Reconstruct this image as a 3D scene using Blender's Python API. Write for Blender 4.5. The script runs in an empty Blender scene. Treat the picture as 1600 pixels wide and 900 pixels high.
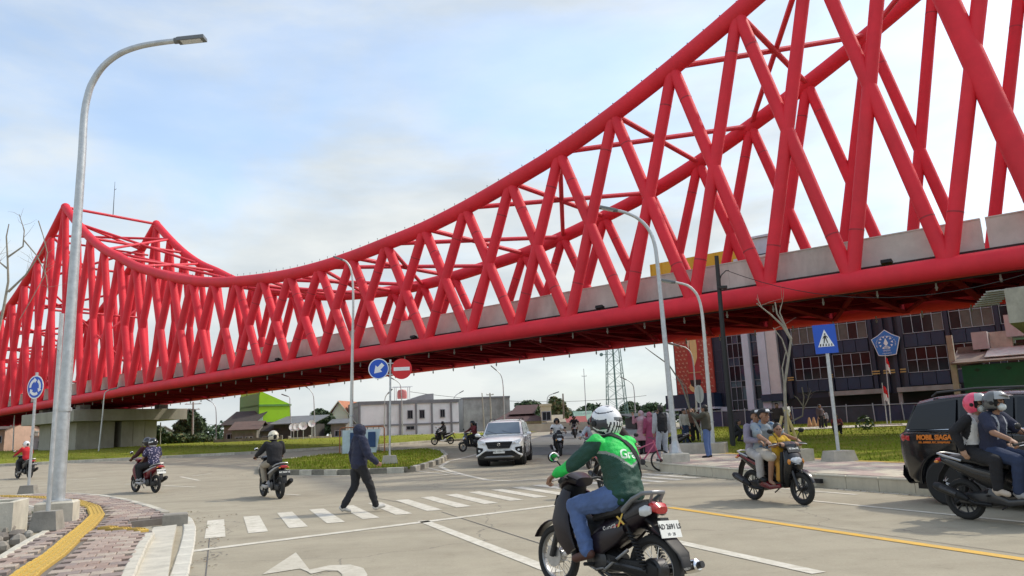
import bpy, bmesh, math, random
from mathutils import Vector, Matrix, noise
from mathutils.bvhtree import BVHTree
R_ = math.radians
random.seed(7)
scene = bpy.context.scene
COL = scene.collection

# ---------------------------------------------------------------- camera
CAM_H, FPX, PITCH, ROLL = 1.45, 1171.75, R_(10.6225), R_(2.499)
camd = bpy.data.cameras.new('camera')
camd.sensor_fit = 'HORIZONTAL'; camd.sensor_width = 36.0
camd.lens = FPX / 1600 * 36.0
camd.clip_start = 0.1; camd.clip_end = 6000
cam = bpy.data.objects.new('camera', camd); COL.objects.link(cam)
cF = Vector((0, math.cos(PITCH), math.sin(PITCH)))
_u0 = Vector((0, -math.sin(PITCH), math.cos(PITCH))); _r0 = Vector((1, 0, 0))
cR = _r0 * math.cos(ROLL) - _u0 * math.sin(ROLL)
cU = _u0 * math.cos(ROLL) + _r0 * math.sin(ROLL)
_m = Matrix((cR, cU, -cF)).transposed().to_4x4(); _m.translation = (0, 0, CAM_H)
cam.matrix_world = _m
scene.camera = cam

# ---------------------------------------------------------------- sky, sun, exposure
SUN_EL, SUN_AZ = R_(47), R_(72)          # azimuth measured from +Y towards +X
world = bpy.data.worlds.new('World'); scene.world = world
world.use_nodes = True
wn = world.node_tree; wn.nodes.clear()
def wnode(t, **k):
    n = wn.nodes.new(t)
    for a, b in k.items(): setattr(n, a, b)
    return n
wo = wnode('ShaderNodeOutputWorld'); wb = wnode('ShaderNodeBackground')
sky = wnode('ShaderNodeTexSky', sky_type='NISHITA', sun_disc=False)
sky.sun_elevation = SUN_EL; sky.sun_rotation = SUN_AZ
sky.air_density = 1.0; sky.dust_density = 2.0; sky.ozone_density = 1.0
tc = wnode('ShaderNodeTexCoord')
mp = wnode('ShaderNodeMapping'); mp.inputs['Scale'].default_value = (1.0, 1.0, 2.6)
n1 = wnode('ShaderNodeTexNoise'); n1.inputs['Scale'].default_value = 2.1; n1.inputs['Detail'].default_value = 9; n1.inputs['Roughness'].default_value = .56
n1.inputs['Distortion'].default_value = .35
n2 = wnode('ShaderNodeTexNoise'); n2.inputs['Scale'].default_value = 5.5; n2.inputs['Detail'].default_value = 7
mp2 = wnode('ShaderNodeMapping'); mp2.inputs['Location'].default_value = (3.1, 1.7, .4); mp2.inputs['Scale'].default_value = (1, 1, 3.2)
wn.links.new(tc.outputs['Generated'], mp.inputs['Vector']); wn.links.new(mp.outputs[0], n1.inputs['Vector'])
wn.links.new(tc.outputs['Generated'], mp2.inputs['Vector']); wn.links.new(mp2.outputs[0], n2.inputs['Vector'])
sep = wnode('ShaderNodeSeparateXYZ'); wn.links.new(tc.outputs['Generated'], sep.inputs[0])
hz = wnode('ShaderNodeMapRange'); hz.inputs['From Min'].default_value = .02; hz.inputs['From Max'].default_value = .42
hz.inputs['To Min'].default_value = .30; hz.inputs['To Max'].default_value = 0.0
wn.links.new(sep.outputs['Z'], hz.inputs['Value'])
ad = wnode('ShaderNodeMath', operation='ADD'); wn.links.new(n1.outputs['Fac'], ad.inputs[0]); wn.links.new(hz.outputs[0], ad.inputs[1])
cr = wnode('ShaderNodeMapRange', interpolation_type='SMOOTHSTEP')
cr.inputs['From Min'].default_value = .40; cr.inputs['From Max'].default_value = .74
cr.inputs['To Min'].default_value = .30; cr.inputs['To Max'].default_value = .97
wn.links.new(ad.outputs[0], cr.inputs['Value'])
ccol = wnode('ShaderNodeMix', data_type='RGBA')          # cloud bodies: white tops, pale grey undersides
ccol.inputs['A'].default_value = (6.5, 7.05, 7.3, 1); ccol.inputs['B'].default_value = (8.3, 8.6, 8.45, 1)
n2r = wnode('ShaderNodeMapRange'); n2r.inputs['From Min'].default_value = .36; n2r.inputs['From Max'].default_value = .62
wn.links.new(n2.outputs['Fac'], n2r.inputs['Value']); wn.links.new(n2r.outputs[0], ccol.inputs['Factor'])
sg = wnode('ShaderNodeMix', data_type='RGBA', blend_type='MULTIPLY'); sg.inputs['Factor'].default_value = 1
sg.inputs['B'].default_value = (2.8, 2.95, 2.95, 1)
wn.links.new(sky.outputs[0], sg.inputs['A'])
mx = wnode('ShaderNodeMix', data_type='RGBA')
wn.links.new(cr.outputs[0], mx.inputs['Factor']); wn.links.new(sg.outputs['Result'], mx.inputs['A']); wn.links.new(ccol.outputs['Result'], mx.inputs['B'])
wn.links.new(mx.outputs['Result'], wb.inputs['Color'])
wb.inputs['Strength'].default_value = 0.104
wn.links.new(wb.outputs[0], wo.inputs['Surface'])
sd = bpy.data.lights.new('sun', 'SUN'); sd.energy = 2.4; sd.angle = R_(1.8); sd.color = (1.0, .93, .80)
sun = bpy.data.objects.new('sun', sd); COL.objects.link(sun)
_sd = Vector((math.sin(SUN_AZ) * math.cos(SUN_EL), math.cos(SUN_AZ) * math.cos(SUN_EL), math.sin(SUN_EL)))
sun.rotation_euler = (-_sd).to_track_quat('-Z', 'Y').to_euler(); sun.location = (60, 20, 80)
scene.view_settings.view_transform = 'Standard'; scene.view_settings.look = 'None'
scene.view_settings.exposure = 0.0; scene.view_settings.gamma = 1.0
scene.view_settings.use_curve_mapping = False

# ---------------------------------------------------------------- placing: photograph pixel -> ground / depth plane
def gz(y):
    d = y - 22.0
    return 0.0 if d <= 0 else min(0.018 * d * d / (d + 3), 1.3)
def ray(u, v):
    d = cF + cR * ((u - 800) / FPX) - cU * ((v - 450) / FPX)
    return d / d.y
def at(u, v, h=0.0):
    d = ray(u, v); lo, hi = 2.0, 400.0
    for _ in range(50):
        m = (lo + hi) / 2
        if CAM_H + d.z * m > gz(m) + h: lo = m
        else: hi = m
    return Vector((d.x * lo, lo, CAM_H + d.z * lo))
def atY(u, v, Y):
    d = ray(u, v); return Vector((d.x * Y, Y, CAM_H + d.z * Y))

# ---------------------------------------------------------------- materials
MATS = {}
def mat(name, col, rough=.6, metal=0.0, var=.12, vscale=6.0, bump=0.0, bscale=30.0, coat=0.0, spec=None, emit=None, dirt=0.0, trans=0.0, alpha=1.0):
    if name in MATS: return MATS[name]
    m = bpy.data.materials.new(name); m.use_nodes = True; MATS[name] = m
    nt = m.node_tree; b = nt.nodes['Principled BSDF']
    b.inputs['Roughness'].default_value = rough; b.inputs['Metallic'].default_value = metal
    if coat: b.inputs['Coat Weight'].default_value = coat; b.inputs['Coat Roughness'].default_value = .08
    if spec is not None: b.inputs['Specular IOR Level'].default_value = spec
    if trans: b.inputs['Transmission Weight'].default_value = trans
    if alpha < 1: b.inputs['Alpha'].default_value = alpha
    c = (*col, 1)
    b.inputs['Base Color'].default_value = c
    L = nt.links.new
    t = nt.nodes.new('ShaderNodeTexCoord')
    if var:
        n = nt.nodes.new('ShaderNodeTexNoise'); n.inputs['Scale'].default_value = vscale; n.inputs['Detail'].default_value = 6
        n.inputs['Roughness'].default_value = .62
        L(t.outputs['Object'], n.inputs['Vector'])
        r = nt.nodes.new('ShaderNodeMapRange'); r.inputs['From Min'].default_value = .3; r.inputs['From Max'].default_value = .7
        r.inputs['To Min'].default_value = 1 - var; r.inputs['To Max'].default_value = 1 + var
        L(n.outputs['Fac'], r.inputs['Value'])
        x = nt.nodes.new('ShaderNodeMix'); x.data_type = 'RGBA'; x.blend_type = 'MULTIPLY'; x.inputs['Factor'].default_value = 1
        x.inputs['A'].default_value = c; L(r.outputs[0], x.inputs['B'])
        out = x.outputs['Result']
        if dirt:
            n3 = nt.nodes.new('ShaderNodeTexNoise'); n3.inputs['Scale'].default_value = vscale * .35; n3.inputs['Detail'].default_value = 8; n3.inputs['Roughness'].default_value = .7
            mpp = nt.nodes.new('ShaderNodeMapping'); mpp.inputs['Scale'].default_value = (1, 1, .25)
            L(t.outputs['Object'], mpp.inputs['Vector']); L(mpp.outputs[0], n3.inputs['Vector'])
            r3 = nt.nodes.new('ShaderNodeMapRange'); r3.inputs['From Min'].default_value = .48; r3.inputs['From Max'].default_value = .72
            r3.inputs['To Max'].default_value = dirt
            L(n3.outputs['Fac'], r3.inputs['Value'])
            x3 = nt.nodes.new('ShaderNodeMix'); x3.data_type = 'RGBA'; x3.inputs['B'].default_value = (.10, .088, .07, 1)
            L(r3.outputs[0], x3.inputs['Factor']); L(out, x3.inputs['A']); out = x3.outputs['Result']
        L(out, b.inputs['Base Color'])
        rr = nt.nodes.new('ShaderNodeMapRange'); rr.inputs['To Min'].default_value = max(rough - .1, .02); rr.inputs['To Max'].default_value = min(rough + .12, 1)
        L(n.outputs['Fac'], rr.inputs['Value']); L(rr.outputs[0], b.inputs['Roughness'])
    if bump:
        nb = nt.nodes.new('ShaderNodeTexNoise'); nb.inputs['Scale'].default_value = bscale; nb.inputs['Detail'].default_value = 5
        L(t.outputs['Object'], nb.inputs['Vector'])
        bp = nt.nodes.new('ShaderNodeBump'); bp.inputs['Strength'].default_value = bump; bp.inputs['Distance'].default_value = .02
        L(nb.outputs['Fac'], bp.inputs['Height']); L(bp.outputs[0], b.inputs['Normal'])
    if emit:
        b.inputs['Emission Color'].default_value = (*emit[0], 1); b.inputs['Emission Strength'].default_value = emit[1]
    return m

# ---------------------------------------------------------------- mesh builder
class G:
    def __init__(s): s.v = []; s.f = []; s.mi = []; s.m = 0
    def add(s, vs, fs):
        o = len(s.v); s.v += [tuple(x) for x in vs]
        s.f += [tuple(i + o for i in f) for f in fs]; s.mi += [s.m] * len(fs); return s
    def box(s, c, d, rz=0.0, top=1.0, rx=0.0, ry=0.0):
        x, y, z = d[0] / 2, d[1] / 2, d[2] / 2
        M = Matrix.Rotation(rz, 3, 'Z') @ Matrix.Rotation(ry, 3, 'Y') @ Matrix.Rotation(rx, 3, 'X')
        vs = []
        for sz, k in ((-1, 1), (1, top)):
            for sx, sy in ((-1, -1), (1, -1), (1, 1), (-1, 1)):
                vs.append(M @ Vector((sx * x * k, sy * y * k, sz * z)) + Vector(c))
        return s.add(vs, [(3, 2, 1, 0), (4, 5, 6, 7), (0, 1, 5, 4), (1, 2, 6, 5), (2, 3, 7, 6), (3, 0, 4, 7)])
    def bbox(s, c, d, bev=.01, rz=0.0):          # box with chamfered top edges
        x, y, z = d[0] / 2, d[1] / 2, d[2] / 2; b = bev
        M = Matrix.Rotation(rz, 3, 'Z'); vs = []
        for (ax, ay, az) in ((x, y, -z), (x, y, z - b), (x - b, y - b, z)):
            for sx, sy in ((-1, -1), (1, -1), (1, 1), (-1, 1)): vs.append(M @ Vector((sx * ax, sy * ay, az)) + Vector(c))
        fs = [(3, 2, 1, 0), (8, 9, 10, 11)]
        for k in (0, 4):
            for i in range(4): j = (i + 1) % 4; fs.append((k + i, k + j, k + 4 + j, k + 4 + i))
        return s.add(vs, fs)
    def loft(s, rings, cap=True, closed=True):
        n = len(rings[0]); vs = [p for r in rings for p in r]; fs = []
        for k in range(len(rings) - 1):
            for i in range(n if closed else n - 1):
                j = (i + 1) % n
                fs.append((k * n + i, k * n + j, (k + 1) * n + j, (k + 1) * n + i))
        if cap and closed:
            fs.append(tuple(range(n - 1, -1, -1))); fs.append(tuple((len(rings) - 1) * n + i for i in range(n)))
        return s.add(vs, fs)
    def path(s, pts, r, n=10, cap=True):
        P = [Vector(p) for p in pts]; m = len(P)
        rr = r if isinstance(r, (list, tuple)) else [r] * m
        rings = []; prev = None
        for i in range(m):
            t = (P[min(i + 1, m - 1)] - P[max(i - 1, 0)])
            t = t.normalized() if t.length > 1e-9 else Vector((0, 0, 1))
            if prev is None:
                a = t.cross(Vector((0, 0, 1)))
                if a.length < .05: a = t.cross(Vector((0, 1, 0)))
                a.normalize()
            else:
                a = (prev - t * prev.dot(t)).normalized()
            prev = a; b = t.cross(a)
            rings.append([P[i] + (a * math.cos(2 * math.pi * k / n) + b * math.sin(2 * math.pi * k / n)) * rr[i] for k in range(n)])
        return s.loft(rings, cap)
    def tube(s, p, q, r0, r1=None, n=10): return s.path([p, q], [r0, r0 if r1 is None else r1], n)
    def ell(s, c, rad, nu=14, nv=9, M=None, vmin=-90, vmax=90):
        c = Vector(c); rings = []
        for k in range(nv + 1):
            ph = R_(vmin + (vmax - vmin) * k / nv); ph = max(min(ph, R_(89.5)), R_(-89.5))
            ring = []
            for i in range(nu):
                a = 2 * math.pi * i / nu
                p = Vector((rad[0] * math.cos(ph) * math.cos(a), rad[1] * math.cos(ph) * math.sin(a), rad[2] * math.sin(ph)))
                ring.append((M @ p if M else p) + c)
            rings.append(ring)
        return s.loft(rings)
    def prism(s, poly, z0, z1):
        n = len(poly)
        vs = [(p[0], p[1], z0) for p in poly] + [(p[0], p[1], z1) for p in poly]
        fs = [tuple(range(n - 1, -1, -1)), tuple(range(n, 2 * n))] + [(i, (i + 1) % n, n + (i + 1) % n, n + i) for i in range(n)]
        return s.add(vs, fs)
    def prism3(s, poly, off):                   # planar 3d polygon swept by a vector
        n = len(poly); o = Vector(off); A = [Vector(p) for p in poly]
        return s.add(A + [p + o for p in A], [tuple(range(n - 1, -1, -1)), tuple(range(n, 2 * n))] + [(i, (i + 1) % n, n + (i + 1) % n, n + i) for i in range(n)])
    def poly(s, pts): return s.add(pts, [tuple(range(len(pts)))])
    def lathe(s, prof, n=20, c=(0, 0, 0), axis='z'):
        rings = []
        for r, h in prof:
            ring = []
            for i in range(n):
                a = 2 * math.pi * i / n; p, q = r * math.cos(a), r * math.sin(a)
                w = {'z': (p, q, h), 'y': (p, h, -q), 'x': (h, p, q)}[axis]
                ring.append((w[0] + c[0], w[1] + c[1], w[2] + c[2]))
            rings.append(ring)
        return s.loft(rings)
    def torus(s, c, R, r, n=28, m=8, axis='y', a0=0, a1=360, sq=1.0):
        full = abs(a1 - a0) >= 360; cnt = n if full else n + 1; rings = []
        for i in range(cnt):
            a = R_(a0 + (a1 - a0) * i / n); ring = []
            for k in range(m):
                b = 2 * math.pi * k / m; rad = R + r * math.cos(b); h = r * sq * math.sin(b)
                w = {'y': (rad * math.cos(a), h, rad * math.sin(a)), 'x': (h, rad * math.cos(a), rad * math.sin(a)), 'z': (rad * math.cos(a), rad * math.sin(a), h)}[axis]
                ring.append((w[0] + c[0], w[1] + c[1], w[2] + c[2]))
            rings.append(ring)
        if full: rings.append(rings[0])
        return s.loft(rings, cap=not full)
    def sw(s, st, n=14, p=2.6, y=0.0, cap=True):   # superellipse sweep in the xz plane; st = (x, z, half width y, half thickness)
        rings = []; m = len(st)
        for i, q in enumerate(st):
            a = st[max(i - 1, 0)]; b = st[min(i + 1, m - 1)]
            t = Vector((b[0] - a[0], 0, b[1] - a[1])); t.normalize()
            nn = Vector((-t.z, 0, t.x)); yy = q[4] if len(q) > 4 else y
            ring = []
            for k in range(n):
                an = 2 * math.pi * k / n; c_, s_ = math.cos(an), math.sin(an)
                ring.append(Vector((q[0], yy, q[1])) + Vector((0, 1, 0)) * q[2] * math.copysign(abs(c_) ** (2 / p), c_) + nn * q[3] * math.copysign(abs(s_) ** (2 / p), s_))
            rings.append(ring)
        return s.loft(rings, cap)
    def mesh(s, name, smooth=35):
        me = bpy.data.meshes.new(name); me.from_pydata(s.v, [], s.f); me.update()
        bm = bmesh.new(); bm.from_mesh(me)
        bmesh.ops.recalc_face_normals(bm, faces=bm.faces)
        if smooth:
            ca = math.cos(R_(smooth))
            for f in bm.faces: f.smooth = True
            for e in bm.edges:
                if len(e.link_faces) != 2 or e.link_faces[0].normal.dot(e.link_faces[1].normal) < ca: e.smooth = False
        bm.to_mesh(me); bm.free()
        if any(s.mi):
            me.polygons.foreach_set('material_index', s.mi)
        return me
def link(name, me, mats, parent=None, loc=None, rz=None, rot=None):
    o = bpy.data.objects.new(name, me); COL.objects.link(o)
    if me is not None and mats is not None:
        ml = mats if isinstance(mats, (list, tuple)) else [mats]
        if len(me.materials) == 0:
            for m in ml: me.materials.append(m)
        else:
            for i, m in enumerate(ml):
                if me.materials[i] != m:
                    o.material_slots[i].link = 'OBJECT'; o.material_slots[i].material = m
    if parent: o.parent = parent
    if loc is not None: o.location = loc
    if rz is not None: o.rotation_euler = (0, 0, rz)
    if rot is not None: o.rotation_euler = rot
    return o
def ob(name, g, mats, parent=None, loc=None, rz=None, rot=None, smooth=35):
    return link(name, g.mesh(name, smooth), mats, parent, loc, rz, rot)
def tag(o, label, cat=None, group=None, kind=None):
    o['label'] = label
    if cat: o['category'] = cat
    if group: o['group'] = group
    if kind: o['kind'] = kind
    return o
def thing(name, label, cat, loc=(0, 0, 0), rz=0.0, group=None):
    o = bpy.data.objects.new(name, None); COL.objects.link(o); o.location = loc; o.rotation_euler = (0, 0, rz)
    o.empty_display_size = .2
    return tag(o, label, cat, group)
def structure(o): o['kind'] = 'structure'; return o
def heading(dx, dy): return math.atan2(dy, dx)
TEXTQ = []
def text(name, s, size, m, parent, M, extrude=.002, align='CENTER', spacing=1.0, bold=0.0, shear=0.0, name_part='lettering'):
    cu = bpy.data.curves.new(name, 'FONT'); cu.body = s; cu.size = size; cu.extrude = extrude; cu.align_x = align; cu.align_y = 'CENTER'
    cu.space_character = spacing; cu.offset = bold; cu.shear = shear; cu.resolution_u = 3
    o = bpy.data.objects.new(name, cu); COL.objects.link(o); cu.materials.append(m)
    if parent: o.parent = parent
    o.matrix_local = M
    TEXTQ.append(o); return o
def frame(o, x, y):          # matrix from origin, x axis (reading direction), y axis (up)
    x = Vector(x).normalized(); y = Vector(y); y = (y - x * y.dot(x)).normalized(); z = x.cross(y)
    M = Matrix((x, y, z)).transposed().to_4x4(); M.translation = o; return M

# colours used all over
GALV = mat('galvanised_steel', (.50, .52, .53), .42, .55, .16, 9, dirt=.12)
CONC = mat('concrete', (.42, .39, .325), .85, 0, .2, 3, .25, 25, dirt=.35)
CONC_L = mat('pale_concrete', (.54, .505, .42), .85, 0, .16, 4, .25, 30, dirt=.25)
CONC_D = mat('grey_concrete', (.28, .262, .225), .9, 0, .25, 3, .3, 22, dirt=.4)
BLACK = mat('black_plastic', (.012, .012, .013), .5, 0, .15, 12, spec=.3)
RUBBER = mat('tyre_rubber', (.018, .018, .018), .8, 0, .2, 20)
CHROME = mat('chrome', (.7, .7, .7), .14, 1, .06, 10)
STEEL_D = mat('dark_steel', (.06, .06, .062), .42, .7, .2, 20)
ALU = mat('cast_aluminium', (.42, .42, .42), .38, .8, .15, 20)
WHITE = mat('white_paint', (.80, .80, .78), .5, 0, .06, 8)
SIGNW = mat('white_sign_film', (.82, .83, .83), .4, 0, .04, 5)
SIGNB = mat('blue_sign_film', (.010, .085, .52), .38, 0, .06, 5)
SIGNR = mat('red_sign_film', (.66, .012, .02), .38, 0, .06, 5)
SIGNK = mat('black_sign_film', (.01, .01, .012), .4, 0, .05, 5)
# ================================================================ ground, road, kerbs, lawns
def sheet(xs, ys, dz):
    vs = [(x, y, gz(y) + dz) for y in ys for x in xs]; n = len(xs)
    return vs, [(j * n + i, j * n + i + 1, (j + 1) * n + i + 1, (j + 1) * n + i) for j in range(len(ys) - 1) for i in range(n - 1)]
def ground_mat(name, c1, c2, c3, s1, s2, rough=.9, bump=.3, bs=60, spec=.3):
    m = bpy.data.materials.new(name); m.use_nodes = True; nt = m.node_tree; b = nt.nodes['Principled BSDF']; L = nt.links.new
    b.inputs['Roughness'].default_value = rough; b.inputs['Specular IOR Level'].default_value = spec
    t = nt.nodes.new('ShaderNodeTexCoord')
    a = nt.nodes.new('ShaderNodeTexNoise'); a.inputs['Scale'].default_value = s1; a.inputs['Detail'].default_value = 8; a.inputs['Roughness'].default_value = .65
    d = nt.nodes.new('ShaderNodeTexNoise'); d.inputs['Scale'].default_value = s2; d.inputs['Detail'].default_value = 8; d.inputs['Roughness'].default_value = .7
    L(t.outputs['Object'], a.inputs['Vector']); L(t.outputs['Object'], d.inputs['Vector'])
    r1 = nt.nodes.new('ShaderNodeMapRange'); r1.inputs['From Min'].default_value = .35; r1.inputs['From Max'].default_value = .65; L(a.outputs['Fac'], r1.inputs['Value'])
    r2 = nt.nodes.new('ShaderNodeMapRange'); r2.inputs['From Min'].default_value = .42; r2.inputs['From Max'].default_value = .72; L(d.outputs['Fac'], r2.inputs['Value'])
    x1 = nt.nodes.new('ShaderNodeMix'); x1.data_type = 'RGBA'; x1.inputs['A'].default_value = (*c1, 1); x1.inputs['B'].default_value = (*c2, 1); L(r1.outputs[0], x1.inputs['Factor'])
    x2 = nt.nodes.new('ShaderNodeMix'); x2.data_type = 'RGBA'; x2.inputs['B'].default_value = (*c3, 1); L(x1.outputs['Result'], x2.inputs['A']); L(r2.outputs[0], x2.inputs['Factor'])
    L(x2.outputs['Result'], b.inputs['Base Color'])
    nb = nt.nodes.new('ShaderNodeTexNoise'); nb.inputs['Scale'].default_value = bs; nb.inputs['Detail'].default_value = 4; L(t.outputs['Object'], nb.inputs['Vector'])
    bp = nt.nodes.new('ShaderNodeBump'); bp.inputs['Strength'].default_value = bump; bp.inputs['Distance'].default_value = .02
    L(nb.outputs['Fac'], bp.inputs['Height']); L(bp.outputs[0], b.inputs['Normal'])
    return m
GRASS = ground_mat('lawn_grass', (.15, .19, .016), (.215, .25, .024), (.29, .255, .06), .5, 1.1, .95, .8, 90, .06)
EARTH = ground_mat('bare_earth', (.16, .14, .085), (.12, .14, .05), (.24, .2, .13), .08, .4, .95, .4, 20)
ROADM = ground_mat('road_concrete', (.345, .305, .225), (.40, .355, .265), (.30, .264, .194), .22, 1.3, .8, .3, 120)
def wear(m):          # tyre polish along the lanes, oil drips, hairline cracks
    nt = m.node_tree; L = nt.links.new; b = nt.nodes['Principled BSDF']; src = b.inputs['Base Color'].links[0].from_socket
    t = nt.nodes.new('ShaderNodeTexCoord')
    def layer(src, tex_out, lo, hi, to, col):
        r = nt.nodes.new('ShaderNodeMapRange'); r.inputs['From Min'].default_value = lo; r.inputs['From Max'].default_value = hi; r.inputs['To Max'].default_value = to; L(tex_out, r.inputs['Value'])
        x = nt.nodes.new('ShaderNodeMix'); x.data_type = 'RGBA'; x.inputs['B'].default_value = (*col, 1); L(r.outputs[0], x.inputs['Factor']); L(src, x.inputs['A']); return x.outputs['Result']
    mp_ = nt.nodes.new('ShaderNodeMapping'); mp_.inputs['Rotation'].default_value = (0, 0, R_(68.6)); mp_.inputs['Scale'].default_value = (.05, 1.1, 1); L(t.outputs['Object'], mp_.inputs['Vector'])
    n = nt.nodes.new('ShaderNodeTexNoise'); n.inputs['Scale'].default_value = 1.0; n.inputs['Detail'].default_value = 5; L(mp_.outputs[0], n.inputs['Vector'])
    c = layer(src, n.outputs['Fac'], .52, .72, .42, (.205, .178, .13))
    n = nt.nodes.new('ShaderNodeTexNoise'); n.inputs['Scale'].default_value = 2.6; n.inputs['Detail'].default_value = 9; n.inputs['Roughness'].default_value = .75; L(t.outputs['Object'], n.inputs['Vector'])
    c = layer(c, n.outputs['Fac'], .60, .74, .5, (.16, .138, .10))
    n = nt.nodes.new('ShaderNodeTexNoise'); n.inputs['Scale'].default_value = 34; n.inputs['Detail'].default_value = 3; L(t.outputs['Object'], n.inputs['Vector'])
    c = layer(c, n.outputs['Fac'], .60, .78, .55, (.19, .168, .125)); c = layer(c, n.outputs['Fac'], .42, .25, .4, (.48, .43, .33))
    v = nt.nodes.new('ShaderNodeTexVoronoi'); v.feature = 'DISTANCE_TO_EDGE'; v.inputs['Scale'].default_value = .16
    n = nt.nodes.new('ShaderNodeTexNoise'); n.inputs['Scale'].default_value = 1.2; n.inputs['Detail'].default_value = 6; L(t.outputs['Object'], n.inputs['Vector'])
    ad_ = nt.nodes.new('ShaderNodeMix'); ad_.data_type = 'RGBA'; ad_.blend_type = 'ADD'; ad_.inputs['Factor'].default_value = .9; L(t.outputs['Object'], ad_.inputs['A']); L(n.outputs['Color'], ad_.inputs['B']); L(ad_.outputs['Result'], v.inputs['Vector'])
    c = layer(c, v.outputs['Distance'], .0022, .0006, .6, (.12, .11, .10))
    L(c, b.inputs['Base Color'])
wear(ROADM)
ASPH = ground_mat('worn_asphalt', (.17, .168, .16), (.2, .196, .185), (.13, .13, .125), .3, 2, .85, .3, 90)
MARK = ground_mat('road_marking_paint', (.61, .575, .48), (.69, .65, .56), (.43, .39, .30), 1.2, 6, .75, .2, 80)
YELL = ground_mat('yellow_marking_paint', (.68, .40, .06), (.74, .45, .09), (.55, .36, .12), 1.2, 5, .7, .2, 80)

def rng(a, b, st): 
    n = max(1, int(round((b - a) / st))); return [a + (b - a) * i / n for i in range(n + 1)]
YS = rng(-40, 20, 10) + rng(22, 100, 1.5) + [105, 115, 140, 200, 400, 900, 2500]
g = G(); g.add(*sheet([-2500, -600, -200, -90, -45, 0, 45, 90, 200, 600, 2500], YS, -.02))
structure(ob('ground', g, EARTH))
g = G(); g.add(*sheet([-110, -70, -40, -20, 0, 15, 30, 46, 110], rng(-12, 20, 4) + rng(22, 96, 1.5), .0))
road = structure(ob('road', g, ROADM))
# asphalt approach road in the distance, behind the junction
g = G()
def strip_between(A, B, dz, n=14):
    vs = []
    for k in range(n + 1):
        t = k / n
        for P in (A, B):
            i = min(int(t * (len(P) - 1)), len(P) - 2); f = t * (len(P) - 1) - i
            x = P[i][0] * (1 - f) + P[i + 1][0] * f; y = P[i][1] * (1 - f) + P[i + 1][1] * f
            vs.append((x, y, gz(y) + dz))
    return vs, [(2 * k, 2 * k + 1, 2 * k + 3, 2 * k + 2) for k in range(n)]
g.add(*strip_between([(-1.5, 37), (1.2, 60), (6, 90)], [(8.5, 30.5), (8.3, 50), (15, 90)], .004, 30))
ob('asphalt_patch', g, ASPH, road)

def mark(name, pts, m=MARK, dz=.006, n=1):
    q = G(); P = [Vector((p[0], p[1])) for p in pts]      # quad: a,b far..near edges, subdivided along the length
    vs = []
    for k in range(n + 1):
        t = k / n
        for a, b in ((P[0], P[3]), (P[1], P[2])):
            c = a.lerp(b, t); vs.append((c.x, c.y, gz(c.y) + dz))
    q.add(vs, [(2 * k, 2 * k + 1, 2 * k + 3, 2 * k + 2) for k in range(n)])
    return ob(name, q, m, road, smooth=0)
def line(name, a, b, w, m=MARK, dz=.006, n=6):
    a = Vector(a[:2]); b = Vector(b[:2]); t = (b - a).normalized(); s = Vector((-t.y, t.x)) * w / 2
    return mark(name, [a - s, a + s, b + s, b - s], m, dz, n)
RD = Vector((.365, -.931)); RN = Vector((.931, .365))
# crossing: stripe near ends run along a skewed base line
b0 = Vector((-4.72, 11.98)); bs = Vector((.515, .44))
for i in range(0, 27):
    if i == 13: continue
    c = b0 + bs * i
    L_ = 2.85 if i < 13 else 2.7
    wob = random.uniform(-.03, .03)
    a = c - RD * (L_ + wob)
    mark('zebra_stripe', [a - RN * .145, a + RN * .145, c + RN * .15, c - RN * .15], n=2)
line('stop_line', (-4.55, 10.6), (.75, 14.68), .19)
line('stop_line', (2.9, 21.5), (7.0, 21.1), .16)
line('lane_line', (-1.67, 13.04), (.32, 8.0), .17)
line('lane_line', (.6, 7.3), (2.0, 3.8), .17)
line('lane_line', (1.75, 9.95), (2.75, 7.4), .17)
line('centre_line', (2.55, 13.4), (6.3, 3.8), .15, YELL)
line('edge_line', Vector((4.9, 13.8)), Vector((4.9, 13.8)) + RD * 9, .11)
line('edge_line', Vector((5.3, 16.2)), Vector((5.3, 16.2)) + RD * 2.2, .11)
line('edge_line', Vector((6.25, 15.3)), Vector((6.25, 15.3)) + RD * 6, .10)
# turning arrow on the near lane
g = G()
ar = [at(*p) for p in ((460, 864), (425, 898), (452, 897), (446, 915), (500, 912), (478, 897), (487, 897))]
def flat(pts, dz): return [(p[0], p[1], gz(p[1]) + dz) for p in pts]
A0 = Vector((-2.93, 10.04))
g.poly(flat([(-2.93, 10.1), (-2.86, 8.6), (-2.52, 8.86), (-2.28, 8.5)], .007))
prev = None
arc = [(-2.42, 8.72), (-2.22, 9.0), (-1.98, 8.98), (-1.78, 8.72), (-1.65, 8.3), (-1.6, 7.8)]
arc2 = [(-2.3, 8.5), (-2.18, 8.66), (-2.04, 8.62), (-1.95, 8.42), (-1.86, 8.1), (-1.82, 7.75)]
for k in range(5): g.poly(flat([arc[k], arc[k + 1], arc2[k + 1], arc2[k]], .0075))
ob('arrow_marking', g, ground_mat('worn_arrow_paint', (.52, .485, .40), (.60, .56, .47), (.40, .36, .275), 2, 8, .8, .2, 80), road, smooth=0)
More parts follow.
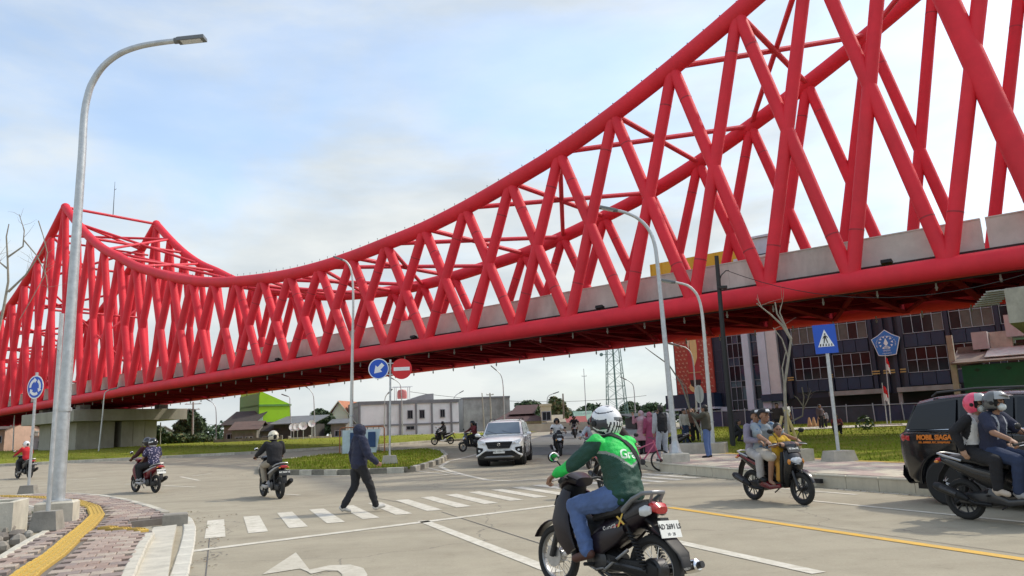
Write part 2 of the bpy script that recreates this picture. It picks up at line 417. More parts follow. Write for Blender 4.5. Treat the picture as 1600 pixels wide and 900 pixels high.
# give-way bars and curved edge line round the island nose
cl = [at(*p) for p in ((800, 752), (760, 750), (725, 742), (700, 735), (688, 729), (700, 721), (730, 714), (748, 709))]
g = G(); Pp = [Vector((p.x, p.y)) for p in cl]
vs = []
for i, p in enumerate(Pp):
    t = (Pp[min(i + 1, 7)] - Pp[max(i - 1, 0)]).normalized(); s_ = Vector((-t.y, t.x)) * .09
    for q in (p - s_, p + s_): vs.append((q.x, q.y, gz(q.y) + .006))
g.add(vs, [(2 * k, 2 * k + 1, 2 * k + 3, 2 * k + 2) for k in range(7)]); ob('edge_line', g, MARK, road, smooth=0)
line('edge_line', at(800, 752), at(872, 747), .16)
for p, q in (((640, 741), (690, 739)), ((650, 736), (700, 742)), ((668, 731), (715, 742)), ((400, 741), (560, 744))): line('hatch_line', at(*p), at(*q), .10)
for p, q in (((282, 745), (312, 751)), ((255, 759), (305, 761)), ((300, 744), (330, 740)), ((195, 757), (225, 756)), ((105, 750), (150, 748)), ((440, 772), (468, 774))): line('lane_line', at(*p), at(*q), .12)
# expansion joints between the concrete slabs
JNT = mat('joint_sealant', (.11, .105, .1), .8, 0, .2, 3)
for p, q in (((570, 775), (640, 788)), ((690, 800), (1000, 900))): line('expansion_joint', at(*p), at(*q), .018, JNT, .005)
for b_ in (-.1, 7.5): line('expansion_joint', RN * b_ - RD * 2, RN * b_ - RD * 13, .014, JNT, .0045)

# ---- kerb stones along a line
KERB_W = mat('kerb_concrete', (.55, .515, .42), .85, 0, .18, 5, .25, 30, dirt=.45)
KERB_K = mat('kerb_dark_paint', (.21, .195, .155), .85, 0, .3, 5, .25, 30, dirt=.3)
def resample(P, step):
    P = [Vector((p[0], p[1])) for p in P]; out = [P[0].copy()]; acc = 0
    for a, b in zip(P, P[1:]):
        L_ = (b - a).length; t = 0
        while acc + (L_ - t) >= step:
            t += step - acc; acc = 0; out.append(a.lerp(b, t / L_))
        acc += L_ - t
    return out
def kerb(parent, P, step, w, h, ms, alt=False, z0=0.0, name='kerb_stone'):
    Q = resample(P, step)
    for i, (a, b) in enumerate(zip(Q, Q[1:])):
        t = (b - a); L_ = t.length; c = (a + b) / 2; sl = (gz(b.y) - gz(a.y)) / L_
        q = G(); q.bbox((0, 0, h / 2), (L_ - .012, w, h + .02 + random.uniform(0, .012)), .018)
        o = ob(name, q, ms[i % len(ms)] if alt else random.choice(ms), parent, (c.x, c.y, gz(c.y) - .02 + z0))
        o.rotation_euler = (0, -math.atan(sl), math.atan2(t.y, t.x) + random.uniform(-.008, .008))
def mound(name, outline, base_h, label, grow=0.0, cell=1.4, kind='structure', m=None):
    # grass bed: fan grid clipped to the outline by scan lines, edge at kerb height, crown rising by `grow`
    P = [Vector((p[0], p[1])) for p in outline]; g_ = G()
    ys = [p.y for p in P]; y0, y1 = min(ys), max(ys); ny = max(3, int((y1 - y0) / cell)); nx = 26
    rows = []
    for j in range(ny + 1):
        y = y0 + (y1 - y0) * (j + .0) / ny; y = min(max(y, y0 + 1e-3), y1 - 1e-3); xs = []
        for a, b in zip(P, P[1:] + P[:1]):
            if (a.y - y) * (b.y - y) < 0: xs.append(a.x + (b.x - a.x) * (y - a.y) / (b.y - a.y))
        xl, xr = min(xs), max(xs); row = []
        for i in range(nx + 1):
            u = i / nx; x = xl + (xr - xl) * u
            e = min(1.0, 4 * u * (1 - u) * 1.6) * min(1.0, 4 * (j / ny) * (1 - j / ny) * 1.6)
            row.append((x, y, gz(y) + base_h + grow * e + .03 * noise.noise(Vector((x * .7, y * .7, 0))) * e))
        rows.append(row)
    for j in range(ny):
        for i in range(nx): g_.add([rows[j][i], rows[j][i + 1], rows[j + 1][i + 1], rows[j + 1][i]], [(0, 1, 2, 3)])
    me = g_.mesh(name, 60)
    bm = bmesh.new(); bm.from_mesh(me); bmesh.ops.remove_doubles(bm, verts=bm.verts, dist=1e-4); bm.to_mesh(me); bm.free()
    o = link(name, me, m or GRASS); o['kind'] = kind; o['label'] = label; return o, rows
BLADE = mat('grass_blades', (.185, .235, .022), .85, 0, .35, 3, spec=.08)
DRYB = mat('dry_grass_blades', (.26, .225, .05), .85, 0, .25, 3, spec=.08)
def blades(name, rows, count, h, label):
    g_ = G(); ny, nx = len(rows) - 1, len(rows[0]) - 1
    for _ in range(count):
        j = random.uniform(0, ny - .001); i = random.uniform(0, nx - .001); a, b = int(j), int(i); fj, fi = j - a, i - b
        p = Vector(rows[a][b]).lerp(Vector(rows[a][b + 1]), fi).lerp(Vector(rows[a + 1][b]).lerp(Vector(rows[a + 1][b + 1]), fi), fj)
        d = noise.noise(p * .5) * .5 + .5
        hh = h * random.uniform(.4, 1.2) * (.5 + d); an = random.uniform(0, 6.28); w = random.uniform(.012, .03)
        dx, dy = math.cos(an) * w, math.sin(an) * w; le = random.uniform(-.5, .5) * hh, random.uniform(-.5, .5) * hh
        g_.m = 1 if random.random() < .25 else 0
        g_.add([p + Vector((-dx, -dy, -.01)), p + Vector((dx, dy, -.01)), p + Vector((le[0], le[1], hh))], [(0, 1, 2)])
    o = link(name, g_.mesh(name, 0), [BLADE, DRYB]); o['kind'] = 'stuff'; o['label'] = label
    return o

# ---- traffic island in the middle of the junction
isl_front = [at(*p) for p in ((408, 741), (440, 742), (540, 742), (640, 738), (672, 729), (690, 722), (697, 716))]
isl_back = [at(*p) for p in ((690, 708), (668, 706), (600, 709), (500, 716), (430, 724), (408, 732))]
isl = [(p.x, p.y) for p in isl_front + isl_back]
island, rows = mound('traffic_island', isl, .14, 'grass traffic island with painted kerb in the junction', .10)
blades('grass', rows, 7000, .10, 'grass growing on the traffic island')
kerb(island, isl + isl[:1], .62, .22, .20, [KERB_W, KERB_K], alt=True)
# ---- roundabout lawn on the far left, under the bridge
fl = [at(*p) for p in ((-420, 752), (-200, 739), (0, 729), (100, 724), (200, 719), (300, 714), (400, 709), (530, 701), (600, 697), (650, 693), (712, 689), (738, 688))]
flo = [(p.x, p.y) for p in fl] + [(2, 78), (-6, 84), (-40, 92), (-90, 95), (-120, 70)]
flawn, rows = mound('roundabout_lawn', flo, .14, 'long grass lawn below the red bridge', .20, 1.4)
blades('grass', rows, 9000, .16, 'grass growing on the lawn below the red bridge')
kerb(flawn, [(p.x, p.y) for p in fl][1:], 1.1, .24, .18, [KERB_W, KERB_W, CONC])
# ---- right hand pavement, lawn and big kerb blocks
rk = [Vector((3.75, 26.5)), Vector((4.25, 22.6)), Vector((5.2, 19.2)), Vector((5.95, 16.6)), Vector((6.95, 13.9)), Vector((7.9, 11.4)), Vector((9.3, 7.8)), Vector((11.5, 2.0))]
rb = [Vector((6.6, 31.0)), Vector((7.0, 27.6)), Vector((7.7, 24.8)), Vector((8.35, 21.9)), Vector((9.15, 19.2)), Vector((10.1, 16.2)), Vector((11.6, 12)), Vector((14.5, 5))]
pav = G(); PZ = .27
vs, fs = strip_between(rk, rb, PZ - .04, 42); pav.add(vs, fs)
pave_r = tag(structure(ob('pavement', pav, CONC)), 'raised paved footway beside the right hand lane')
KBLK = mat('kerb_block_concrete', (.58, .53, .41), .82, 0, .12, 3, .2, 20, dirt=.3)
kerb(pave_r, [tuple(p + Vector((.1, 0))) for p in rk], .82, .16, .27, [KBLK], name='kerb_block')
g = G(); g.box((0, 0, 0), (.30, .09, .085)); q = Vector((6.02, 15.95)); gr = ob('drain_opening', g, BLACK, pave_r, (q.x + .06, q.y, .13), math.atan2(-.931, .365))
PV = [mat('paver_pink', (.43, .33, .28), .85, 0, .14, 8, .2, 60), mat('paver_cream', (.53, .47, .36), .85, 0, .14, 8, .2, 60), mat('paver_brown', (.36, .29, .25), .85, 0, .14, 8, .2, 60)]
TACT = mat('tactile_yellow', (.56, .37, .075), .8, 0, .22, 5, .3, 50, dirt=.5)
pm = G(); pm.bbox((0, 0, 0), (.39, .39, .05), .008); PME = pm.mesh('paver', 0)
def lerp_poly(P, t):
    f = t * (len(P) - 1); i = min(int(f), len(P) - 2); return P[i].lerp(P[i + 1], f - i)
cnt = 0
for k in range(62):
    t = (k + .5) / 78
    a, b = lerp_poly(rk, t), lerp_poly(rb, t); W = (b - a).length; n_ = int((W - .35) / .42); dv = (b - a).normalized()
    t2 = lerp_poly(rk, min(t + .01, 1)) - lerp_poly(rk, t); an = math.atan2(t2.y, t2.x)
    for j in range(n_ + 1):
        p = a + dv * (.42 + .42 * j + (.2 if 0 else 0))
        last = j >= n_ - 1 and j <= n_
        if j == n_: continue
        m_ = TACT if j == n_ - 1 and random.random() < .9 else PV[1] if ((k // 3 + j // 2) % 3 == 0) else PV[(k * 7 + j * 3) % 3 if random.random() < .4 else 0]
        if j == n_ - 1: m_ = TACT
        me = PME
        o = link('paver', me, m_, pave_r, (p.x, p.y, gz(p.y) + PZ - .018 + random.uniform(-.002, .002)), an); cnt += 1
rl = [(p.x + .12, p.y) for p in rb] + [(40, 5), (46, 30), (44, 44), (30, 56), (24, 62), (12, 60), (7.2, 46), (6.4, 36)]
rlawn, rows = mound('campus_lawn', rl, .2, 'sunlit green lawn behind the right hand footway', .12, 1.2)
blades('grass', rows, 42000, .10, 'short grass on the lawn behind the footway')
# pale path across the lawn
g = G(); A = [at(1180, 684), at(1300, 679), at(1440, 674), at(1600, 668)]; B = [at(1180, 680), at(1300, 675), at(1440, 670), at(1600, 664)]
vs, fs = strip_between([(p.x, p.y) for p in A], [(p.x, p.y) for p in B], .36, 12); g.add(vs, fs); structure(ob('path', g, CONC_L))

# ---- left hand corner pavement with pavers, tactile strip and ramp
h0 = .15
lp = [at(u, v, h0) for u, v in ((-260, 792), (-100, 781), (0, 776), (60, 771), (110, 770), (160, 774), (200, 781), (232, 790), (258, 799), (262, 806), (205, 812), (200, 818), (238, 826), (222, 850), (208, 878), (190, 920), (160, 990))]
li = [at(u, v, h0) for u, v in ((-420, 990), (-200, 930), (-60, 893), (0, 872), (25, 856), (60, 835), (72, 832), (90, 812), (62, 800), (60, 793), (30, 788), (0, 785), (-110, 797), (-260, 812))]
outer = [Vector((p.x, p.y)) for p in lp]; inner = [Vector((p.x, p.y)) for p in li]
polyL = outer + inner
def inside(p, P):
    c = False
    for a, b in zip(P, P[1:] + P[:1]):
        if (a.y > p.y) != (b.y > p.y) and p.x < (b.x - a.x) * (p.y - a.y) / (b.y - a.y) + a.x: c = not c
    return c
g = G(); g.prism([(p.x, p.y) for p in polyL], -.05, h0 - .035)
pave_l = tag(structure(ob('pavement', g, mat('bedding_mortar', (.17, .15, .13), .95, 0, .2, 6), smooth=0)), 'brick paved street corner with yellow tactile strip')
# tactile path centre line
tp = [Vector(at(u, v, h0)[:2]) for u, v in ((20, 912), (49, 889), (85, 865), (113, 840), (138, 819), (152, 804), (146, 792), (119, 783), (64, 777), (6, 775), (-100, 780))]
def dist_path(p, P):
    best = 9e9
    for a, b in zip(P, P[1:]):
        ab = b - a; t = max(0, min(1, (p - a).dot(ab) / ab.length_squared)); best = min(best, (a + ab * t - p).length)
    return best
tb = [Vector(at(u, v, h0)[:2]) for u, v in ((160, 824), (238, 829))]
BR = [mat('brick_paver_a', (.31, .225, .185), .88, 0, .16, 9, .3, 70), mat('brick_paver_b', (.37, .285, .235), .88, 0, .16, 9, .3, 70), mat('brick_paver_c', (.27, .215, .19), .88, 0, .16, 9, .3, 70), mat('brick_paver_d', (.41, .34, .275), .88, 0, .16, 9, .3, 70)]
pw, pl = .22, .215
bm_ = G(); bm_.bbox((0, 0, 0), (pw - .012, pl - .012, .05), .007); BME = bm_.mesh('brick', 0)
an = math.atan2(-.931, .365) + math.pi / 2 + .02; ca, sa = math.cos(an), math.sin(an)
cand = []
for i in range(-60, 60):
    for j in range(-60, 80):
        lx, ly = i * pw + (pw / 2 if j % 2 else 0), j * pl
        p = Vector((-7 + lx * ca - ly * sa, 13 + lx * sa + ly * ca))
        if p.y < 7.2 or p.y > 30 or p.x < -24: continue
        ok = all(inside(p + Vector((ex * ca - ey * sa, ex * sa + ey * ca)), polyL) for ex in (-.09, .09) for ey in (-.09, .09))
        if ok and dist_path(p, tp) > .235 and dist_path(p, tb) > .18: cand.append(p)
cand.sort(key=lambda p: p.length)
vis = [p for p in cand if p.x / p.y > -.72]
st = G()
near = set()
for k, p in enumerate(vis[:300]):
    link('brick', BME, random.choice(BR), pave_l, (p.x, p.y, h0 - .02 + random.uniform(-.004, .004)), an + random.uniform(-.012, .012)); near.add((p.x, p.y))
for p in cand:
    if (p.x, p.y) in near: continue
    st.m = random.randrange(4); st.bbox((p.x, p.y, h0 - .02 + random.uniform(-.004, .004)), (pw - .012, pl - .012, .05), .007, an)
o = ob('brick_field', st, BR, pave_l, smooth=0); o['kind'] = 'stuff'
# tactile tiles with ridges
def tact_tiles(P, w, step):
    Q = resample(P, step)
    for a, b in zip(Q, Q[1:]):
        t = b - a; L_ = t.length; c = (a + b) / 2; q = G(); q.bbox((0, 0, 0), (L_ + .004, w, .05), .010)
        for k in range(4): q.box((0, -w / 2 + w * (k + .5) / 4, .030), (L_ * .86, w * .11, .018), top=.75)
        ob('tactile_tile', q, TACT, pave_l, (c.x, c.y, h0 - .015 + random.uniform(-.003, .003)), math.atan2(t.y, t.x), smooth=0)
tact_tiles(tp, .27, .30); tact_tiles(tb, .16, .4)
# pavement edging
kerb(pave_l, [tuple(p) for p in outer[:9]], .8, .16, .165, [KERB_W, CONC])
kerb(pave_l, [tuple(p) for p in outer[9:11]], .9, .18, .20, [CONC])
kerb(pave_l, [tuple(p) for p in reversed(outer[12:])], .6, .14, .16, [CONC_L])
kerb(pave_l, [tuple(p) for p in inner], .7, .12, .17, [CONC, CONC_L])
g = G(); c = at(274, 812, .1); g.bbox((0, 0, .1), (.42, .34, .22), .02); ob('kerb_stone', g, CONC_D, pave_l, (c.x, c.y, 0), .4)
# ramp slab and flat white kerb band
rp = [at(u, v, .05) for u, v in ((240, 826), (276, 822), (270, 850), (262, 905), (225, 1000), (165, 1000), (212, 880))]
g = G(); g.prism([(p.x, p.y) for p in rp], -.02, .075); ob('ramp_slab', g, CONC_L, pave_l, smooth=0)
wb_ = [at(u, v) for u, v in ((281, 803), (300, 812), (306, 826), (304, 850), (298, 880), (285, 940), (268, 1000))]
kerb(pave_l, [(p.x - .1, p.y) for p in wb_], .75, .20, .035, [mat('white_kerb_band', (.56, .535, .46), .8, 0, .15, 5, .2, 30, dirt=.3)], name='edge_stone')
# sunken bed with rubble and weeds at the far left
ROCK = [mat('rubble_a', (.16, .14, .12), .95, 0, .3, 6, .5, 14), mat('rubble_b', (.25, .225, .19), .95, 0, .3, 6, .5, 14), mat('rubble_c', (.33, .31, .27), .95, 0, .3, 6, .5, 14)]
k = 0
for _ in range(400):
    u, v = random.uniform(-60, 66), random.uniform(798, 872); p = at(u, v, .1)
    if inside(Vector((p.x, p.y)), polyL) or k >= 90: continue
    if v > 862 - .45 * (u - 0) : continue
    r = random.uniform(.05, .17); q = G(); q.ell((0, 0, 0), (r, r * random.uniform(.6, 1), r * random.uniform(.45, .8)), 7, 5)
    q.v = [tuple(Vector(w) * (1 + .35 * noise.noise(Vector(w) * 9 + Vector((k, 0, 0))))) for w in q.v]
    o = ob('stone', q, random.choice(ROCK), None, (p.x, p.y, .05 + random.uniform(0, .14)), random.uniform(0, 6), smooth=20)
    tag(o, 'rough broken stone in the rubble heap beside the lamp post base', 'stone', 'rubble heap'); k += 1
g = G(); bc = at(30, 800, .0)
for _ in range(900):
    p = at(random.uniform(-40, 62), random.uniform(786, 806), .05)
    if inside(Vector((p.x, p.y)), polyL): continue
    a_ = random.uniform(0, 6.3); hh = random.uniform(.05, .16); w = .012
    g.add([(p.x - w * math.cos(a_), p.y - w * math.sin(a_), 0), (p.x + w * math.cos(a_), p.y + w * math.sin(a_), 0), (p.x + random.uniform(-.06, .06), p.y + random.uniform(-.06, .06), hh)], [(0, 1, 2)])
o = ob('weeds', g, BLADE, smooth=0); o['kind'] = 'stuff'; o['label'] = 'low green weeds in the bed behind the rubble heap'
# grit, leaves and scraps swept against the kerbs
g = G()
for _ in range(900):
    side = random.random()
    if side < .45: i = random.randrange(len(rk) - 2); p = rk[i].lerp(rk[i + 1], random.random()) - Vector((.12 + abs(random.gauss(0, .16)), 0))
    elif side < .75: q = random.choice(isl_front); p = Vector((q.x + random.uniform(-1.5, 1.5), q.y - .2 - abs(random.gauss(0, .25))))
    else: q = random.choice(wb_); p = Vector((q.x + abs(random.gauss(.1, .2)), q.y + random.uniform(-.6, .6)))
    z = gz(p.y) + .008; r = random.uniform(.008, .035); a_ = random.uniform(0, 6.3); g.m = random.randrange(3)
    g.add([(p.x + r * math.cos(a_ + k * 1.57) * (.5 if k % 2 else 1), p.y + r * math.sin(a_ + k * 1.57) * (.5 if k % 2 else 1), z + random.uniform(0, .012)) for k in range(4)], [(0, 1, 2, 3)])
o = ob('kerbside_litter', g, [EARTH, ROCK[0], mat('dry_leaf', (.20, .12, .05), .9, 0, .2, 9)], smooth=0); o['kind'] = 'stuff'; o['label'] = 'fallen leaves and grit along the kerbs'
# concrete planter box, left edge
def planter(name, label, c, size, rz, m=CONC_L, soil=True):
    t = thing(name, label, 'planter', c, rz); x, y, h = size; w = .09
    q = G()
    for sx, sy, dx, dy in ((0, -1, x, w), (0, 1, x, w), (-1, 0, w, y - 2 * w - .002), (1, 0, w, y - 2 * w - .002)):
        q.bbox((sx * (x - w) / 2, sy * (y - w) / 2, h / 2), (dx, dy, h), .012)
    ob('wall', q, m, t); q = G(); q.box((0, 0, h * .42), (x - 2 * w, y - 2 * w, h * .84)); ob('soil', q, EARTH, t); return t
c = at(-22, 845, .0); planter('concrete_planter', 'pale concrete planter box at the left edge beside the rubble', (c.x - .1, c.y + .1, 0), (1.0, 1.0, .62), .35)
c = at(1098, 712, .2); planter('concrete_planter', 'low grey concrete planter at the lawn corner behind the lamp post', (c.x, c.y + .5, .15), (1.9, 1.3, .52), -.35, CONC)
# ================================================================ red steel truss bridge
TH = .66753
BD = Vector((-math.cos(TH), math.sin(TH), 0)); BN = Vector((math.sin(TH), math.cos(TH), 0))
BO = Vector((16.3306, 27.5004, 0)); PA = 3.42917; BW = 10.0
def zb(s): return 6.65 - .835e-4 * max(s, 0) ** 2
def bp(s, w, z): return BO + BD * s + BN * w + Vector((0, 0, z))
ZT = {-5: 14.6, -4: 15.9, -3: 17.5, -2: 19.3, -1: 21.3, 0: 23.4, 1: 21.53, 2: 19.85, 3: 18.34, 4: 16.99, 5: 15.86, 6: 15.02, 7: 14.29, 8: 13.74, 9: 13.42, 10: 13.15, 11: 13.03, 12: 13.08, 13: 13.3, 14: 13.64, 15: 14.12, 16: 14.77, 17: 15.64, 18: 16.66, 19: 17.77, 20: 19.24, 21: 20.64, 22: 22.48, 23: 24.75, 24: 27.28, 25: 24.75, 26: 22.4, 27: 20.3, 28: 18.6, 29: 17.3, 30: 16.2, 31: 15.3, 32: 14.6, 33: 14.1, 34: 13.8, 35: 13.6, 36: 13.5}
K0, K1 = -5, 36
RED = mat('bridge_red_paint', (.74, .036, .056), .55, 0, .12, .7, .05, 3, spec=.2, dirt=.14)
RED_T = mat('bridge_red_bracing', (.70, .040, .062), .55, 0, .12, .7, dirt=.16)
RED_D = mat('bridge_red_floor_shaded', (.21, .010, .020), .9, 0, .2, .8, spec=.03)  # bridge red darkened: shade below the deck is put into the colour
RED_S = mat('weld_seam_red', (.40, .022, .034), .6, 0, .2, 3)
PARA = mat('parapet_concrete', (.58, .595, .545), .88, 0, .13, 1.1, .2, 12, dirt=.42)
DECKU = mat('deck_underside_shaded', (.045, .026, .028), .8, 0, .2, 1)  # slab colour darkened to carry the shade under the bridge
bridge = thing('truss_bridge', 'large red steel truss bridge spanning the whole junction', 'bridge', bp(41, 5, 0))
bi = Matrix.Translation(-bridge.location)
def bob(name, g, m, parent=bridge):
    g.v = [tuple(Vector(v) - bridge.location) for v in g.v]; return ob(name, g, m, parent)
for side, w in (('near', 0.0), ('far', BW)):
    # chords as continuous tubes
    top = []
    for k in range(K0, K1 + 1): top.append(bp(k * PA, w, ZT[k]))
    def run(a, b):
        pts = []
        for k in range(a, b):
            p0, p1, p2, p3 = [Vector(top[min(max(j, a), b) - K0]) for j in (k - 1, k, k + 1, k + 2)]
            for t in (0, .34, .67): pts.append(.5 * ((2 * p1) + (p2 - p0) * t + (2 * p0 - 5 * p1 + 4 * p2 - p3) * t * t + (3 * p1 - p0 - 3 * p2 + p3) * t ** 3))
        pts.append(top[b - K0]); return pts
    for a, b in ((K0, 0), (0, 24), (24, K1)):
        g = G(); g.path(run(a, b), .43, 20); bob('top_chord', g, RED)
    for k in (0, 24):
        g = G(); g.ell(bp(k * PA, w, ZT[k]), (.47, .47, .47), 16, 10); bob('peak_joint', g, RED)
    g = G(); g.path([bp(s, w, zb(s)) for s in [K0 * PA + i * 2.0 for i in range(int((K1 - K0) * PA / 2) + 1)]], .43, 20); bob('bottom_chord', g, RED)
    for k in range(K0, K1):
        for a, b in ((0, 1), (1, 0)):
            p = bp((k + a) * PA, w, zb((k + a) * PA)); q = bp((k + b) * PA, w, ZT[k + b])
            r = .44 if k == -1 and a == 0 else .282 + .0019 * max(k, 0)
            g = G(); g.tube(p, q, r, n=14); dg = bob('diagonal', g, RED)
            if k < 14:
                u = (q - p).normalized()
                for d_ in (2.1, (q - p).length - 1.9):
                    g = G(); g.tube(p + u * (d_ - .03), p + u * (d_ + .03), r + .006, n=14); bob('splice_ring', g, RED_S, bridge)
        # faint weld collar where the two diagonals cross
        pass
# top bracing: cross struts on even nodes, X diagonals between odd nodes
for k in range(K0, K1 + 1):
    if k % 2 == 0:
        g = G(); g.tube(bp(k * PA, 0, ZT[k]), bp(k * PA, BW, ZT[k]), .15, n=10); bob('top_strut', g, RED_T)
    elif k + 2 <= K1:
        for w0, w1 in ((0, BW), (BW, 0)):
            g = G(); g.tube(bp(k * PA, w0, ZT[k]), bp((k + 2) * PA, w1, ZT[k + 2]), .14, n=10); bob('top_brace', g, RED_T)
# portal frames over the pier
for k in (24,):
    for zz in (9.5, 7.0, 4.5):
        z = ZT[k] - (ZT[k] - 12.0) * (zz - 4.5) / 5
        g = G(); g.tube(bp((k + .5) * PA, 0, z - 3.5), bp((k + .5) * PA, BW, z - 3.5), .12, n=8); bob('portal_strut', g, RED_T)
    for w0, w1 in ((0, BW), (BW, 0)):
        g = G(); g.tube(bp((k + .5) * PA, w0, 18), bp((k + .5) * PA, w1, 9), .12, n=8); bob('portal_brace', g, RED_T)
# floor: beams, stringers, lateral bracing, slab
for k in range(K0, K1 + 1):
    s = k * PA; z = zb(s)
    for dz, hw, th in ((.42, .17, .035), (-.32, .17, .035), (.05, .02, .72)):
        pass
    g = G()
    for dz, ww, hh in ((.36, .34, .04), (-.36, .34, .04), (0, .03, .70)):
        c = bp(s, BW / 2, z + dz)
        g.box((c.x, c.y, c.z), (ww, BW - .7, hh), math.atan2(BD.y, BD.x))
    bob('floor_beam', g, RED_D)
    if k < K1:
        for w0, w1 in ((.4, BW - .4), (BW - .4, .4)):
            g = G(); a = bp(s, w0, z - .33); b = bp(s + PA, w1, zb(s + PA) - .33); d = (b - a)
            g.box(tuple((a + b) / 2), (d.length, .20, .10), math.atan2(d.y, d.x)); bob('lateral_brace', g, RED_D)
for w in (1.9, 3.9, 6.1, 8.1):
    g = G(); n_ = 30; S0, S1 = K0 * PA, K1 * PA
    for i in range(n_):
        sa, sb = S0 + (S1 - S0) * i / n_, S0 + (S1 - S0) * (i + 1) / n_; a, b = bp(sa, w, zb(sa) + .12), bp(sb, w, zb(sb) + .12)
        g.prism3([a + BN * -.12 + Vector((0, 0, -.22)), a + BN * .12 + Vector((0, 0, -.22)), a + BN * .12 + Vector((0, 0, .22)), a + BN * -.12 + Vector((0, 0, .22))], b - a)
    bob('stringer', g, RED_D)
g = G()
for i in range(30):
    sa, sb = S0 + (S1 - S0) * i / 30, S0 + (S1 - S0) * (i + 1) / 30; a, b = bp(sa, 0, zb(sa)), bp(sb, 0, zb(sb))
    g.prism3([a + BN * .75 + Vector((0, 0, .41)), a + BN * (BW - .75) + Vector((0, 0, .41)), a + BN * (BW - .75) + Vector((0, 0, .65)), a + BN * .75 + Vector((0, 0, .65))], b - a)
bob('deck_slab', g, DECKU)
# concrete parapet panels, a gap at the expansion joint
for w in (1.05, BW - 1.05):
    s = -1.12; segs = []
    while s < K1 * PA - 5: segs.append((s, s + 5.0)); s += 5.0
    s = -1.28
    while s > K0 * PA: segs.append((s - 5, s)); s -= 5.0
    for sa, sb in segs:
        g = G(); a, b = bp(sa + .004, w, zb(sa) + .4), bp(sb - .004, w, zb(sb) + .4)
        g.prism3([a - BN * .1, a + BN * .1, a + BN * .1 + Vector((0, 0, 1.42)), a - BN * .1 + Vector((0, 0, 1.42))], b - a)
        bob('parapet_panel', g, PARA)
        g = G(); a2, b2 = a + Vector((0, 0, 1.423)), b + Vector((0, 0, 1.423))
        g.prism3([a2 - BN * .13, a2 + BN * .13, a2 + BN * .13 + Vector((0, 0, .05)), a2 - BN * .13 + Vector((0, 0, .05))], b2 - a2)
        bob('parapet_cap', g, PARA)
# small fixings: floodlights on the chord, drain spouts under the deck edge
LED = mat('lamp_lens', (.62, .64, .66), .25, 0, .05, 9)
for k in (.62, 4.5, 8.4, 12.5):
    s = k * PA; p = bp(s, .25, zb(s) + .62); g = G(); g.box((0, 0, 0), (.40, .26, .14), math.atan2(BD.y, BD.x), rx=.3); g.tube((0, 0, -.06), (0, 0, -.25), .02, n=6)
    o = ob('floodlight', g, BLACK, bridge, p - bridge.location)
dsp = G(); dsp.tube((0, 0, 0), (0, 0, -.34), .035, n=8); dsp.lathe([(.055, -.2), (.055, -.26)], 8); DME = dsp.mesh('drain_spout')
SPT = mat('spout_plastic', (.30, .29, .28), .5, 0, .1, 5)
for i in range(-3, 44):
    s = i * 2.1 + .6
    for w in (.62, BW - .5): link('drain_spout', DME, SPT, bridge, bp(s, w, zb(s) - .36) - bridge.location)
g = G()
n_ = 40
for i in range(n_):
    sa, sb = S0 + (S1 - S0) * i / n_, S0 + (S1 - S0) * (i + 1) / n_; g.tube(bp(sa, .45, zb(sa) - .40), bp(sb, .45, zb(sb) - .40), .035, n=6)
bob('conduit', g, DECKU)
g = G(); g.path([bp(24 * PA, BW / 2, ZT[24]), bp(24 * PA, BW / 2, ZT[24] + 2.3), bp(24 * PA, BW / 2, ZT[24] + 4.1)], [.05, .035, .02], 6)
g.tube(bp(24 * PA, BW / 2 - .01, ZT[24] + 3.1), bp(24 * PA, BW / 2 + .2, ZT[24] + 3.3), .03, n=6); bob('lightning_rod', g, STEEL_D)
# tiny bird spikes / lamp wire studs along the top chord
stud = G(); stud.tube((0, 0, 0), (0, 0, .16), .012, n=5); stud.ell((0, 0, .18), (.03, .03, .03), 6, 4); SME = stud.mesh('wire_stud')
for k in range(2, 20):
    for f in (0, .25, .5, .75):
        z = ZT[k] * (1 - f) + ZT[k + 1] * f; link('wire_stud', SME, STEEL_D, bridge, bp((k + f) * PA, 0, z + .40) - bridge.location)
# ---------------------------------------------------------------- piers
PIER = mat('pier_concrete', (.36, .335, .28), .88, 0, .16, .5, .25, 8, dirt=.5)
def pier(label, s0, s1, w0, w1, zc0, zc1, cols, gzv, m2):
    t = thing('bridge_pier', label, 'pier', bp((s0 + s1) / 2, BW / 2, gzv)); an = math.atan2(BD.y, BD.x)
    def bx(name, sa, sb, wa, wb, za, zb_, m, bev=.05):
        g = G(); c = bp((sa + sb) / 2, (wa + wb) / 2, 0) - t.location
        g.bbox((c.x, c.y, (za + zb_) / 2 - gzv), (abs(sb - sa), abs(wb - wa), zb_ - za), bev, an); return ob(name, g, m, t)
    bx('pier_cap', s0, s1, w0, w1, zc0, zc1, m2)
    for sa, sb, wa, wb in cols:
        bx('column', sa, sb, wa, wb, gzv - .3, zc0 - .003, PIER)
        g = G()
        for q in (.33, .66):
            c = bp(sa - .03, wa + (wb - wa) * q, 0) - t.location; g.box((c.x, c.y, (zc0 - gzv) / 2), (.05, .07, zc0 - gzv - .1), an)
        ob('formwork_rib', g, PIER, t)
    for sa in (s0 + 2, s1 - 2):
        for wa in (1.0, BW - 1.0): bx('bearing_block', sa - .5, sa + .5, wa - .5, wa + .5, zc1 + .002, zb((s0 + s1) / 2) - .44, CONC_D, .02)
    return t
pier('concrete pier with wide cap under the red bridge at left', 75.2, 88.5, -.6, BW + .9, 4.0, 5.15, [(77.2, 80.4, .5, 4.2), (77.2, 80.4, 4.9, 8.6), (83.5, 86.5, .5, 4.2), (83.5, 86.5, 4.9, 8.6)], 1.0, PIER)  # darker concrete on this cap stands in for shade under the deck
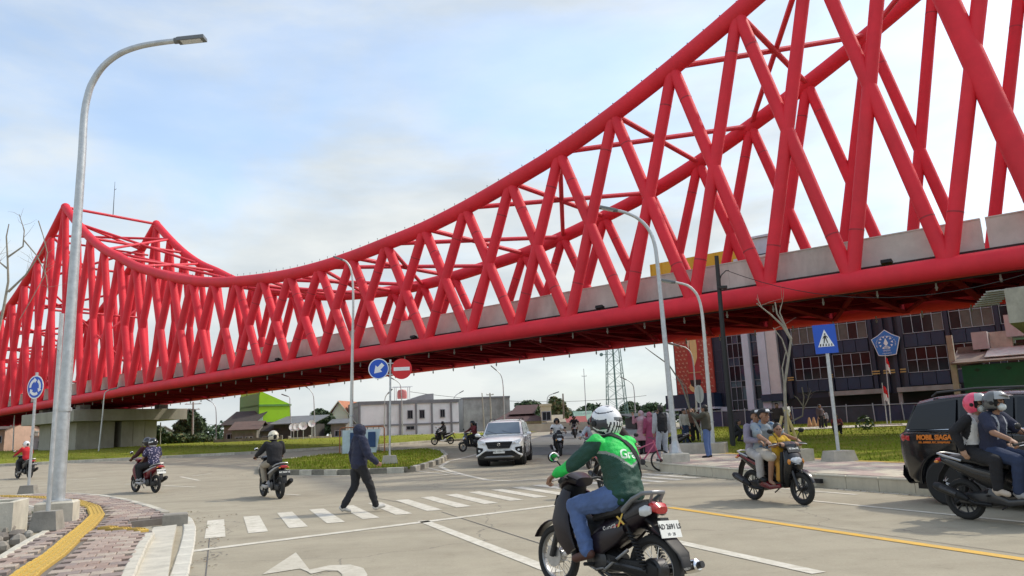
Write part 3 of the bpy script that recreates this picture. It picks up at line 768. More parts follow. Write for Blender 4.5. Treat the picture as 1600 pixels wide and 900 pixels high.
pier('concrete pier cap under the right end of the red bridge', -5.4, -1.6, -.2, BW + .6, 4.35, 5.6, [(-5.2, -2.4, 1.5, 4.2), (-5.2, -2.4, 5.8, 8.5)], .35, CONC)
# steps of the maintenance walkway by the right pier
g = G(); c = bp(-1.2, 2.2, 5.35)
for i in range(7): p = bp(-1.35 + i * .12, 1.4 + i * .35, 5.75 - i * .04); g.box(tuple(p), (.9, .22, .05), math.atan2(BD.y, BD.x))
o = ob('walkway_grating', g, GALV); tag(o, 'grey metal walkway steps hanging under the bridge near the right pier', 'walkway')
# ================================================================ lamp posts, poles and signs
LHEAD = mat('lamp_housing', (.16, .17, .175), .45, .3, .1, 8)
def pxpath(pts, Y): return [atY(u, v, Y) for u, v in pts]
def lamp(label, base, pts, r0=.085, r1=.045, head=(.62, .26), block=None, group='street lamps', m=GALV, facing=None, base_z=None, flare=True):
    Y = base.y; P = pxpath(pts, Y); P[0] = Vector((base.x, base.y, base.z))
    t = thing('street_lamp', label, 'street lamp', base, 0, group)
    # smooth the bend
    Q = [P[0]] + [P[0].lerp(P[1], k / 4) for k in (1, 2, 3)]
    T = P[1:]
    for i in range(len(T) - 1):
        p0 = T[i - 1] if i else P[0].lerp(P[1], .9); p1, p2 = T[i], T[i + 1]; p3 = T[min(i + 2, len(T) - 1)]
        for k in range(4):
            t_ = k / 4; Q.append(.5 * ((2 * p1) + (p2 - p0) * t_ + (2 * p0 - 5 * p1 + 4 * p2 - p3) * t_ * t_ + (3 * p1 - p0 - 3 * p2 + p3) * t_ ** 3))
    Q.append(T[-1])
    n_ = len(Q); g = G(); ln = [0]
    for a, b in zip(Q, Q[1:]): ln.append(ln[-1] + (b - a).length)
    g.path([q - base for q in Q], [r0 + (r1 - r0) * (l / ln[-1]) for l in ln], 12 if r0 > .05 else 7); ob('pole', g, m, t)
    d = (Q[-1] - Q[-2]).normalized(); g = G(); hl, hw = head; yaw = math.atan2(d.y, d.x); pit = -math.asin(max(-1, min(1, d.z)))
    g.bbox((hl * .5, 0, 0), (hl, hw, hl * .16), hl * .04); g.tube((-.12 * hl, 0, 0), (.05 * hl, 0, 0), r1 * 1.25, n=8)
    h = ob('lamp_head', g, LHEAD, t, Q[-1] - base, rot=(0, pit, yaw))
    g = G(); g.box((hl * .5, 0, -hl * .085), (hl * .72, hw * .74, .012)); ob('lens', g, LED, h)
    if r0 > .06:
        g = G(); L1 = (Q[1] - base); g.path([L1 * .98, L1 * 1.02], r0 * 1.12, 12); ob('pole_collar', g, GALV, t)
    if block:
        g = G(); g.bbox((0, 0, -block[2] / 2), block, .03, .3); ob('footing', g, CONC_L, t)
        if block[2] > .25:
            g = G(); g.lathe([(r0 * 2.3, 0.002), (r0 * 2.3, .025)], 4); ob('base_plate', g, GALV, t)
            if flare: g = G(); g.path([(0, 0, .0), (0, 0, .35)], [r0 * 1.9, r0 * 1.02], 10); ob('base_flare', g, m, t)
    return t
b = at(88, 815, .15); b.z = .15 + .36
lamp('tall grey street lamp on a white footing at the left corner', b, [(0, 0), (128, 245), (131.5, 182), (137, 150), (145, 128), (162, 103), (187, 84), (216, 73), (248, 67), (278, 63.5)], .115, .052, (.56, .2), (.62, .50, .40), flare=False)
b = at(1057, 722, .27); b.z = gz(b.y) + .27 + .26
lamp('tall grey street lamp on a white footing beside the pink bicycle', b, [(0, 0), (1034, 480), (1027, 410), (1023.5, 385), (1018, 367), (1008, 351), (993, 339), (975, 331.5), (962, 328.5)], .095, .048, (.52, .2), (.6, .55, .42))
b = at(1115, 706, .27); b.y = min(b.y, 30.0); b.x = atY(1115, 706, b.y).x; b.z = gz(b.y) + .25; lamp('shorter white street lamp rising just right of the tallest right hand lamp', b, [(0, 0), (1100, 520), (1097, 490), (1093, 470), (1086, 456), (1074, 446), (1060, 442), (1052, 440.5)], .09, .045, (.6, .2), m=mat('pale_lamp_steel', (.60, .60, .58), .45, .3, .1, 6))
b = at(548, 712, .1); lamp('slender white street lamp standing behind the barrier on the island', b, [(0, 0), (552, 470), (551, 440), (548, 420), (541, 409), (534, 405.5)], .11, .05, (.5, .18), m=MATS['pale_lamp_steel'])
FL = [('thin grey street lamp in front of the bushes under the bridge', 95, [(338, 686), (338, 655), (337, 638), (333, 630), (328, 626.5)]),
      ('thin grey street lamp before the lean-to roof with satellite dishes', 86, [(455, 684), (454, 650), (453, 628), (452.5, 621), (449, 619)]),
      ('thin grey street lamp with a long arm left of the white warehouse', 84, [(492, 683), (491, 640), (490, 620), (486, 611), (480, 605.5)]),
      ('thin grey street lamp in front of the left bridge pier', 66, [(154, 706), (160, 650), (163, 618), (167, 611), (172, 609)]),
      ('thin grey street lamp at the far left under the bridge', 88, [(21, 694), (22, 660), (23, 640), (18, 628), (9, 622)]),
      ('thin dark street lamp in front of the white warehouse windows', 80, [(629, 684), (628, 630), (626, 604), (622, 597), (615, 592.5)]),
      ('thin dark street lamp in front of the blank warehouse panel', 82, [(600, 685), (601, 640), (601.5, 624), (603.5, 618), (606, 615)]),
      ('thin dark street lamp rising behind the white SUV roof', 78, [(789, 672), (787, 620), (785.5, 597), (782, 585), (775, 578)]),
      ('small curved street lamp behind the grey wall building', 112, [(707, 662), (707.5, 640), (708.5, 625), (712, 618), (718, 614)]),
      ('small yellowish street lamp beside the cream house tower', 92, [(855, 668), (855, 640), (855, 624), (858, 618), (865, 615)]),
      ('curved street lamp to the right of the lattice tower', 84, [(994, 668), (992, 630), (990, 605), (985, 597), (978, 593)]),
      ('low curved street lamp in front of the red patterned panel', 50, [(1090, 670), (1086, 600), (1082, 560), (1074, 545), (1060, 540)])]
for lb, Y, pts in FL:
    b = atY(pts[0][0], pts[0][1], Y); b.z = gz(Y) + .1
    lamp(lb, b, [(0, 0)] + pts[1:], .07, .04, (.7, .22), group='distant street lamps')
# plain poles and masts
def mast(label, pts, Y, r0, r1, m, cross=None, name='utility_pole', cat='pole'):
    P = pxpath(pts, Y); b = Vector((P[0].x, Y, gz(Y))); t = thing(name, label, cat, b)
    P[0] = b; g = G(); g.path([p - b for p in P], [r0 + (r1 - r0) * i / (len(P) - 1) for i in range(len(P))], 8); ob('shaft', g, m, t)
    if cross:
        top = P[-1] - b
        for k, (dz, w) in enumerate(cross):
            g = G(); g.box((top.x, top.y, top.z - dz), (w, .08, .08), .2); ob('crossarm', g, m, t)
            for sx in (-.42, 0, .42):
                g = G(); g.lathe([(.035, 0), (.05, .05), (.03, .12)], 8, (top.x + sx * w, top.y, top.z - dz + .04)); ob('insulator', g, WHITE, t)
    return t
POLED = mat('dark_pole_paint', (.022, .022, .022), .6, 0, .2, 5)
POLEC = mat('concrete_pole', (.38, .36, .32), .85, 0, .15, 4)
up = mast('black utility pole standing on the lawn in front of the glass tower', [(1146, 703), (1132, 550), (1119.5, 400)], 31.6, .115, .09, POLED)
bq = up.location; g = G(); p0 = atY(1123, 442, 31.6) - bq; p1 = atY(1127, 430, 31.6) - bq; p2 = atY(1134, 423, 31.6) - bq; p3 = atY(1139, 423, 31.6) - bq; g.path([p0, p1, p2, p3], .025, 6); ob('lamp_arm', g, POLED, up)
g = G(); g.box(tuple(atY(1129, 449, 31.5) - bq), (.35, .2, .12)); ob('floodlight', g, POLED, up)
mast('concrete utility pole with crossarm above the bushes', [(301, 690), (301.5, 655), (302, 628)], 92, .14, .10, POLEC, [(.25, 1.9), (.9, 1.6)])
mast('pale slim pole left of its twin behind the white SUV', [(757, 672), (755, 640), (753, 614)], 80, .07, .05, POLEC)
mast('pale pole with a small crossarm right of its twin behind the white SUV', [(767, 672), (767, 640), (765.5, 614)], 82, .09, .07, POLEC, [(.2, .8)])
mast('brown wooden pole beside the leafy street tree', [(881, 672), (880.5, 640), (879.5, 615)], 88, .10, .08, mat('old_wood_pole', (.20, .16, .12), .9, 0, .2, 4))
mast('very thin tall radio mast left of the lattice tower', [(916, 664), (914.5, 620), (912, 576)], 120, .09, .05, GALV, [(1.2, .8), (7, 1.2)], 'radio_mast', 'mast')
mast('thin grey post between the bushes and the old houses', [(250, 700), (250.5, 680), (251, 660)], 84, .07, .06, POLEC)
# flag poles with red and white flags before the campus
def flagpole(label, u, vb, vt, Y, flags):
    t = mast(label, [(u, vb), (u - 4, (vb + vt) / 2), (u - 9, vt)], Y, .035, .025, GALV, None, 'flagpole', 'flagpole'); b = t.location
    for (fu, fv, h, w) in flags:
        p = atY(fu, fv, Y) - b
        for k, m_ in ((0, SIGNR), (1, WHITE)):
            g = G(); vs = []; n_ = 6
            for i in range(n_ + 1):
                for j in (0, 1): vs.append((p.x + w * i / n_ * .8, p.y + .08 * math.sin(i * 1.5 + j), p.z - (k + j) * h / 2 - .25 * w * (i / n_) ** 2 - (.05 * i if j else .05 * i)))
            g.add(vs, [(2 * i, 2 * i + 1, 2 * i + 3, 2 * i + 2) for i in range(n_)]); ob('flag', g, m_, t)
flagpole('leaning flagpole with drooping red flags before the pentagon emblem', 1392, 668, 554, 47, [(1382.5, 556, .8, .26)])
flagpole('shorter flagpole with a red and white flag on the campus lawn', 1387, 668, 598, 46.5, [(1379.5, 601, .9, .28)])
g = G(); c = at(1390, 668, .2); g.bbox((0, 0, .18), (1.5, .8, .36), .03); tag(ob('flag_plinth', g, CONC, None, (c.x, c.y, c.z - .15), -.6), 'low concrete plinth at the foot of the flagpoles', 'plinth')
# ---------------------------------------------------------------- road signs
def disc(g, c, r, y, n=40, th=.004):
    g.prism3([(c[0] + r * math.cos(2 * math.pi * i / n), y, c[1] + r * math.sin(2 * math.pi * i / n)) for i in range(n)], (0, -th, 0)); return g
def poly2(g, pts, y, th=.003): g.prism3([(p[0], y, p[1]) for p in pts], (0, -th, 0)); return g
def arrow_ring(g, r, w, a0, a1, y, th=.003, n=8, head=22):
    sg = 1 if a1 > a0 else -1
    for k in range(n):
        t0, t1 = R_(a0 + (a1 - a0) * k / n), R_(a0 + (a1 - a0) * (k + 1) / n)
        poly2(g, [(q * math.cos(t), q * math.sin(t)) for q, t in ((r - w / 2, t0), (r + w / 2, t0), (r + w / 2, t1), (r - w / 2, t1))], y, th)
    t1, t2 = R_(a1), R_(a1 + sg * head)
    poly2(g, [((r - w * 1.05) * math.cos(t1), (r - w * 1.05) * math.sin(t1)), ((r + w * 1.05) * math.cos(t1), (r + w * 1.05) * math.sin(t1)), (r * math.cos(t2), r * math.sin(t2))], y, th)
def sign_post(label, base, top_px, r=.035, footing=None, tilt_m=GALV, fm=CONC_D, cat='road sign', back=0.0):
    t = thing('road_sign', label, cat, base); P = atY(top_px[0], top_px[1], base.y) - base
    f = footing[2] if footing else 0
    g = G(); g.path([(0, 0, f * .5), (P.x * .5, back, P.z * .5), (P.x, back * 2, P.z)], r, 10); ob('post', g, tilt_m, t)
    if footing: g = G(); g.box((0, 0, footing[2] / 2), footing, .2, top=.8); ob('footing', g, fm, t)
    return t
# roundabout sign
b = at(44, 771, .15); b.z = gz(b.y) + .15
t = sign_post('round blue roundabout sign with three white arrows at the left corner', b, (58, 582), .04, (.46, .40, .24))
c = atY(57, 605, b.y) - b; rr = 18.2 * b.y / 1172
pl_ = bpy.data.objects.new('sign_plate', None)
g = G(); disc(g, (0, 0), rr, 0, 44, .006); plate = ob('sign_plate', g, SIGNW, t, (c.x, c.y - .05, c.z), rot=(0, 0, R_(-22)))
g = G(); disc(g, (0, 0), rr * .90, -.0065); ob('sign_face', g, SIGNB, plate)
g = G()
for a in (0, 120, 240): arrow_ring(g, rr * .60, rr * .24, a + 62, a - 18, -.011, head=28)
ob('arrow_symbol', g, SIGNW, plate, smooth=0)
# pole whose sign is seen edge on
b = at(73, 828, .15); b.z = .15
t = sign_post('thin grey sign pole seen edge-on in front of the tall lamp', b, (97, 490), .036, (.42, .38, .30)); c = atY(93.5, 520, b.y) - b
g = G(); g.box((0, 0, 0), (.012, .62, .62)); ob('sign_plate', g, GALV, t, (c.x, c.y, c.z), R_(28))
# keep-left and no-entry pair
b = at(609, 724, .22); b.z = gz(b.y) + .22
t = sign_post('sign post on the island with a blue keep-left disc and a red no-entry disc', b, (610, 562), .04, (.62, .6, .3), fm=CONC)
rr = 16 * b.y / 1172
for nm, u, lab in (('keep_left_disc', 592, 'blue disc with a white arrow pointing down left'), ('no_entry_disc', 628, 'red disc with a white bar')):
    c = atY(u, 576.5, b.y) - b; g = G(); disc(g, (0, 0), rr, 0, 44, .006)
    pl_ = ob(nm, g, SIGNW if nm[0] == 'k' else SIGNR, t, (c.x, c.y - .06, c.z)); pl_['label'] = lab
    if nm[0] == 'k':
        g = G(); disc(g, (0, 0), rr * .91, -.0065); ob('sign_face', g, SIGNB, pl_)
        g = G(); a = .707
        def rot(p): return ((p[0] * a - p[1] * a) * rr, (p[0] * a + p[1] * a) * rr)
        # arrow along -x rotated 45 degrees -> down left
        poly2(g, [rot(p) for p in ((.62, .19), (.05, .19), (.05, .46), (-.62, 0), (.05, -.46), (.05, -.19), (.62, -.19))], -.011); ob('arrow_symbol', g, SIGNW, pl_, smooth=0)
    else:
        g = G(); poly2(g, [(-.78 * rr, -.17 * rr), (.78 * rr, -.17 * rr), (.78 * rr, .17 * rr), (-.78 * rr, .17 * rr)], -.0065); ob('bar_symbol', g, SIGNW, pl_, smooth=0)
for dz in (.22, -.22):
    c = atY(610, 576.5, b.y) - b; g = G(); g.box((c.x, c.y - .02, c.z + dz), (rr * 1.6, .03, .04)); ob('bracket', g, GALV, t)
# pedestrian crossing sign
b = at(1312, 722, .25); b.z = gz(b.y) + .2
t = sign_post('blue rectangular pedestrian crossing sign on a leaning pole by the footway', b, (1288, 512), .045, (.72, .62, .34), fm=CONC)
c = atY(1288, 530, b.y) - b; W_, H_ = 34 * b.y / 1172, 45 * b.y / 1172
tl = R_(-4)
g = G(); g.box((0, 0, 0), (W_, .008, H_)); pl_ = ob('sign_plate', g, SIGNB, t, (c.x, c.y - .06, c.z), rot=(0, R_(-1.5), R_(-8)))
g = G(); poly2(g, [(-.36 * W_, -.27 * H_), (.36 * W_, -.27 * H_), (0, .33 * H_)], -.005); ob('triangle_symbol', g, SIGNW, pl_, smooth=0)
g = G(); q = lambda pts: poly2(g, [(x * W_, y * H_) for x, y in pts], -.0085, .002)
q([(-.03, .14), (.03, .14), (.035, .17), (.02, .195), (-.02, .195), (-.035, .17)])
q([(-.055, .03), (.05, .03), (.045, .12), (-.045, .12)])
q([(-.06, .03), (-.005, .03), (-.06, -.15), (-.105, -.15)]); q([(0, .03), (.05, .03), (.10, -.14), (.06, -.15)])
q([(-.05, .115), (-.04, .07), (-.10, .0), (-.12, .02)]); q([(.045, .115), (.05, .07), (.115, .02), (.12, .05)])
for k in range(5): x = -.26 + k * .125; q([(x - .03, -.25), (x + .03, -.25), (x + .045 - .02 * k * .3, -.165), (x - .005, -.165)])
ob('pedestrian_symbol', g, SIGNK, pl_, smooth=0)
for dz in (-.3, .3):
    g = G(); g.box((c.x, c.y - .03, c.z + dz * H_), (.16, .03, .05)); ob('bracket', g, GALV, t)
# white round sign seen from its back, at the campus entrance
b = at(1097, 690, .3); t = sign_post('white oval sign board on a thin post before the campus entrance', b, (1093, 604), .03); c = atY(1092, 616, b.y) - b
g = G(); disc(g, (0, 0), .42, 0, 36, .012); pl_ = ob('sign_plate', g, SIGNW, t, (c.x, c.y - .05, c.z), rot=(0, 0, R_(48)))
g = G(); poly2(g, [(-.03, -.36), (.03, -.36), (.03, .36), (-.03, .36)], -.0125); ob('back_rail', g, GALV, pl_, smooth=0)
# overhead cable from the utility pole to the right
g = G(); A = atY(1139, 424, 31.6); Bc = bp(-3, -1.2, 6.0)
g.path([A.lerp(Bc, k / 16) + Vector((0, 0, -1.1 * 4 * (k / 16) * (1 - k / 16))) for k in range(17)], .014, 5); tag(ob('overhead_cable', g, POLED), 'thin black cable sagging from the utility pole across the bridge side', 'cable')
g = G(); A = atY(640, 612, 110); Bc = atY(1010, 618, 120)
g.path([A.lerp(Bc, k / 16) + Vector((0, 0, -1.2 * 4 * (k / 16) * (1 - k / 16))) for k in range(17)], .03, 5); tag(ob('overhead_cable', g, POLED), 'thin distant power line above the house roofs', 'cable')
# crowd barrier with blue banner on the island
b = at(566, 712, .15); b.z = gz(b.y) + .12
t = thing('crowd_barrier', 'rusty steel crowd barrier with pale blue banner on the island edge', 'barrier', b, R_(3))
RUST = mat('rusty_orange_steel', (.36, .14, .06), .7, .3, .35, 8); sc = b.y / 1172
wd, hh = 68 * sc, 44 * sc
g = G(); rd = .12
pts = [(-wd / 2, 0, .12 + rd), (-wd / 2, 0, hh - rd), (-wd / 2 + .3 * rd, 0, hh - .3 * rd), (-wd / 2 + rd, 0, hh), (wd / 2 - rd, 0, hh), (wd / 2 - .3 * rd, 0, hh - .3 * rd), (wd / 2, 0, hh - rd), (wd / 2, 0, .12 + rd), (wd / 2 - .3 * rd, 0, .12 + .3 * rd), (wd / 2 - rd, 0, .12), (-wd / 2 + rd, 0, .12), (-wd / 2 + .3 * rd, 0, .12 + .3 * rd), (-wd / 2, 0, .12 + rd)]
g.path(pts, .028, 8); ob('frame', g, RUST, t)
for k in range(1, 8):
    g = G(); x = -wd / 2 + wd * k / 8; g.tube((x, 0, .12), (x, 0, hh), .016, n=6); ob('bar', g, STEEL_D, t)
for sx in (-1, 1):
    g = G(); g.path([(sx * wd * .46, -.32, 0), (sx * wd * .46, -.2, .1), (sx * wd * .46, 0, .14), (sx * wd * .46, .2, .1), (sx * wd * .46, .32, 0)], .022, 6); ob('foot', g, RUST, t)
BANN = mat('pale_blue_banner', (.50, .60, .66), .6, 0, .2, 2); BANB = mat('navy_banner_print', (.02, .06, .17), .6, 0, .1, 2)
g = G(); vs = []; nx = 24
for i in range(nx + 1):
    for j in range(5):
        x = -wd * .44 + wd * .86 * i / nx; z = .17 + (hh - .3) * j / 4
        if i > nx - 3: x -= .1 * (4 - j) * .6
        vs.append((x, -.035 - .012 * math.sin(i * 1.9) - .01 * math.sin(i * .7 + j), z))
g.add(vs, [(i * 5 + j, (i + 1) * 5 + j, (i + 1) * 5 + j + 1, i * 5 + j + 1) for i in range(nx) for j in range(4)]); ob('banner', g, BANN, t)
for x in (-.18, .22): g = G(); g.box((x * wd, -.062, hh * .56), (wd * .17, .008, hh * .52)); ob('banner_print', g, BANB, t)
# ================================================================ campus building behind the bridge
NAVY = mat('navy_cladding', (.008, .016, .036), .42, 0, .22, 1.2, dirt=.2)
NAVY2 = mat('navy_cladding_light', (.010, .024, .054), .42, 0, .2, 1.5)
WPAN = mat('white_cladding', (.54, .57, .63), .55, 0, .08, 1.5, dirt=.15)
FRAMEW = mat('window_frame_white', (.36, .37, .40), .5, 0, .06, 3)
GL = [mat('glass_dark', (.012, .013, .018), .08, 0, .2, 1, spec=.18), mat('glass_red_curtain', (.034, .013, .012), .12, 0, .3, 1.5, spec=.18), mat('glass_beige_curtain', (.12, .105, .09), .12, 0, .25, 1.5, spec=.18), mat('glass_brown_curtain', (.026, .017, .016), .1, 0, .3, 1.5, spec=.18)]
GLB = mat('glass_blue_reflection', (.02, .05, .085), .06, 0, .3, .6)
def fpt(s, z, D=62.0): p = BD * s + BN * D; return Vector((p.x, p.y, z))
camp = thing('campus_building', 'navy blue campus building with window grids behind the bridge', 'building', fpt(17, .8, 66))
FAN = math.atan2(BD.y, BD.x)
def fbox(name, s0, s1, z0, z1, d0, d1, m, parent=camp, top=camp, bev=0):
    g = G(); c = fpt((s0 + s1) / 2, (z0 + z1) / 2, (d0 + d1) / 2) - camp.location
    (g.bbox if bev else g.box)(tuple(c), (abs(s1 - s0), abs(d1 - d0), z1 - z0), *( [bev, FAN] if bev else [FAN])); return ob(name, g, m, parent, smooth=0)
fbox('wall', 20.98, 2.0, .6, 13.0, 62.25, 75, NAVY)
fbox('stair_block', 26.98, 21.02, .6, 15.2, 62.3, 74, NAVY)
fbox('left_block', 30.8, 27.02, .6, 14.8, 62.3, 74, NAVY)
fbox('roof_band', 32.3, 23.6, 14.83, 15.95, 61.9, 74, mat('yellow_roof_band', (.62, .36, .012), .5, 0, .08, .8))
for k in range(9):
    s_ = 32.2 - k * 1.05; fbox('roof_band_rib', s_, s_ - .05, 14.84, 15.94, 61.84, 61.897, MATS['yellow_roof_band'])
fbox('roof_tower', 23.4, 21.4, 13.02, 17.0, 64, 68, WPAN)
fbox('roof_tower_cap', 23.55, 21.25, 17.02, 17.2, 63.8, 68.2, WPAN)
# batik panel
BATIK = mat('batik_red_panel', (.38, .052, .030), .6, 0, .15, 2); BMOT = mat('batik_motif', (.62, .34, .22), .6, 0, .15, 3); GOLD = mat('batik_gold', (.72, .50, .20), .5, 0, .1, 2)
bat = fbox('batik_panel', 30.6, 27.05, 3.8, 12.5, 62.05, 62.28, BATIK)
def fpoly(name, pts, D, m, parent, th=.02):
    g = G(); g.prism3([fpt(s, z, D) - camp.location for s, z in pts], BN * th); return ob(name, g, m, parent, smooth=0)
g = G()
for j in range(24):
    for i in range(10):
        s_ = 30.4 - i * .37 - (.185 if j % 2 else 0); z = 3.98 + j * .36
        if 28.2 < s_ < 29.35 : continue
        if s_ < 27.15: continue
        r = .12
        c = fpt(s_, z, 62.02) - camp.location
        for a in (R_(25), R_(115), R_(205)):
            ax = BD * math.cos(a) * r + Vector((0, 0, math.sin(a) * r)); bx_ = BD * -math.sin(a) * .035 + Vector((0, 0, math.cos(a) * .035))
            g.prism3([c + bx_ * .3, c + ax * .5 + bx_, c + ax, c + ax * .5 - bx_], BN * .02)
o = ob('batik_motifs', g, BMOT, bat, smooth=0); o['kind'] = 'stuff'
fpoly('batik_centre', [(29.35, 3.9), (28.2, 3.9), (28.2, 12.4), (29.35, 12.4)], 62.025, mat('batik_crimson', (.42, .035, .03), .6, 0, .2, 2), bat)
def oval(s, z, a, b_, n=18): return [(s + a * math.cos(2 * math.pi * i / n), z + b_ * math.sin(2 * math.pi * i / n)) for i in range(n)]
fpoly('batik_figure', [(28.75, 6.2), (28.45, 6.9), (28.4, 8.0), (28.55, 9.6), (28.9, 9.6), (29.05, 8.0), (28.95, 6.9)], 62.0, GOLD, bat)
fpoly('batik_figure', oval(28.85, 4.35, .55, .45), 62.0, GOLD, bat)
fpoly('batik_figure', [(29.3, 5.0), (28.25, 5.0), (28.35, 4.5), (28.8, 4.25), (29.2, 4.5)], 61.985, mat('batik_black', (.025, .012, .01), .6, 0, .1, 2), bat)
fpoly('batik_figure', [(29.3, 8.2), (29.15, 7.7), (29.0, 8.6), (29.1, 9.4), (29.3, 9.4)], 61.995, mat('batik_cream', (.70, .55, .38), .6, 0, .1, 2), bat)
fbox('banner_rail', 29.4, 28.15, 5.62, 5.66, 61.96, 61.98, GOLD)
fbox('entrance_canopy', 31.1, 26.6, 2.55, 3.72, 60.6, 62.28, NAVY2)
fbox('canopy_edge', 31.15, 26.55, 2.38, 2.545, 60.55, 62.28, WPAN)
for s_ in (30.9, 29.6, 28.2): fbox('column', s_, s_ - .22, .6, 2.37, 60.9, 61.15, WPAN)
fbox('entrance_shade', 30.6, 27.2, .65, 2.36, 62.2, 62.29, mat('recess_shade', (.012, .011, .011), .7, 0, .2, 2))  # flat near-black sheet stands for the shade inside the entrance
fbox('entrance_panel', 26.5, 25.75, .8, 2.5, 61.6, 61.8, WPAN)
# navy joints
def grid(parent, s0, s1, z0, z1, ns, nz, D, m, w=.03):
    g = G()
    for i in range(ns + 1):
        s_ = s0 + (s1 - s0) * i / ns; c = fpt(s_, (z0 + z1) / 2, D) - camp.location; g.box(tuple(c), (w, .03, z1 - z0), FAN)
    for j in range(nz + 1):
        z = z0 + (z1 - z0) * j / nz; c = fpt((s0 + s1) / 2, z, D - .004) - camp.location; g.box(tuple(c), (abs(s1 - s0), .03, w), FAN)
    return ob('joint_grid', g, m, parent, smooth=0)
JN = mat('cladding_joint', (.055, .06, .10), .5, 0, .1, 2)
grid(camp, 27.0, 25.7, 1.0, 12, 2, 12, 62.28, JN)
# glass tower bays with panes
def window(name, s0, s1, z0, z1, ns, nz, D, palette, fr=.036, depth=.06, zs=None, m=None):
    w = bpy.data.objects.new(name, None); COL.objects.link(w); w.parent = camp; w.location = fpt((s0 + s1) / 2, z0, D) - camp.location
    zs = zs or [z0 + (z1 - z0) * j / nz for j in range(nz + 1)]
    off = camp.location + w.location
    for i in range(ns):
        for j in range(len(zs) - 1):
            sa, sb = s0 + (s1 - s0) * i / ns, s0 + (s1 - s0) * (i + 1) / ns; g = G()
            c = fpt((sa + sb) / 2, (zs[j] + zs[j + 1]) / 2, D + random.uniform(0, .02)) - off
            g.box(tuple(c), (abs(sb - sa) - fr * .5, .02, zs[j + 1] - zs[j] - fr * .5), FAN + random.uniform(-.006, .006)); ob('pane', g, random.choice(palette), w, smooth=0)
    g = G()
    for i in range(ns + 1):
        s_ = s0 + (s1 - s0) * i / ns; c = fpt(s_, (z0 + z1) / 2, D - .05) - off; g.box(tuple(c), (fr, depth, z1 - z0), FAN)
    for z in zs: c = fpt((s0 + s1) / 2, z, D - .047) - off; g.box(tuple(c), (abs(s1 - s0) + fr, depth - .01, fr), FAN)
    ob('window_frame', g, m or FRAMEW, w, smooth=0); return w
zs = [2.0, 3.0, 4.1, 4.6, 5.9, 6.6, 7.8, 8.5, 9.6, 11]
window('window', 25.65, 24.22, 2.0, 11, 3, 1, 62.2, [GL[0], GL[0], GLB, GLB], .05, zs=zs, m=mat('grey_mullion', (.22, .23, .26), .5, .2, .1, 2))
window('window', 23.58, 22.92, 2.0, 11, 1, 1, 62.2, [GL[0], GLB], .05, zs=zs, m=MATS['grey_mullion'])
fbox('white_pilaster', 24.18, 23.62, 1.3, 15.0, 61.7, 62.28, WPAN); fbox('white_pilaster', 22.88, 22.2, 2.2, 15.0, 61.75, 62.28, WPAN); fbox('white_panel', 22.17, 21.3, 3.35, 15.0, 61.85, 62.28, mat('cream_cladding', (.62, .57, .54), .55, 0, .08, 1.5, dirt=.15))
fbox('navy_band', 22.9, 21.0, 2.75, 3.32, 61.5, 62.28, NAVY2); fbox('white_panel', 22.6, 21.4, 1.0, 2.7, 62.0, 62.2, WPAN)
# main wing: window strips, spandrels, pilasters, ledges
pal_lo = [GL[3], GL[3], GL[1], GL[0]]; pal_hi = [GL[2], GL[1], GL[2], GL[3], GL[0]]
for (a, b_) in ((20.1, 17.5), (17.1, 14.35), (11.85, 9.15), (8.7, 6.0), (5.6, 3.0)):
    window('window', a, b_, 4.28, 6.08, 4, 2, 62.15, pal_lo); window('window', a, b_, 7.18, 8.98, 4, 1, 62.15, pal_hi, zs=[7.18, 8.45, 8.98]); window('window', a, b_, 10.1, 11.9, 4, 2, 62.15, pal_hi)
    for z0, z1 in ((3.3, 4.22), (6.14, 7.12), (9.04, 10.04)):
        n_ = 3
        for i in range(n_):
            sa, sb = a + (b_ - a) * i / n_, a + (b_ - a) * (i + 1) / n_; fbox('spandrel_panel', sa - .02, sb + .02, z0 + .02, z1 - .02, 62.02, 62.24, NAVY2)
for s_ in (20.55, 17.3, 14.1, 13.3, 12.6, 12.0, 8.93, 5.8): fbox('pilaster', s_ + .14, s_ - .14, 2.9, 13, 61.9, 62.24, NAVY)
GOLDT = mat('gold_trim', (.42, .29, .10), .4, .4, .1, 2)
for s0, s1 in ((14.3, 13.75), (13.5, 12.7), (12.35, 11.95), (17.5, 17.15), (20.7, 20.2)):
    for z in (4.32, 4.5): fbox('gold_trim', s0, s1, z, z + .09, 61.84, 61.895, GOLDT)
LEDGE = mat('ledge_concrete', (.30, .27, .24), .85, 0, .15, 2, dirt=.3)
for s0, s1 in ((17.3, 13.4), (12.5, 8.6), (8.0, 4.0)):
    fbox('ledge', s0, s1, 2.86, 3.2, 60.7, 62.24, LEDGE)
    for s_ in (s0, s1 + .25): fbox('column', s_, s_ - .25, .6, 2.855, 60.9, 61.2, LEDGE)
fbox('ground_floor_shade', 20.9, 3, .62, 2.84, 62.0, 62.22, MATS['recess_shade'])  # dark strip on the wall stands for shade in the ground floor recess
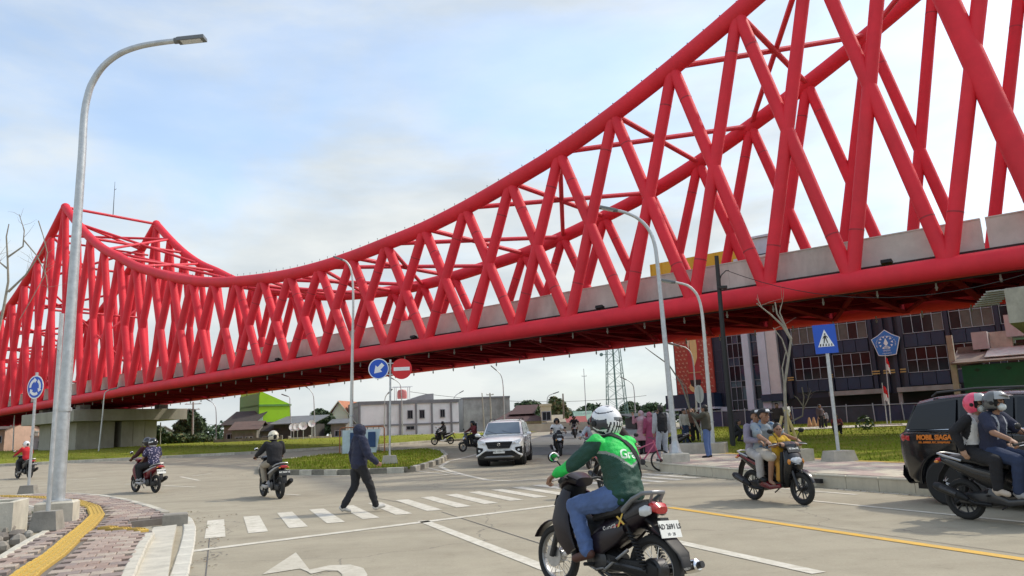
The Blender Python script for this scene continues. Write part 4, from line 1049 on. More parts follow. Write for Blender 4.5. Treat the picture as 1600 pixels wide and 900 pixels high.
# pentagon emblem
em = fpoly('emblem_sign', [], 61.6, SIGNB, camp) if 0 else None
PB = mat('emblem_blue', (.03, .17, .50), .45, 0, .06, 3)
def penta(sc, cx=13.0, cz=6.58): return [(cx + x * sc, cz + y * sc) for x, y in ((0, 1), (-.50, .62), (-1.0, .35), (-.82, -.25), (-.62, -.92), (0, -.98), (.62, -.92), (.82, -.25), (1.0, .35), (.50, .62))]
e0 = fpoly('emblem_sign', penta(1.0), 61.55, SIGNW, camp, .08); e0['label'] = 'blue pentagon university emblem with white crest'
fpoly('emblem_field', penta(.94), 61.53, PB, e0, .015)
g = G()
def ft(s, z): return fpt(s, z, 61.505) - camp.location
for sg in (-1, 1):
    for k in range(5):
        a = R_(-60 + k * 34); r0, r1 = .34, .50
        g.prism3([ft(13 + sg * r0 * math.cos(a), 6.58 + r0 * math.sin(a) + .02), ft(13 + sg * r1 * math.cos(a + .12), 6.58 + r1 * math.sin(a + .12) + .02), ft(13 + sg * r1 * math.cos(a - .25), 6.58 + r1 * math.sin(a - .25) + .02)], BN * .012)
g.prism3([ft(s, z) for s, z in ((13, 6.95), (13.09, 6.72), (13.16, 6.55), (13.04, 6.38), (12.96, 6.38), (12.84, 6.55), (12.91, 6.72))], BN * .012)
for k in range(7):
    x = -.24 + .08 * k; g.prism3([ft(13 + x * .4 - .012, 6.36), ft(13 + x * .4 + .012, 6.36), ft(13 + x + .015, 6.13), ft(13 + x - .015, 6.13)], BN * .012)
ob('emblem_crest', g, SIGNW, e0, smooth=0)
rd_ = -BD
text('emblem_lettering', 'UNISRI', .17, SIGNW, e0, frame(fpt(13.0, 6.0, 61.5) - camp.location, rd_, (0, 0, 1)), .004)
text('emblem_lettering', 'SURAKARTA', .11, SIGNW, e0, frame(fpt(13.0, 5.80, 61.5) - camp.location, rd_, (0, 0, 1)), .004)
word = 'UNIVERSITAS SLAMET RIYADI'
for i, ch in enumerate(word):
    if ch == ' ': continue
    a = R_(200 - (220 * i / (len(word) - 1))); p = fpt(13.0 - .66 * math.cos(a), 6.52 + .58 * math.sin(a), 61.5) - camp.location
    t_ = R_(90) - a; rdir = rd_ * math.cos(a - R_(90)) + Vector((0, 0, 1)) * math.sin(a - R_(90)); up = rd_ * math.cos(a) + Vector((0, 0, 1)) * math.sin(a)
    text('emblem_lettering', ch, .13, SIGNW, e0, frame(p, rdir, up), .003)
# ---------------------------------------------------------------- tarpaulin fence before the campus
TARP = [mat('purple_tarpaulin', (.035, .038, .095), .5, 0, .3, 1.2, .4, 3), mat('dark_blue_tarpaulin', (.018, .024, .062), .5, 0, .3, 1.2, .4, 3), mat('slate_tarpaulin', (.04, .045, .065), .5, 0, .3, 1.2, .4, 3)]
fe = thing('tarpaulin_fence', 'site fence of purple and dark blue tarpaulin sheets on grey posts', 'fence', fpt(14, .7, 58.5))
S = 27.0; i = 0
while S > 4:
    wd = 1.9; g = G(); vs = []; nx, nz_ = 10, 6
    for a in range(nx + 1):
        for c in range(nz_ + 1):
            s_ = S - wd * a / nx; base = gz(fpt(s_, 0, 58.5).y); z = base + .1 + 1.35 * c / nz_ - .05 * math.sin(math.pi * a / nx) * (c / nz_)
            p = fpt(s_, z, 58.5 + .09 * noise.noise(Vector((s_ * 1.3, z * .8, 3))) + .05 * math.sin(s_ * 5 + z)); vs.append(p - fe.location)
    g.add(vs, [(a * (nz_ + 1) + c, (a + 1) * (nz_ + 1) + c, (a + 1) * (nz_ + 1) + c + 1, a * (nz_ + 1) + c + 1) for a in range(nx) for c in range(nz_)])
    ob('tarpaulin_sheet', g, TARP[(i * 2 + i // 3) % 3], fe); base = gz(fpt(S, 0, 58.5).y)
    g = G(); p = fpt(S, base, 58.4) - fe.location; g.tube(p, p + Vector((random.uniform(-.08, .08), 0, 1.62)), .04, n=8); ob('post', g, FRAMEW, fe)
    g = G(); a_, b2 = fpt(S, base + 1.48, 58.44) - fe.location, fpt(S - wd, gz(fpt(S - wd, 0, 58.5).y) + 1.48, 58.44) - fe.location; g.tube(a_, b2, .03, n=6); ob('rail', g, FRAMEW, fe)
    S -= wd; i += 1
# ---------------------------------------------------------------- green shop at the right edge
def fp2(u, v, D):
    r = ray(u, v); k = D / (r.x * BN.x + r.y * BN.y); p = Vector((r.x * k, r.y * k)); return p.x * BD.x + p.y * BD.y, CAM_H + r.z * k
DS = 47.0
s0, z1 = fp2(1502, 572, DS); s1, _ = fp2(1680, 560, DS)
shop = thing('green_shop', 'green painted shop with rusty canopy at the right edge', 'building', fpt(s0, .4, DS + 2))
def sbox(name, sa, sb, za, zb_, d0, d1, m, rx=0):
    g = G(); c = fpt((sa + sb) / 2, (za + zb_) / 2, (d0 + d1) / 2) - shop.location; g.box(tuple(c), (abs(sb - sa), abs(d1 - d0), zb_ - za), FAN, rx=rx); return ob(name, g, m, shop, smooth=0)
GRN = mat('green_shop_wall', (.012, .13, .062), .5, 0, .18, 1.2, dirt=.25)
gw = sbox('wall', s0, s1 - 2, .3, z1, DS, DS + 5, GRN)
for k in range(4): sbox('wall_band', s0 + .02, s1 - 2, 1.9 + k * .28, 1.94 + k * .28, DS - .03, DS - .003, GRN)
for k in range(4):
    sa, za = fp2(1527 + k * 49, 578 - k * 3, DS); g = G(); g.prism3([fpt(sa + x, za + y, DS - .02) - shop.location for x, y in ((-.16, 0), (0, .11), (.16, 0), (0, -.11))], BN * .01); ob('diamond_mark', g, mat('shop_mark', (.03, .06, .035), .6, 0, .2, 2), shop, smooth=0)
RUSTM = mat('rusty_sheet_roof', (.20, .155, .125), .75, .2, .35, 1.2, .3, 10, dirt=.4)
g = G(); a = [fpt(s0 + .35, z1 + .05, DS - 1.0), fpt(s1 - 2, z1 + .05, DS - 1.0), fpt(s1 - 2, z1 + 1.05, DS + 2.4), fpt(s0 + .35, z1 + 1.05, DS + 2.4)]
g.prism3([p - shop.location for p in a], (0, 0, .09)); ob('canopy', g, RUSTM, shop, smooth=0)
g = G(); a = [fpt(s0 - 1.2, z1 + .32, DS - .6), fpt(s1 - 2, z1 + .32, DS - .6), fpt(s1 - 2, z1 + .9, DS + 1.6), fpt(s0 - 1.2, z1 + .9, DS + 1.6)]
g.prism3([p - shop.location for p in a], (0, 0, .04)); ob('translucent_sheet', g, mat('pale_roof_sheet', (.55, .53, .48), .6, 0, .2, 2, dirt=.3), shop, smooth=0)
PINK = mat('pale_pink_wall', (.52, .49, .48), .8, 0, .1, 2, dirt=.3)
sa, za = fp2(1522, 547, DS + 1.2); sb, zb_ = fp2(1542, 518, DS + 1.2); sc_, _ = fp2(1578, 518, DS + 1.2)
sbox('upper_wall', sa, sb, za, zb_, DS + .9, DS + 2.2, PINK); sbox('upper_wall', sb - .02, sc_, za - .4, zb_ - .02, DS + 1.6, DS + 3, CONC_L)
sa, za = fp2(1572, 526, DS + 1); sb, zb_ = fp2(1640, 484, DS + 1); sbox('upper_wall', sa, sb - 2, za, zb_, DS + 1.2, DS + 4, PINK)
sa, za = fp2(1490, 545, DS + .3); pz = fp2(1498, 536, DS)[1]
pb = fp2(1502, 640, DS - .6); g = G(); p0 = fpt(s0 + .28, .3, DS - .6) - shop.location; g.box((p0.x, p0.y, pz / 2), (.28, .28, pz), FAN); ob('post', g, CONC, shop)
sa, za = fp2(1500, 575, DS + 1); sb, zb_ = fp2(1530, 540, DS + 1); sbox('side_wall', sa, sb, za, zb_, DS + 1.0, DS + 2, mat('stained_grey_wall', (.16, .14, .12), .9, 0, .3, 2, dirt=.5))
# ---------------------------------------------------------------- background houses
def house(name, label, Y, u0, u1, vt, vb=None, depth=8, rz=0.0, wall=CONC_L, roof=None, rtype='flat', rise=1.2, over=.35, wins=(), frame_m=None, trim=None, x_in=None):
    p0, p1 = atY(u0, vt, Y), atY(u1, vt, Y); zt = (p0.z + p1.z) / 2; W_ = (p1.x - p0.x) / max(.35, math.cos(rz)); z0 = gz(Y) - .3
    t = thing(name, label, 'building', (p0.x, Y, z0), rz); H = zt - z0
    g = G(); g.box((W_ / 2, depth / 2, H / 2), (W_, depth, H)); ob('wall', g, wall, t, smooth=0)
    m = roof or CONC_D; o_ = over
    if rtype == 'flat':
        g = G()
        for c, d in (((W_ / 2, -.02, H + .1), (W_ + .1, .18, .24)), ((W_ / 2, depth, H + .1), (W_ + .1, .18, .24)), ((0, depth / 2, H + .1), (.18, depth - .2, .24)), ((W_, depth / 2, H + .1), (.18, depth - .2, .24))): g.box(c, d)
        ob('roof_parapet', g, m, t, smooth=0)
    else:
        g = G(); T = .10
        if rtype == 'gable':     # ridge along x
            A = [(-o_, -o_, H - .05), (W_ + o_, -o_, H - .05), (W_ + o_, depth / 2, H + rise), (-o_, depth / 2, H + rise)]; B = [(-o_, depth / 2, H + rise), (W_ + o_, depth / 2, H + rise), (W_ + o_, depth + o_, H - .05), (-o_, depth + o_, H - .05)]
            for q in (A, B): g.prism3(q, (0, 0, T))
            ob('roof', g, m, t, smooth=0); g = G()
            for x in (0.03, W_ - .03 - .06): g.prism3([(x, 0, H), (x, depth, H), (x, depth / 2, H + rise)], (.06, 0, 0))
            ob('gable', g, trim or wall, t, smooth=0)
        elif rtype == 'gabley':  # ridge along y (gable faces camera)
            A = [(-o_, -o_, H - .05), (W_ / 2, -o_, H + rise), (W_ / 2, depth + o_, H + rise), (-o_, depth + o_, H - .05)]; B = [(W_ / 2, -o_, H + rise), (W_ + o_, -o_, H - .05), (W_ + o_, depth + o_, H - .05), (W_ / 2, depth + o_, H + rise)]
            for q in (A, B): g.prism3(q, (0, 0, T))
            ob('roof', g, m, t, smooth=0); g = G(); g.prism3([(0, .03, H), (W_, .03, H), (W_ / 2, .03, H + rise)], (0, .06, 0)); ob('gable', g, trim or wall, t, smooth=0)
            g = G(); g.prism3([(-o_, -o_ - .02, H - .12), (W_ / 2, -o_ - .02, H + rise - .07), (W_ + o_, -o_ - .02, H - .12), (W_ + o_, -o_ - .02, H + .04), (W_ / 2, -o_ - .02, H + rise + .1), (-o_, -o_ - .02, H + .04)], (0, .03, 0)); ob('bargeboard', g, WHITE, t, smooth=0)
        elif rtype == 'shed':
            g.prism3([(-o_, -o_, H), (W_ + o_, -o_, H), (W_ + o_, depth + o_, H + rise), (-o_, depth + o_, H + rise)], (0, 0, T)); ob('roof', g, m, t, smooth=0)
        elif rtype == 'hip':
            r = min(W_, depth) / 2; a = [(-o_, -o_, H), (W_ + o_, -o_, H), (W_ + o_, depth + o_, H), (-o_, depth + o_, H)]; b1, b2 = (r * .9, depth / 2, H + rise), (W_ - r * .9, depth / 2, H + rise)
            g.add(a + [b1, b2], [(0, 1, 5, 4), (1, 2, 5), (2, 3, 4, 5), (3, 0, 4), (3, 2, 1, 0)]); ob('roof', g, m, t, smooth=0)
    for (fx, fz, w, h) in wins:
        x, z = fx * W_, fz * H; g = G(); g.box((x, -.01, z), (w, .06, h)); wd_ = ob('window', g, GL[0], t, smooth=0)
        g = G()
        for c, d in (((x, -.05, z + h / 2 + .04), (w + .16, .1, .08)), ((x, -.05, z - h / 2 - .04), (w + .2, .14, .08)), ((x - w / 2 - .04, -.045, z), (.08, .09, h)), ((x + w / 2 + .04, -.045, z), (.08, .09, h)), ((x, -.045, z), (.04, .03, h))): g.box(c, d)
        ob('window_frame', g, frame_m or FRAMEW, wd_, smooth=0)
    t['_w'] = W_; t['_h'] = H; return t
WHW = mat('warehouse_white', (.76, .76, .74), .7, 0, .08, .8, dirt=.25); WHG = mat('warehouse_grey', (.20, .20, .205), .7, 0, .15, .8)
wh = house('warehouse', 'white panelled warehouse with grey frame lines behind the sign post', 95, 561, 712, 627, depth=10, rz=R_(20), wall=WHW, roof=WHG, wins=[(.50, .64, .55, .95), (.62, .64, .55, .95), (.83, .64, .5, .9), (.50, .26, .9, .35)], frame_m=WHG)
W_, H_ = wh['_w'], wh['_h']; g = G(); g.box((-.06, 5, H_ / 2), (.08, 9.9, H_)); ob('end_wall', g, mat('warehouse_end_grey', (.27, .275, .29), .7, 0, .12, .8), wh, smooth=0)
for fx in (.004, .28, .40, .56, .72, .92): g = G(); g.box((fx * W_, -.09, H_ / 2), (.22, .12, H_)); ob('frame_post', g, WHG, wh, smooth=0)
for fz in (.36, .97): g = G(); g.box((W_ / 2, -.084, fz * H_), (W_, .10, .20)); ob('frame_band', g, WHG, wh, smooth=0)
for fz in (.36, .9): g = G(); g.box((-.12, 5, fz * H_), (.06, 9.8, .18)); ob('frame_band', g, WHG, wh, smooth=0)
g = G(); g.prism3([(W_ * .45, 3, H_ + .1), (W_ * .80, 3, H_ + .1), (W_ * .80, 3, H_ + 1.15), (W_ * .72, 3, H_ + 1.1)], (0, 4, 0)); ob('roof_gable', g, WHG, wh, smooth=0)
TNK = mat('faded_red_tank', (.50, .15, .14), .5, 0, .2, 3)
g = G(); g.lathe([(.0, 0), (.62, .02), (.66, .3), (.64, .9), (.5, 1.15), (.0, 1.25)], 16, (W_ * .47, 3, H_ + .55)); ob('water_tank', g, TNK, wh)
g = G()
for sx in (-.9, .9):
    for sy in (-.6, .6): g.tube((W_ * .47 + sx, 3 + sy, H_), (W_ * .47 + sx, 3 + sy, H_ + 2.1), .04, n=6)
for sy in (-.6, .6): g.tube((W_ * .47 - 1.3, 3 + sy, H_ + 2.1), (W_ * .47 + 1.3, 3 + sy, H_ + 2.1), .04, n=6)
ob('tank_frame', g, GALV, wh)
g = G()
for i in range(5): g.box((W_ * (.34 + .0), -.06, H_ * .1 + i * 0), (.01, .01, .01))
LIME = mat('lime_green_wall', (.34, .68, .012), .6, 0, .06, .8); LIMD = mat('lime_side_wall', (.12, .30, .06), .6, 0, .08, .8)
lm = house('lime_building', 'tall lime green building with sloping roof edge behind the old houses', 92, 405, 446, 634, depth=9, rz=R_(34), wall=LIME, rtype='flat', roof=LIMD)
W2, H2 = lm['_w'], lm['_h']; g = G(); g.prism3([(.0, .02, H2 + .2), (W2 - .05, .02, H2 + .2), (0, .02, H2 + 1.9)], (0, 8.9, 0)); ob('sloped_wall', g, LIME, lm, smooth=0)
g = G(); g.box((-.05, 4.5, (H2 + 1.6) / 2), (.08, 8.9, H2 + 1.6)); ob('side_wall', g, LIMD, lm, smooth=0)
TILED = mat('dark_tile_roof', (.055, .048, .043), .85, 0, .3, 2.5, .5, 8); TILEB = mat('brown_tile_roof', (.12, .085, .07), .85, 0, .25, 2.5, .4, 8)
CORR = mat('corrugated_grey_roof', (.16, .165, .165), .6, .3, .25, 1.5, dirt=.4); OLDW = mat('weathered_wall', (.22, .20, .175), .9, 0, .3, 1.2, dirt=.5)
house('old_house', 'old house with dark tiled roof and pale gable edge left of the lime building', 90, 350, 396, 664, depth=7, rz=R_(-8), wall=OLDW, roof=TILED, rtype='gable', rise=1.6, wins=[(.25, .4, .8, .8)], trim=mat('grey_green_gable', (.20, .25, .22), .8, 0, .2, 2))
house('old_house', 'low house with brown sagging tiled roof in front of the dark roofed house', 84, 362, 400, 672, depth=5, rz=R_(5), wall=OLDW, roof=TILEB, rtype='gable', rise=.9, wins=[(.3, .4, .7, .6), (.7, .4, .7, .6)])
house('old_house', 'low house with wide dark roof below the lime building', 86, 400, 432, 674, depth=6, wall=OLDW, roof=TILED, rtype='gable', rise=1.0, wins=[(.5, .4, .8, .6)])
sh = house('open_shed', 'open shed with grey corrugated lean-to roof beside the satellite dishes', 86, 428, 486, 663, depth=6, wall=mat('shed_dark', (.055, .05, .045), .9, 0, .3, 1), roof=CORR, rtype='shed', rise=1.0, over=.5)
for u, v, r in ((458.5, 667.5, 6.5), (464.5, 667, 6), (473.5, 665.5, 6.5), (487, 662, 5.5)):
    c = atY(u, v, 80); rr = r * 80 / 1172; g0 = gz(80)
    lb = {458.5: 'leftmost of the white satellite dishes by the shed', 464.5: 'second satellite dish from the left by the shed', 473.5: 'third satellite dish from the left, before the shed', 487: 'rightmost satellite dish, below the lamp with the long arm'}[u]
    t = thing('satellite_dish', lb, 'satellite dish', (c.x, 80, g0), 0, 'satellite dishes by the shed')
    g = G(); prof = [(rr * k / 6, -.35 * rr * (1 - (k / 6) ** 2)) for k in range(7)]; prof[0] = (.005, prof[0][1]); g.lathe(prof + [(rr * 1.0, .02), (.005, -.35 * rr + .02)], 20, axis='y')
    g.v = [(a, -b_, c_) for a, b_, c_ in g.v]; ob('reflector', g, SIGNW, t, (0, 0, c.z - g0), rot=(R_(-18), 0, R_(14)))
    g = G(); g.tube((0, .1, 0), (0, .1, c.z - g0 - .02), .04, n=8); g.tube((0, -.05, c.z - g0 - rr * .8), (0, -.55 * rr - .1, c.z - g0 + .05), .02, n=6); ob('stand', g, GALV, t)
house('terracotta_house', 'small white house with orange terracotta roof left of the warehouse', 104, 516, 545, 649, depth=8, rz=R_(-10), wall=WHW, roof=mat('terracotta_tiles', (.42, .16, .08), .8, 0, .2, 2.5, .4, 8), rtype='gabley', rise=1.9, wins=[(.5, .6, 1.0, .8)])
house('old_house', 'grey shed with pale roof between the dark tree and the warehouse', 90, 517, 540, 662, depth=4, wall=OLDW, roof=CORR, rtype='gable', rise=.5, wins=[(.5, .45, .7, .6)])
STONE = mat('mottled_grey_wall', (.33, .33, .31), .9, 0, .28, .9, .4, 6, dirt=.5)
gb = house('grey_wall_building', 'bare grey rendered building behind the two slim poles', 104, 724, 796, 622, depth=9, rz=R_(11), wall=STONE, roof=WHG, wins=[(.2, .2, .9, 1.0)])
g = G(); g.box((-.05, 4.5, gb['_h'] / 2), (.06, 8.8, gb['_h'])); ob('side_wall', g, mat('plain_grey_render', (.30, .305, .31), .85, 0, .12, .8), gb, smooth=0)
MAROON = mat('maroon_tile_roof', (.085, .045, .042), .8, 0, .2, 2.5, .4, 8); CREAM = mat('cream_wall', (.62, .57, .38), .8, 0, .08, 1, dirt=.15)
br = house('villa', 'cream villa with wide maroon roofs behind the white SUV', 88, 776, 846, 659, depth=9, wall=CREAM, roof=MAROON, rtype='hip', rise=1.7, over=.8, wins=[(.65, .4, 1.2, .9), (.85, .4, .8, .9)])
q0 = br.location; g = G(); W3, H3 = br['_w'], br['_h']
xo = atY(795, 645, 88).x - q0.x; g.add([(xo, 1.2, H3 + .9), (xo + 3.0, 1.2, H3 + .9), (xo + 3.6, 4, H3 + 2.0), (xo + .9, 4, H3 + 2.0), (xo, 6, H3 + .9), (xo + 3.0, 6, H3 + .9)], [(0, 1, 2, 3), (3, 2, 5, 4), (1, 5, 2), (0, 3, 4), (0, 4, 5, 1)]); ob('upper_roof', g, MAROON, br, smooth=0)
tw = house('cream_tower', 'narrow cream stair tower with cross shaped window right of the maroon roofs', 87, 845, 861, 634, depth=4, wall=CREAM, roof=CREAM, wins=[(.5, .62, .9, .9), (.5, .25, .9, .6)])
house('cream_annex', 'low cream annex beside the narrow stair tower', 86, 859, 880, 661, depth=5, wall=CREAM, roof=mat('annex_roof', (.30, .26, .2), .8, 0, .2, 2), rtype='shed', rise=.9, wins=[(.5, .5, .8, .7)])
house('red_roof_house', 'long low house with a rusty red roof left of the far motorcycle', 112, 880, 916, 665, depth=8, wall=WHW, roof=mat('rusty_red_roof', (.28, .06, .05), .7, 0, .2, 1.2, dirt=.2), rtype='gable', rise=1.3, wins=[(.25, .5, 1.0, .8), (.75, .5, 1.0, .8)])
house('green_roof_house', 'house with pale green roof and white gables behind the red roofs', 124, 902, 926, 658, depth=8, wall=WHW, roof=mat('pale_green_roof', (.22, .33, .25), .7, 0, .15, 1.2), rtype='gable', rise=1.6, wins=[(.5, .6, .9, .7)])
house('market_shelter', 'long dark roofed shelter behind the people in pink', 74, 992, 1052, 651, depth=7, wall=mat('shelter_dark', (.05, .047, .045), .9, 0, .3, .8), roof=mat('black_sheet_roof', (.035, .035, .037), .7, .2, .2, 1), rtype='shed', rise=.4, over=.6, wins=[(.2, .4, 1.0, .8), (.55, .4, 1.0, .8)])
house('pale_house', 'small white house seen past the right edge of the left pier', 108, 205, 236, 677, depth=7, wall=mat('house_white', (.55, .54, .5), .8, 0, .1, 1, dirt=.25), roof=mat('grey_tin_roof', (.3, .3, .29), .6, .2, .2, 1.5), rtype='gable', rise=.9, wins=[(.5, .55, .5, .4), (.7, .55, .5, .4)])
house('pale_blue_house', 'pale blue grey house with flat balcony slab left of the pier', 112, 48, 113, 682, depth=9, rz=R_(10), wall=mat('pale_blue_wall', (.40, .43, .47), .8, 0, .12, 1, dirt=.3), roof=CONC, wins=[(.25, .5, 1.0, 1.0), (.62, .5, .9, 1.0), (.85, .5, .6, .9)])
house('flat_roofed_house', 'grey flat roofed house at the far left under the bridge', 118, 8, 50, 676, depth=9, rz=R_(8), wall=OLDW, roof=CONC_D, wins=[(.3, .6, 1.1, .9), (.7, .6, 1.1, .9)])
house('peach_house', 'peach coloured house at the left edge of the view', 112, -40, 8, 672, depth=9, wall=mat('peach_wall', (.50, .33, .24), .8, 0, .12, 1, dirt=.25), roof=TILEB, rtype='gable', rise=1.4, wins=[(.4, .6, 1.0, .9), (.8, .6, 1.0, .9)])
# low boundary walls along the far side
def lowwall(label, pts, Y, h, m, posts=True):
    a, b_ = atY(pts[0], 680, Y), atY(pts[1], 680, Y); W_ = b_.x - a.x; t = thing('boundary_wall', label, 'wall', (a.x, Y, gz(Y) - .1)); n_ = max(2, int(W_ / 2.4))
    for i in range(n_): g = G(); g.box(((i + .5) * W_ / n_, 0, h / 2), (W_ / n_ - .21, .14, h)); ob('wall_panel', g, m, t, smooth=0)
    for i in range(n_ + 1): g = G(); g.bbox((i * W_ / n_, 0, h / 2 + .08), (.2, .22, h + .16), .03); ob('wall_post', g, m, t, smooth=0)
lowwall('cream panelled boundary wall in front of the cream villa', (820, 935), 80, .95, mat('cream_fence_wall', (.50, .47, .36), .85, 0, .12, 1, dirt=.3))
lowwall('broken pale boundary wall in front of the old houses', (336, 440), 82, .75, OLDW)
lowwall('low whitewashed wall below the satellite dishes', (452, 516), 83, .6, CONC_L)
lowwall('grey corrugated site hoarding beside the left pier', (203, 238), 90, .85, CORR)
# lattice telecom tower
Y = 130; tb_ = thing('lattice_tower', 'tall green grey steel lattice tower below the bridge span', 'tower', (atY(964, 640, Y).x, Y, gz(Y)))
TWR = mat('tower_steel', (.16, .24, .22), .6, .3, .15, 1); HT = 24
def leg(sx, sy, z): k = 1.75 + (.55 - 1.75) * z / HT; return Vector((sx * k, sy * k, z))
for sx in (-1, 1):
    for sy in (-1, 1): g = G(); g.tube(leg(sx, sy, 0), leg(sx, sy, HT), .08, .05, 6); ob('leg', g, TWR, tb_)
n_ = 11
for j in range(n_):
    z0_, z1_ = HT * j / n_, HT * (j + 1) / n_; g = G()
    for (a, b_) in (((-1, -1), (1, -1)), ((1, -1), (1, 1)), ((1, 1), (-1, 1)), ((-1, 1), (-1, -1))):
        g.tube(leg(*a, z0_), leg(*b_, z0_), .03, n=5); g.tube(leg(*a, z0_), leg(*b_, z1_), .026, n=5); g.tube(leg(*b_, z0_), leg(*a, z1_), .026, n=5)
    ob('brace_panel', g, TWR, tb_)
g = G(); g.tube((0, 0, 0), (0, 0, HT), .15, n=6); ob('cable_ladder', g, TWR, tb_)
g = G(); g.tube((-2.4, -1.2, 12.0), (0, -1.2, 12.0), .05, n=5); g.lathe([(.01, 0), (.3, .05), (.3, .3)], 10, (-2.2, -1.4, 12.0), 'y'); ob('antenna_dish', g, TWR, tb_)
# ================================================================ trees, bushes, saplings
BARK = mat('bark', (.13, .10, .075), .9, 0, .3, 6, .5, 20); BARKP = mat('pale_bark', (.30, .27, .22), .9, 0, .25, 6, .4, 20)
LEAF = [mat('leaf_dark', (.026, .055, .018), .65, 0, .35, 1.5), mat('leaf_mid', (.048, .09, .026), .65, 0, .35, 1.5), mat('leaf_light', (.085, .13, .035), .65, 0, .3, 1.5), mat('leaf_dry', (.16, .14, .05), .7, 0, .3, 1.5)]
def crown(g, blobs, n, ls, pal):
    tot = sum(b[1][0] * b[1][1] * b[1][2] for b in blobs)
    for c, r in blobs:
        for _ in range(int(n * r[0] * r[1] * r[2] / tot)):
            d = Vector((random.gauss(0, 1), random.gauss(0, 1), random.gauss(0, 1))).normalized(); k = random.uniform(.35, 1.0) ** .5 * (1 + .3 * noise.noise(d * 2.3 + Vector(c)))
            p = Vector(c) + Vector((d.x * r[0], d.y * r[1], d.z * r[2])) * k
            nrm = (d + Vector((random.uniform(-.8, .8), random.uniform(-.8, .8), random.uniform(-.2, 1)))).normalized(); a = nrm.orthogonal().normalized(); b = nrm.cross(a)
            an = random.uniform(0, 6.28); x = a * math.cos(an) + b * math.sin(an); y = nrm.cross(x); s_ = ls * random.uniform(.6, 1.4)
            g.m = random.choices(range(len(pal)), weights=pal)[0]
            g.add([p - x * s_ * .5, p - y * s_ * .28 + nrm * s_ * .06, p + x * s_ * .6, p + y * s_ * .28 + nrm * s_ * .06], [(0, 1, 2, 3)])
def tree(name, label, loc, h, blobs, n, ls, pal, tr=.12, cat='tree', bark=None):
    t = thing(name, label, cat, loc); g = G()
    top = Vector((random.uniform(-.2, .2), 0, h * .6)); g.path([(0, 0, -.2), (0.05, 0, h * .25), tuple(top)], [tr, tr * .8, tr * .5], 8)
    for c, r in blobs:
        g.path([(0.02, 0, h * .3), tuple((Vector((0, 0, h * .42)).lerp(Vector(c), .5))), tuple(Vector(c))], [tr * .55, tr * .35, tr * .12], 6)
    ob('trunk', g, bark or BARK, t); g = G(); crown(g, blobs, n, ls, pal); link('crown', g.mesh('crown', 0), LEAF, t); return t
def pt(u, v, Y): q = atY(u, v, Y); return Vector((q.x, Y, gz(Y)))
def rel(u, v, Y, L_): q = atY(u, v, Y); return (q.x - L_.x, 0, q.z - L_.z)
def ptree(name, label, Y, base, px, n, ls, pal, tr=.14, cat='tree'):
    L_ = pt(base, 690, Y); k = Y / 1172; bl = []
    for (u, v, ru, rv) in px: c = rel(u, v, Y, L_); bl.append(((c[0], random.uniform(-.5, .5), c[2]), (ru * k, ru * k * .9, rv * k)))
    h = max(b[0][2] + b[1][2] for b in bl); return tree(name, label, L_, h, bl, n, ls, pal, tr, cat)
ptree('leafy_tree', 'round dark leafy tree rising left of the concrete utility pole', 96, 300, [(298, 656, 14, 16), (312, 662, 11, 11), (287, 668, 13, 12), (303, 676, 18, 10)], 5200, .42, [5, 4, 1, 0])
ptree('tall_bush', 'tangled green bushes at the foot of the round tree by the pier', 88, 280, [(262, 684, 12, 9), (282, 686, 16, 9), (308, 686, 16, 8), (325, 688, 9, 7), (248, 676, 10, 10)], 5200, .36, [3, 5, 3, 1], .08, 'bush')
ptree('pale_shrub', 'pale grey green shrub beside the right end of the pier', 92, 242, [(241, 678, 8, 9), (248, 688, 9, 7)], 1500, .34, [1, 3, 5, 2], .06, 'bush')
ptree('leafy_tree', 'dense dark green tree between the shed and the warehouse', 98, 500, [(497, 650, 13, 11), (510, 655, 13, 11), (486, 660, 12, 10), (500, 668, 20, 11)], 6000, .42, [7, 3, 1, 0])
ptree('street_tree', 'thin leaved yellowish street tree right of the cream tower', 96, 872, [(866, 628, 9, 9), (875, 634, 10, 10), (862, 640, 9, 9), (880, 645, 11, 9), (870, 650, 12, 9)], 2300, .40, [1, 2, 4, 4], .12)
for u, v, ru, rv, Y, lb in ((770, 640, 14, 6, 150, 'distant dark treetop behind the grey wall building'), (825, 633, 22, 7, 150, 'distant dark treetop above the maroon roofs'), (895, 652, 16, 8, 165, 'distant tree mass right of the street tree'), (925, 640, 22, 10, 190, 'distant rounded tree on the skyline left of the white helmet'), (985, 636, 16, 9, 170, 'distant tree on the skyline behind the curved lamp'), (1018, 638, 22, 9, 170, 'distant spreading tree above the dark shelter'), (1045, 640, 14, 8, 160, 'distant tree at the left edge of the campus')):
    ptree('distant_tree', lb, Y, u, [(u - ru * .4, v + 2, ru * .6, rv * .8), (u + ru * .4, v + 1, ru * .6, rv * .85), (u, v - rv * .25, ru * .55, rv * .8), (u, v + rv * 1.3, ru, rv)], 1500, .85, [5, 3, 1, 0], .2)
# wooded skyline
g = G(); st_ = []
for k in range(70):
    a = -170 + k * 6.5 + random.uniform(-2, 2); st_.append(((a, 260 + random.uniform(-25, 25), 1.3 + random.uniform(1.5, 3.2)), (5.5, 5, random.uniform(2.6, 4.6))))
crown(g, st_, 15000, 1.5, [5, 3, 1, 0]); o = link('woodland', g.mesh('woodland', 0), LEAF); o['kind'] = 'stuff'; o['label'] = 'distant belt of trees along the horizon'
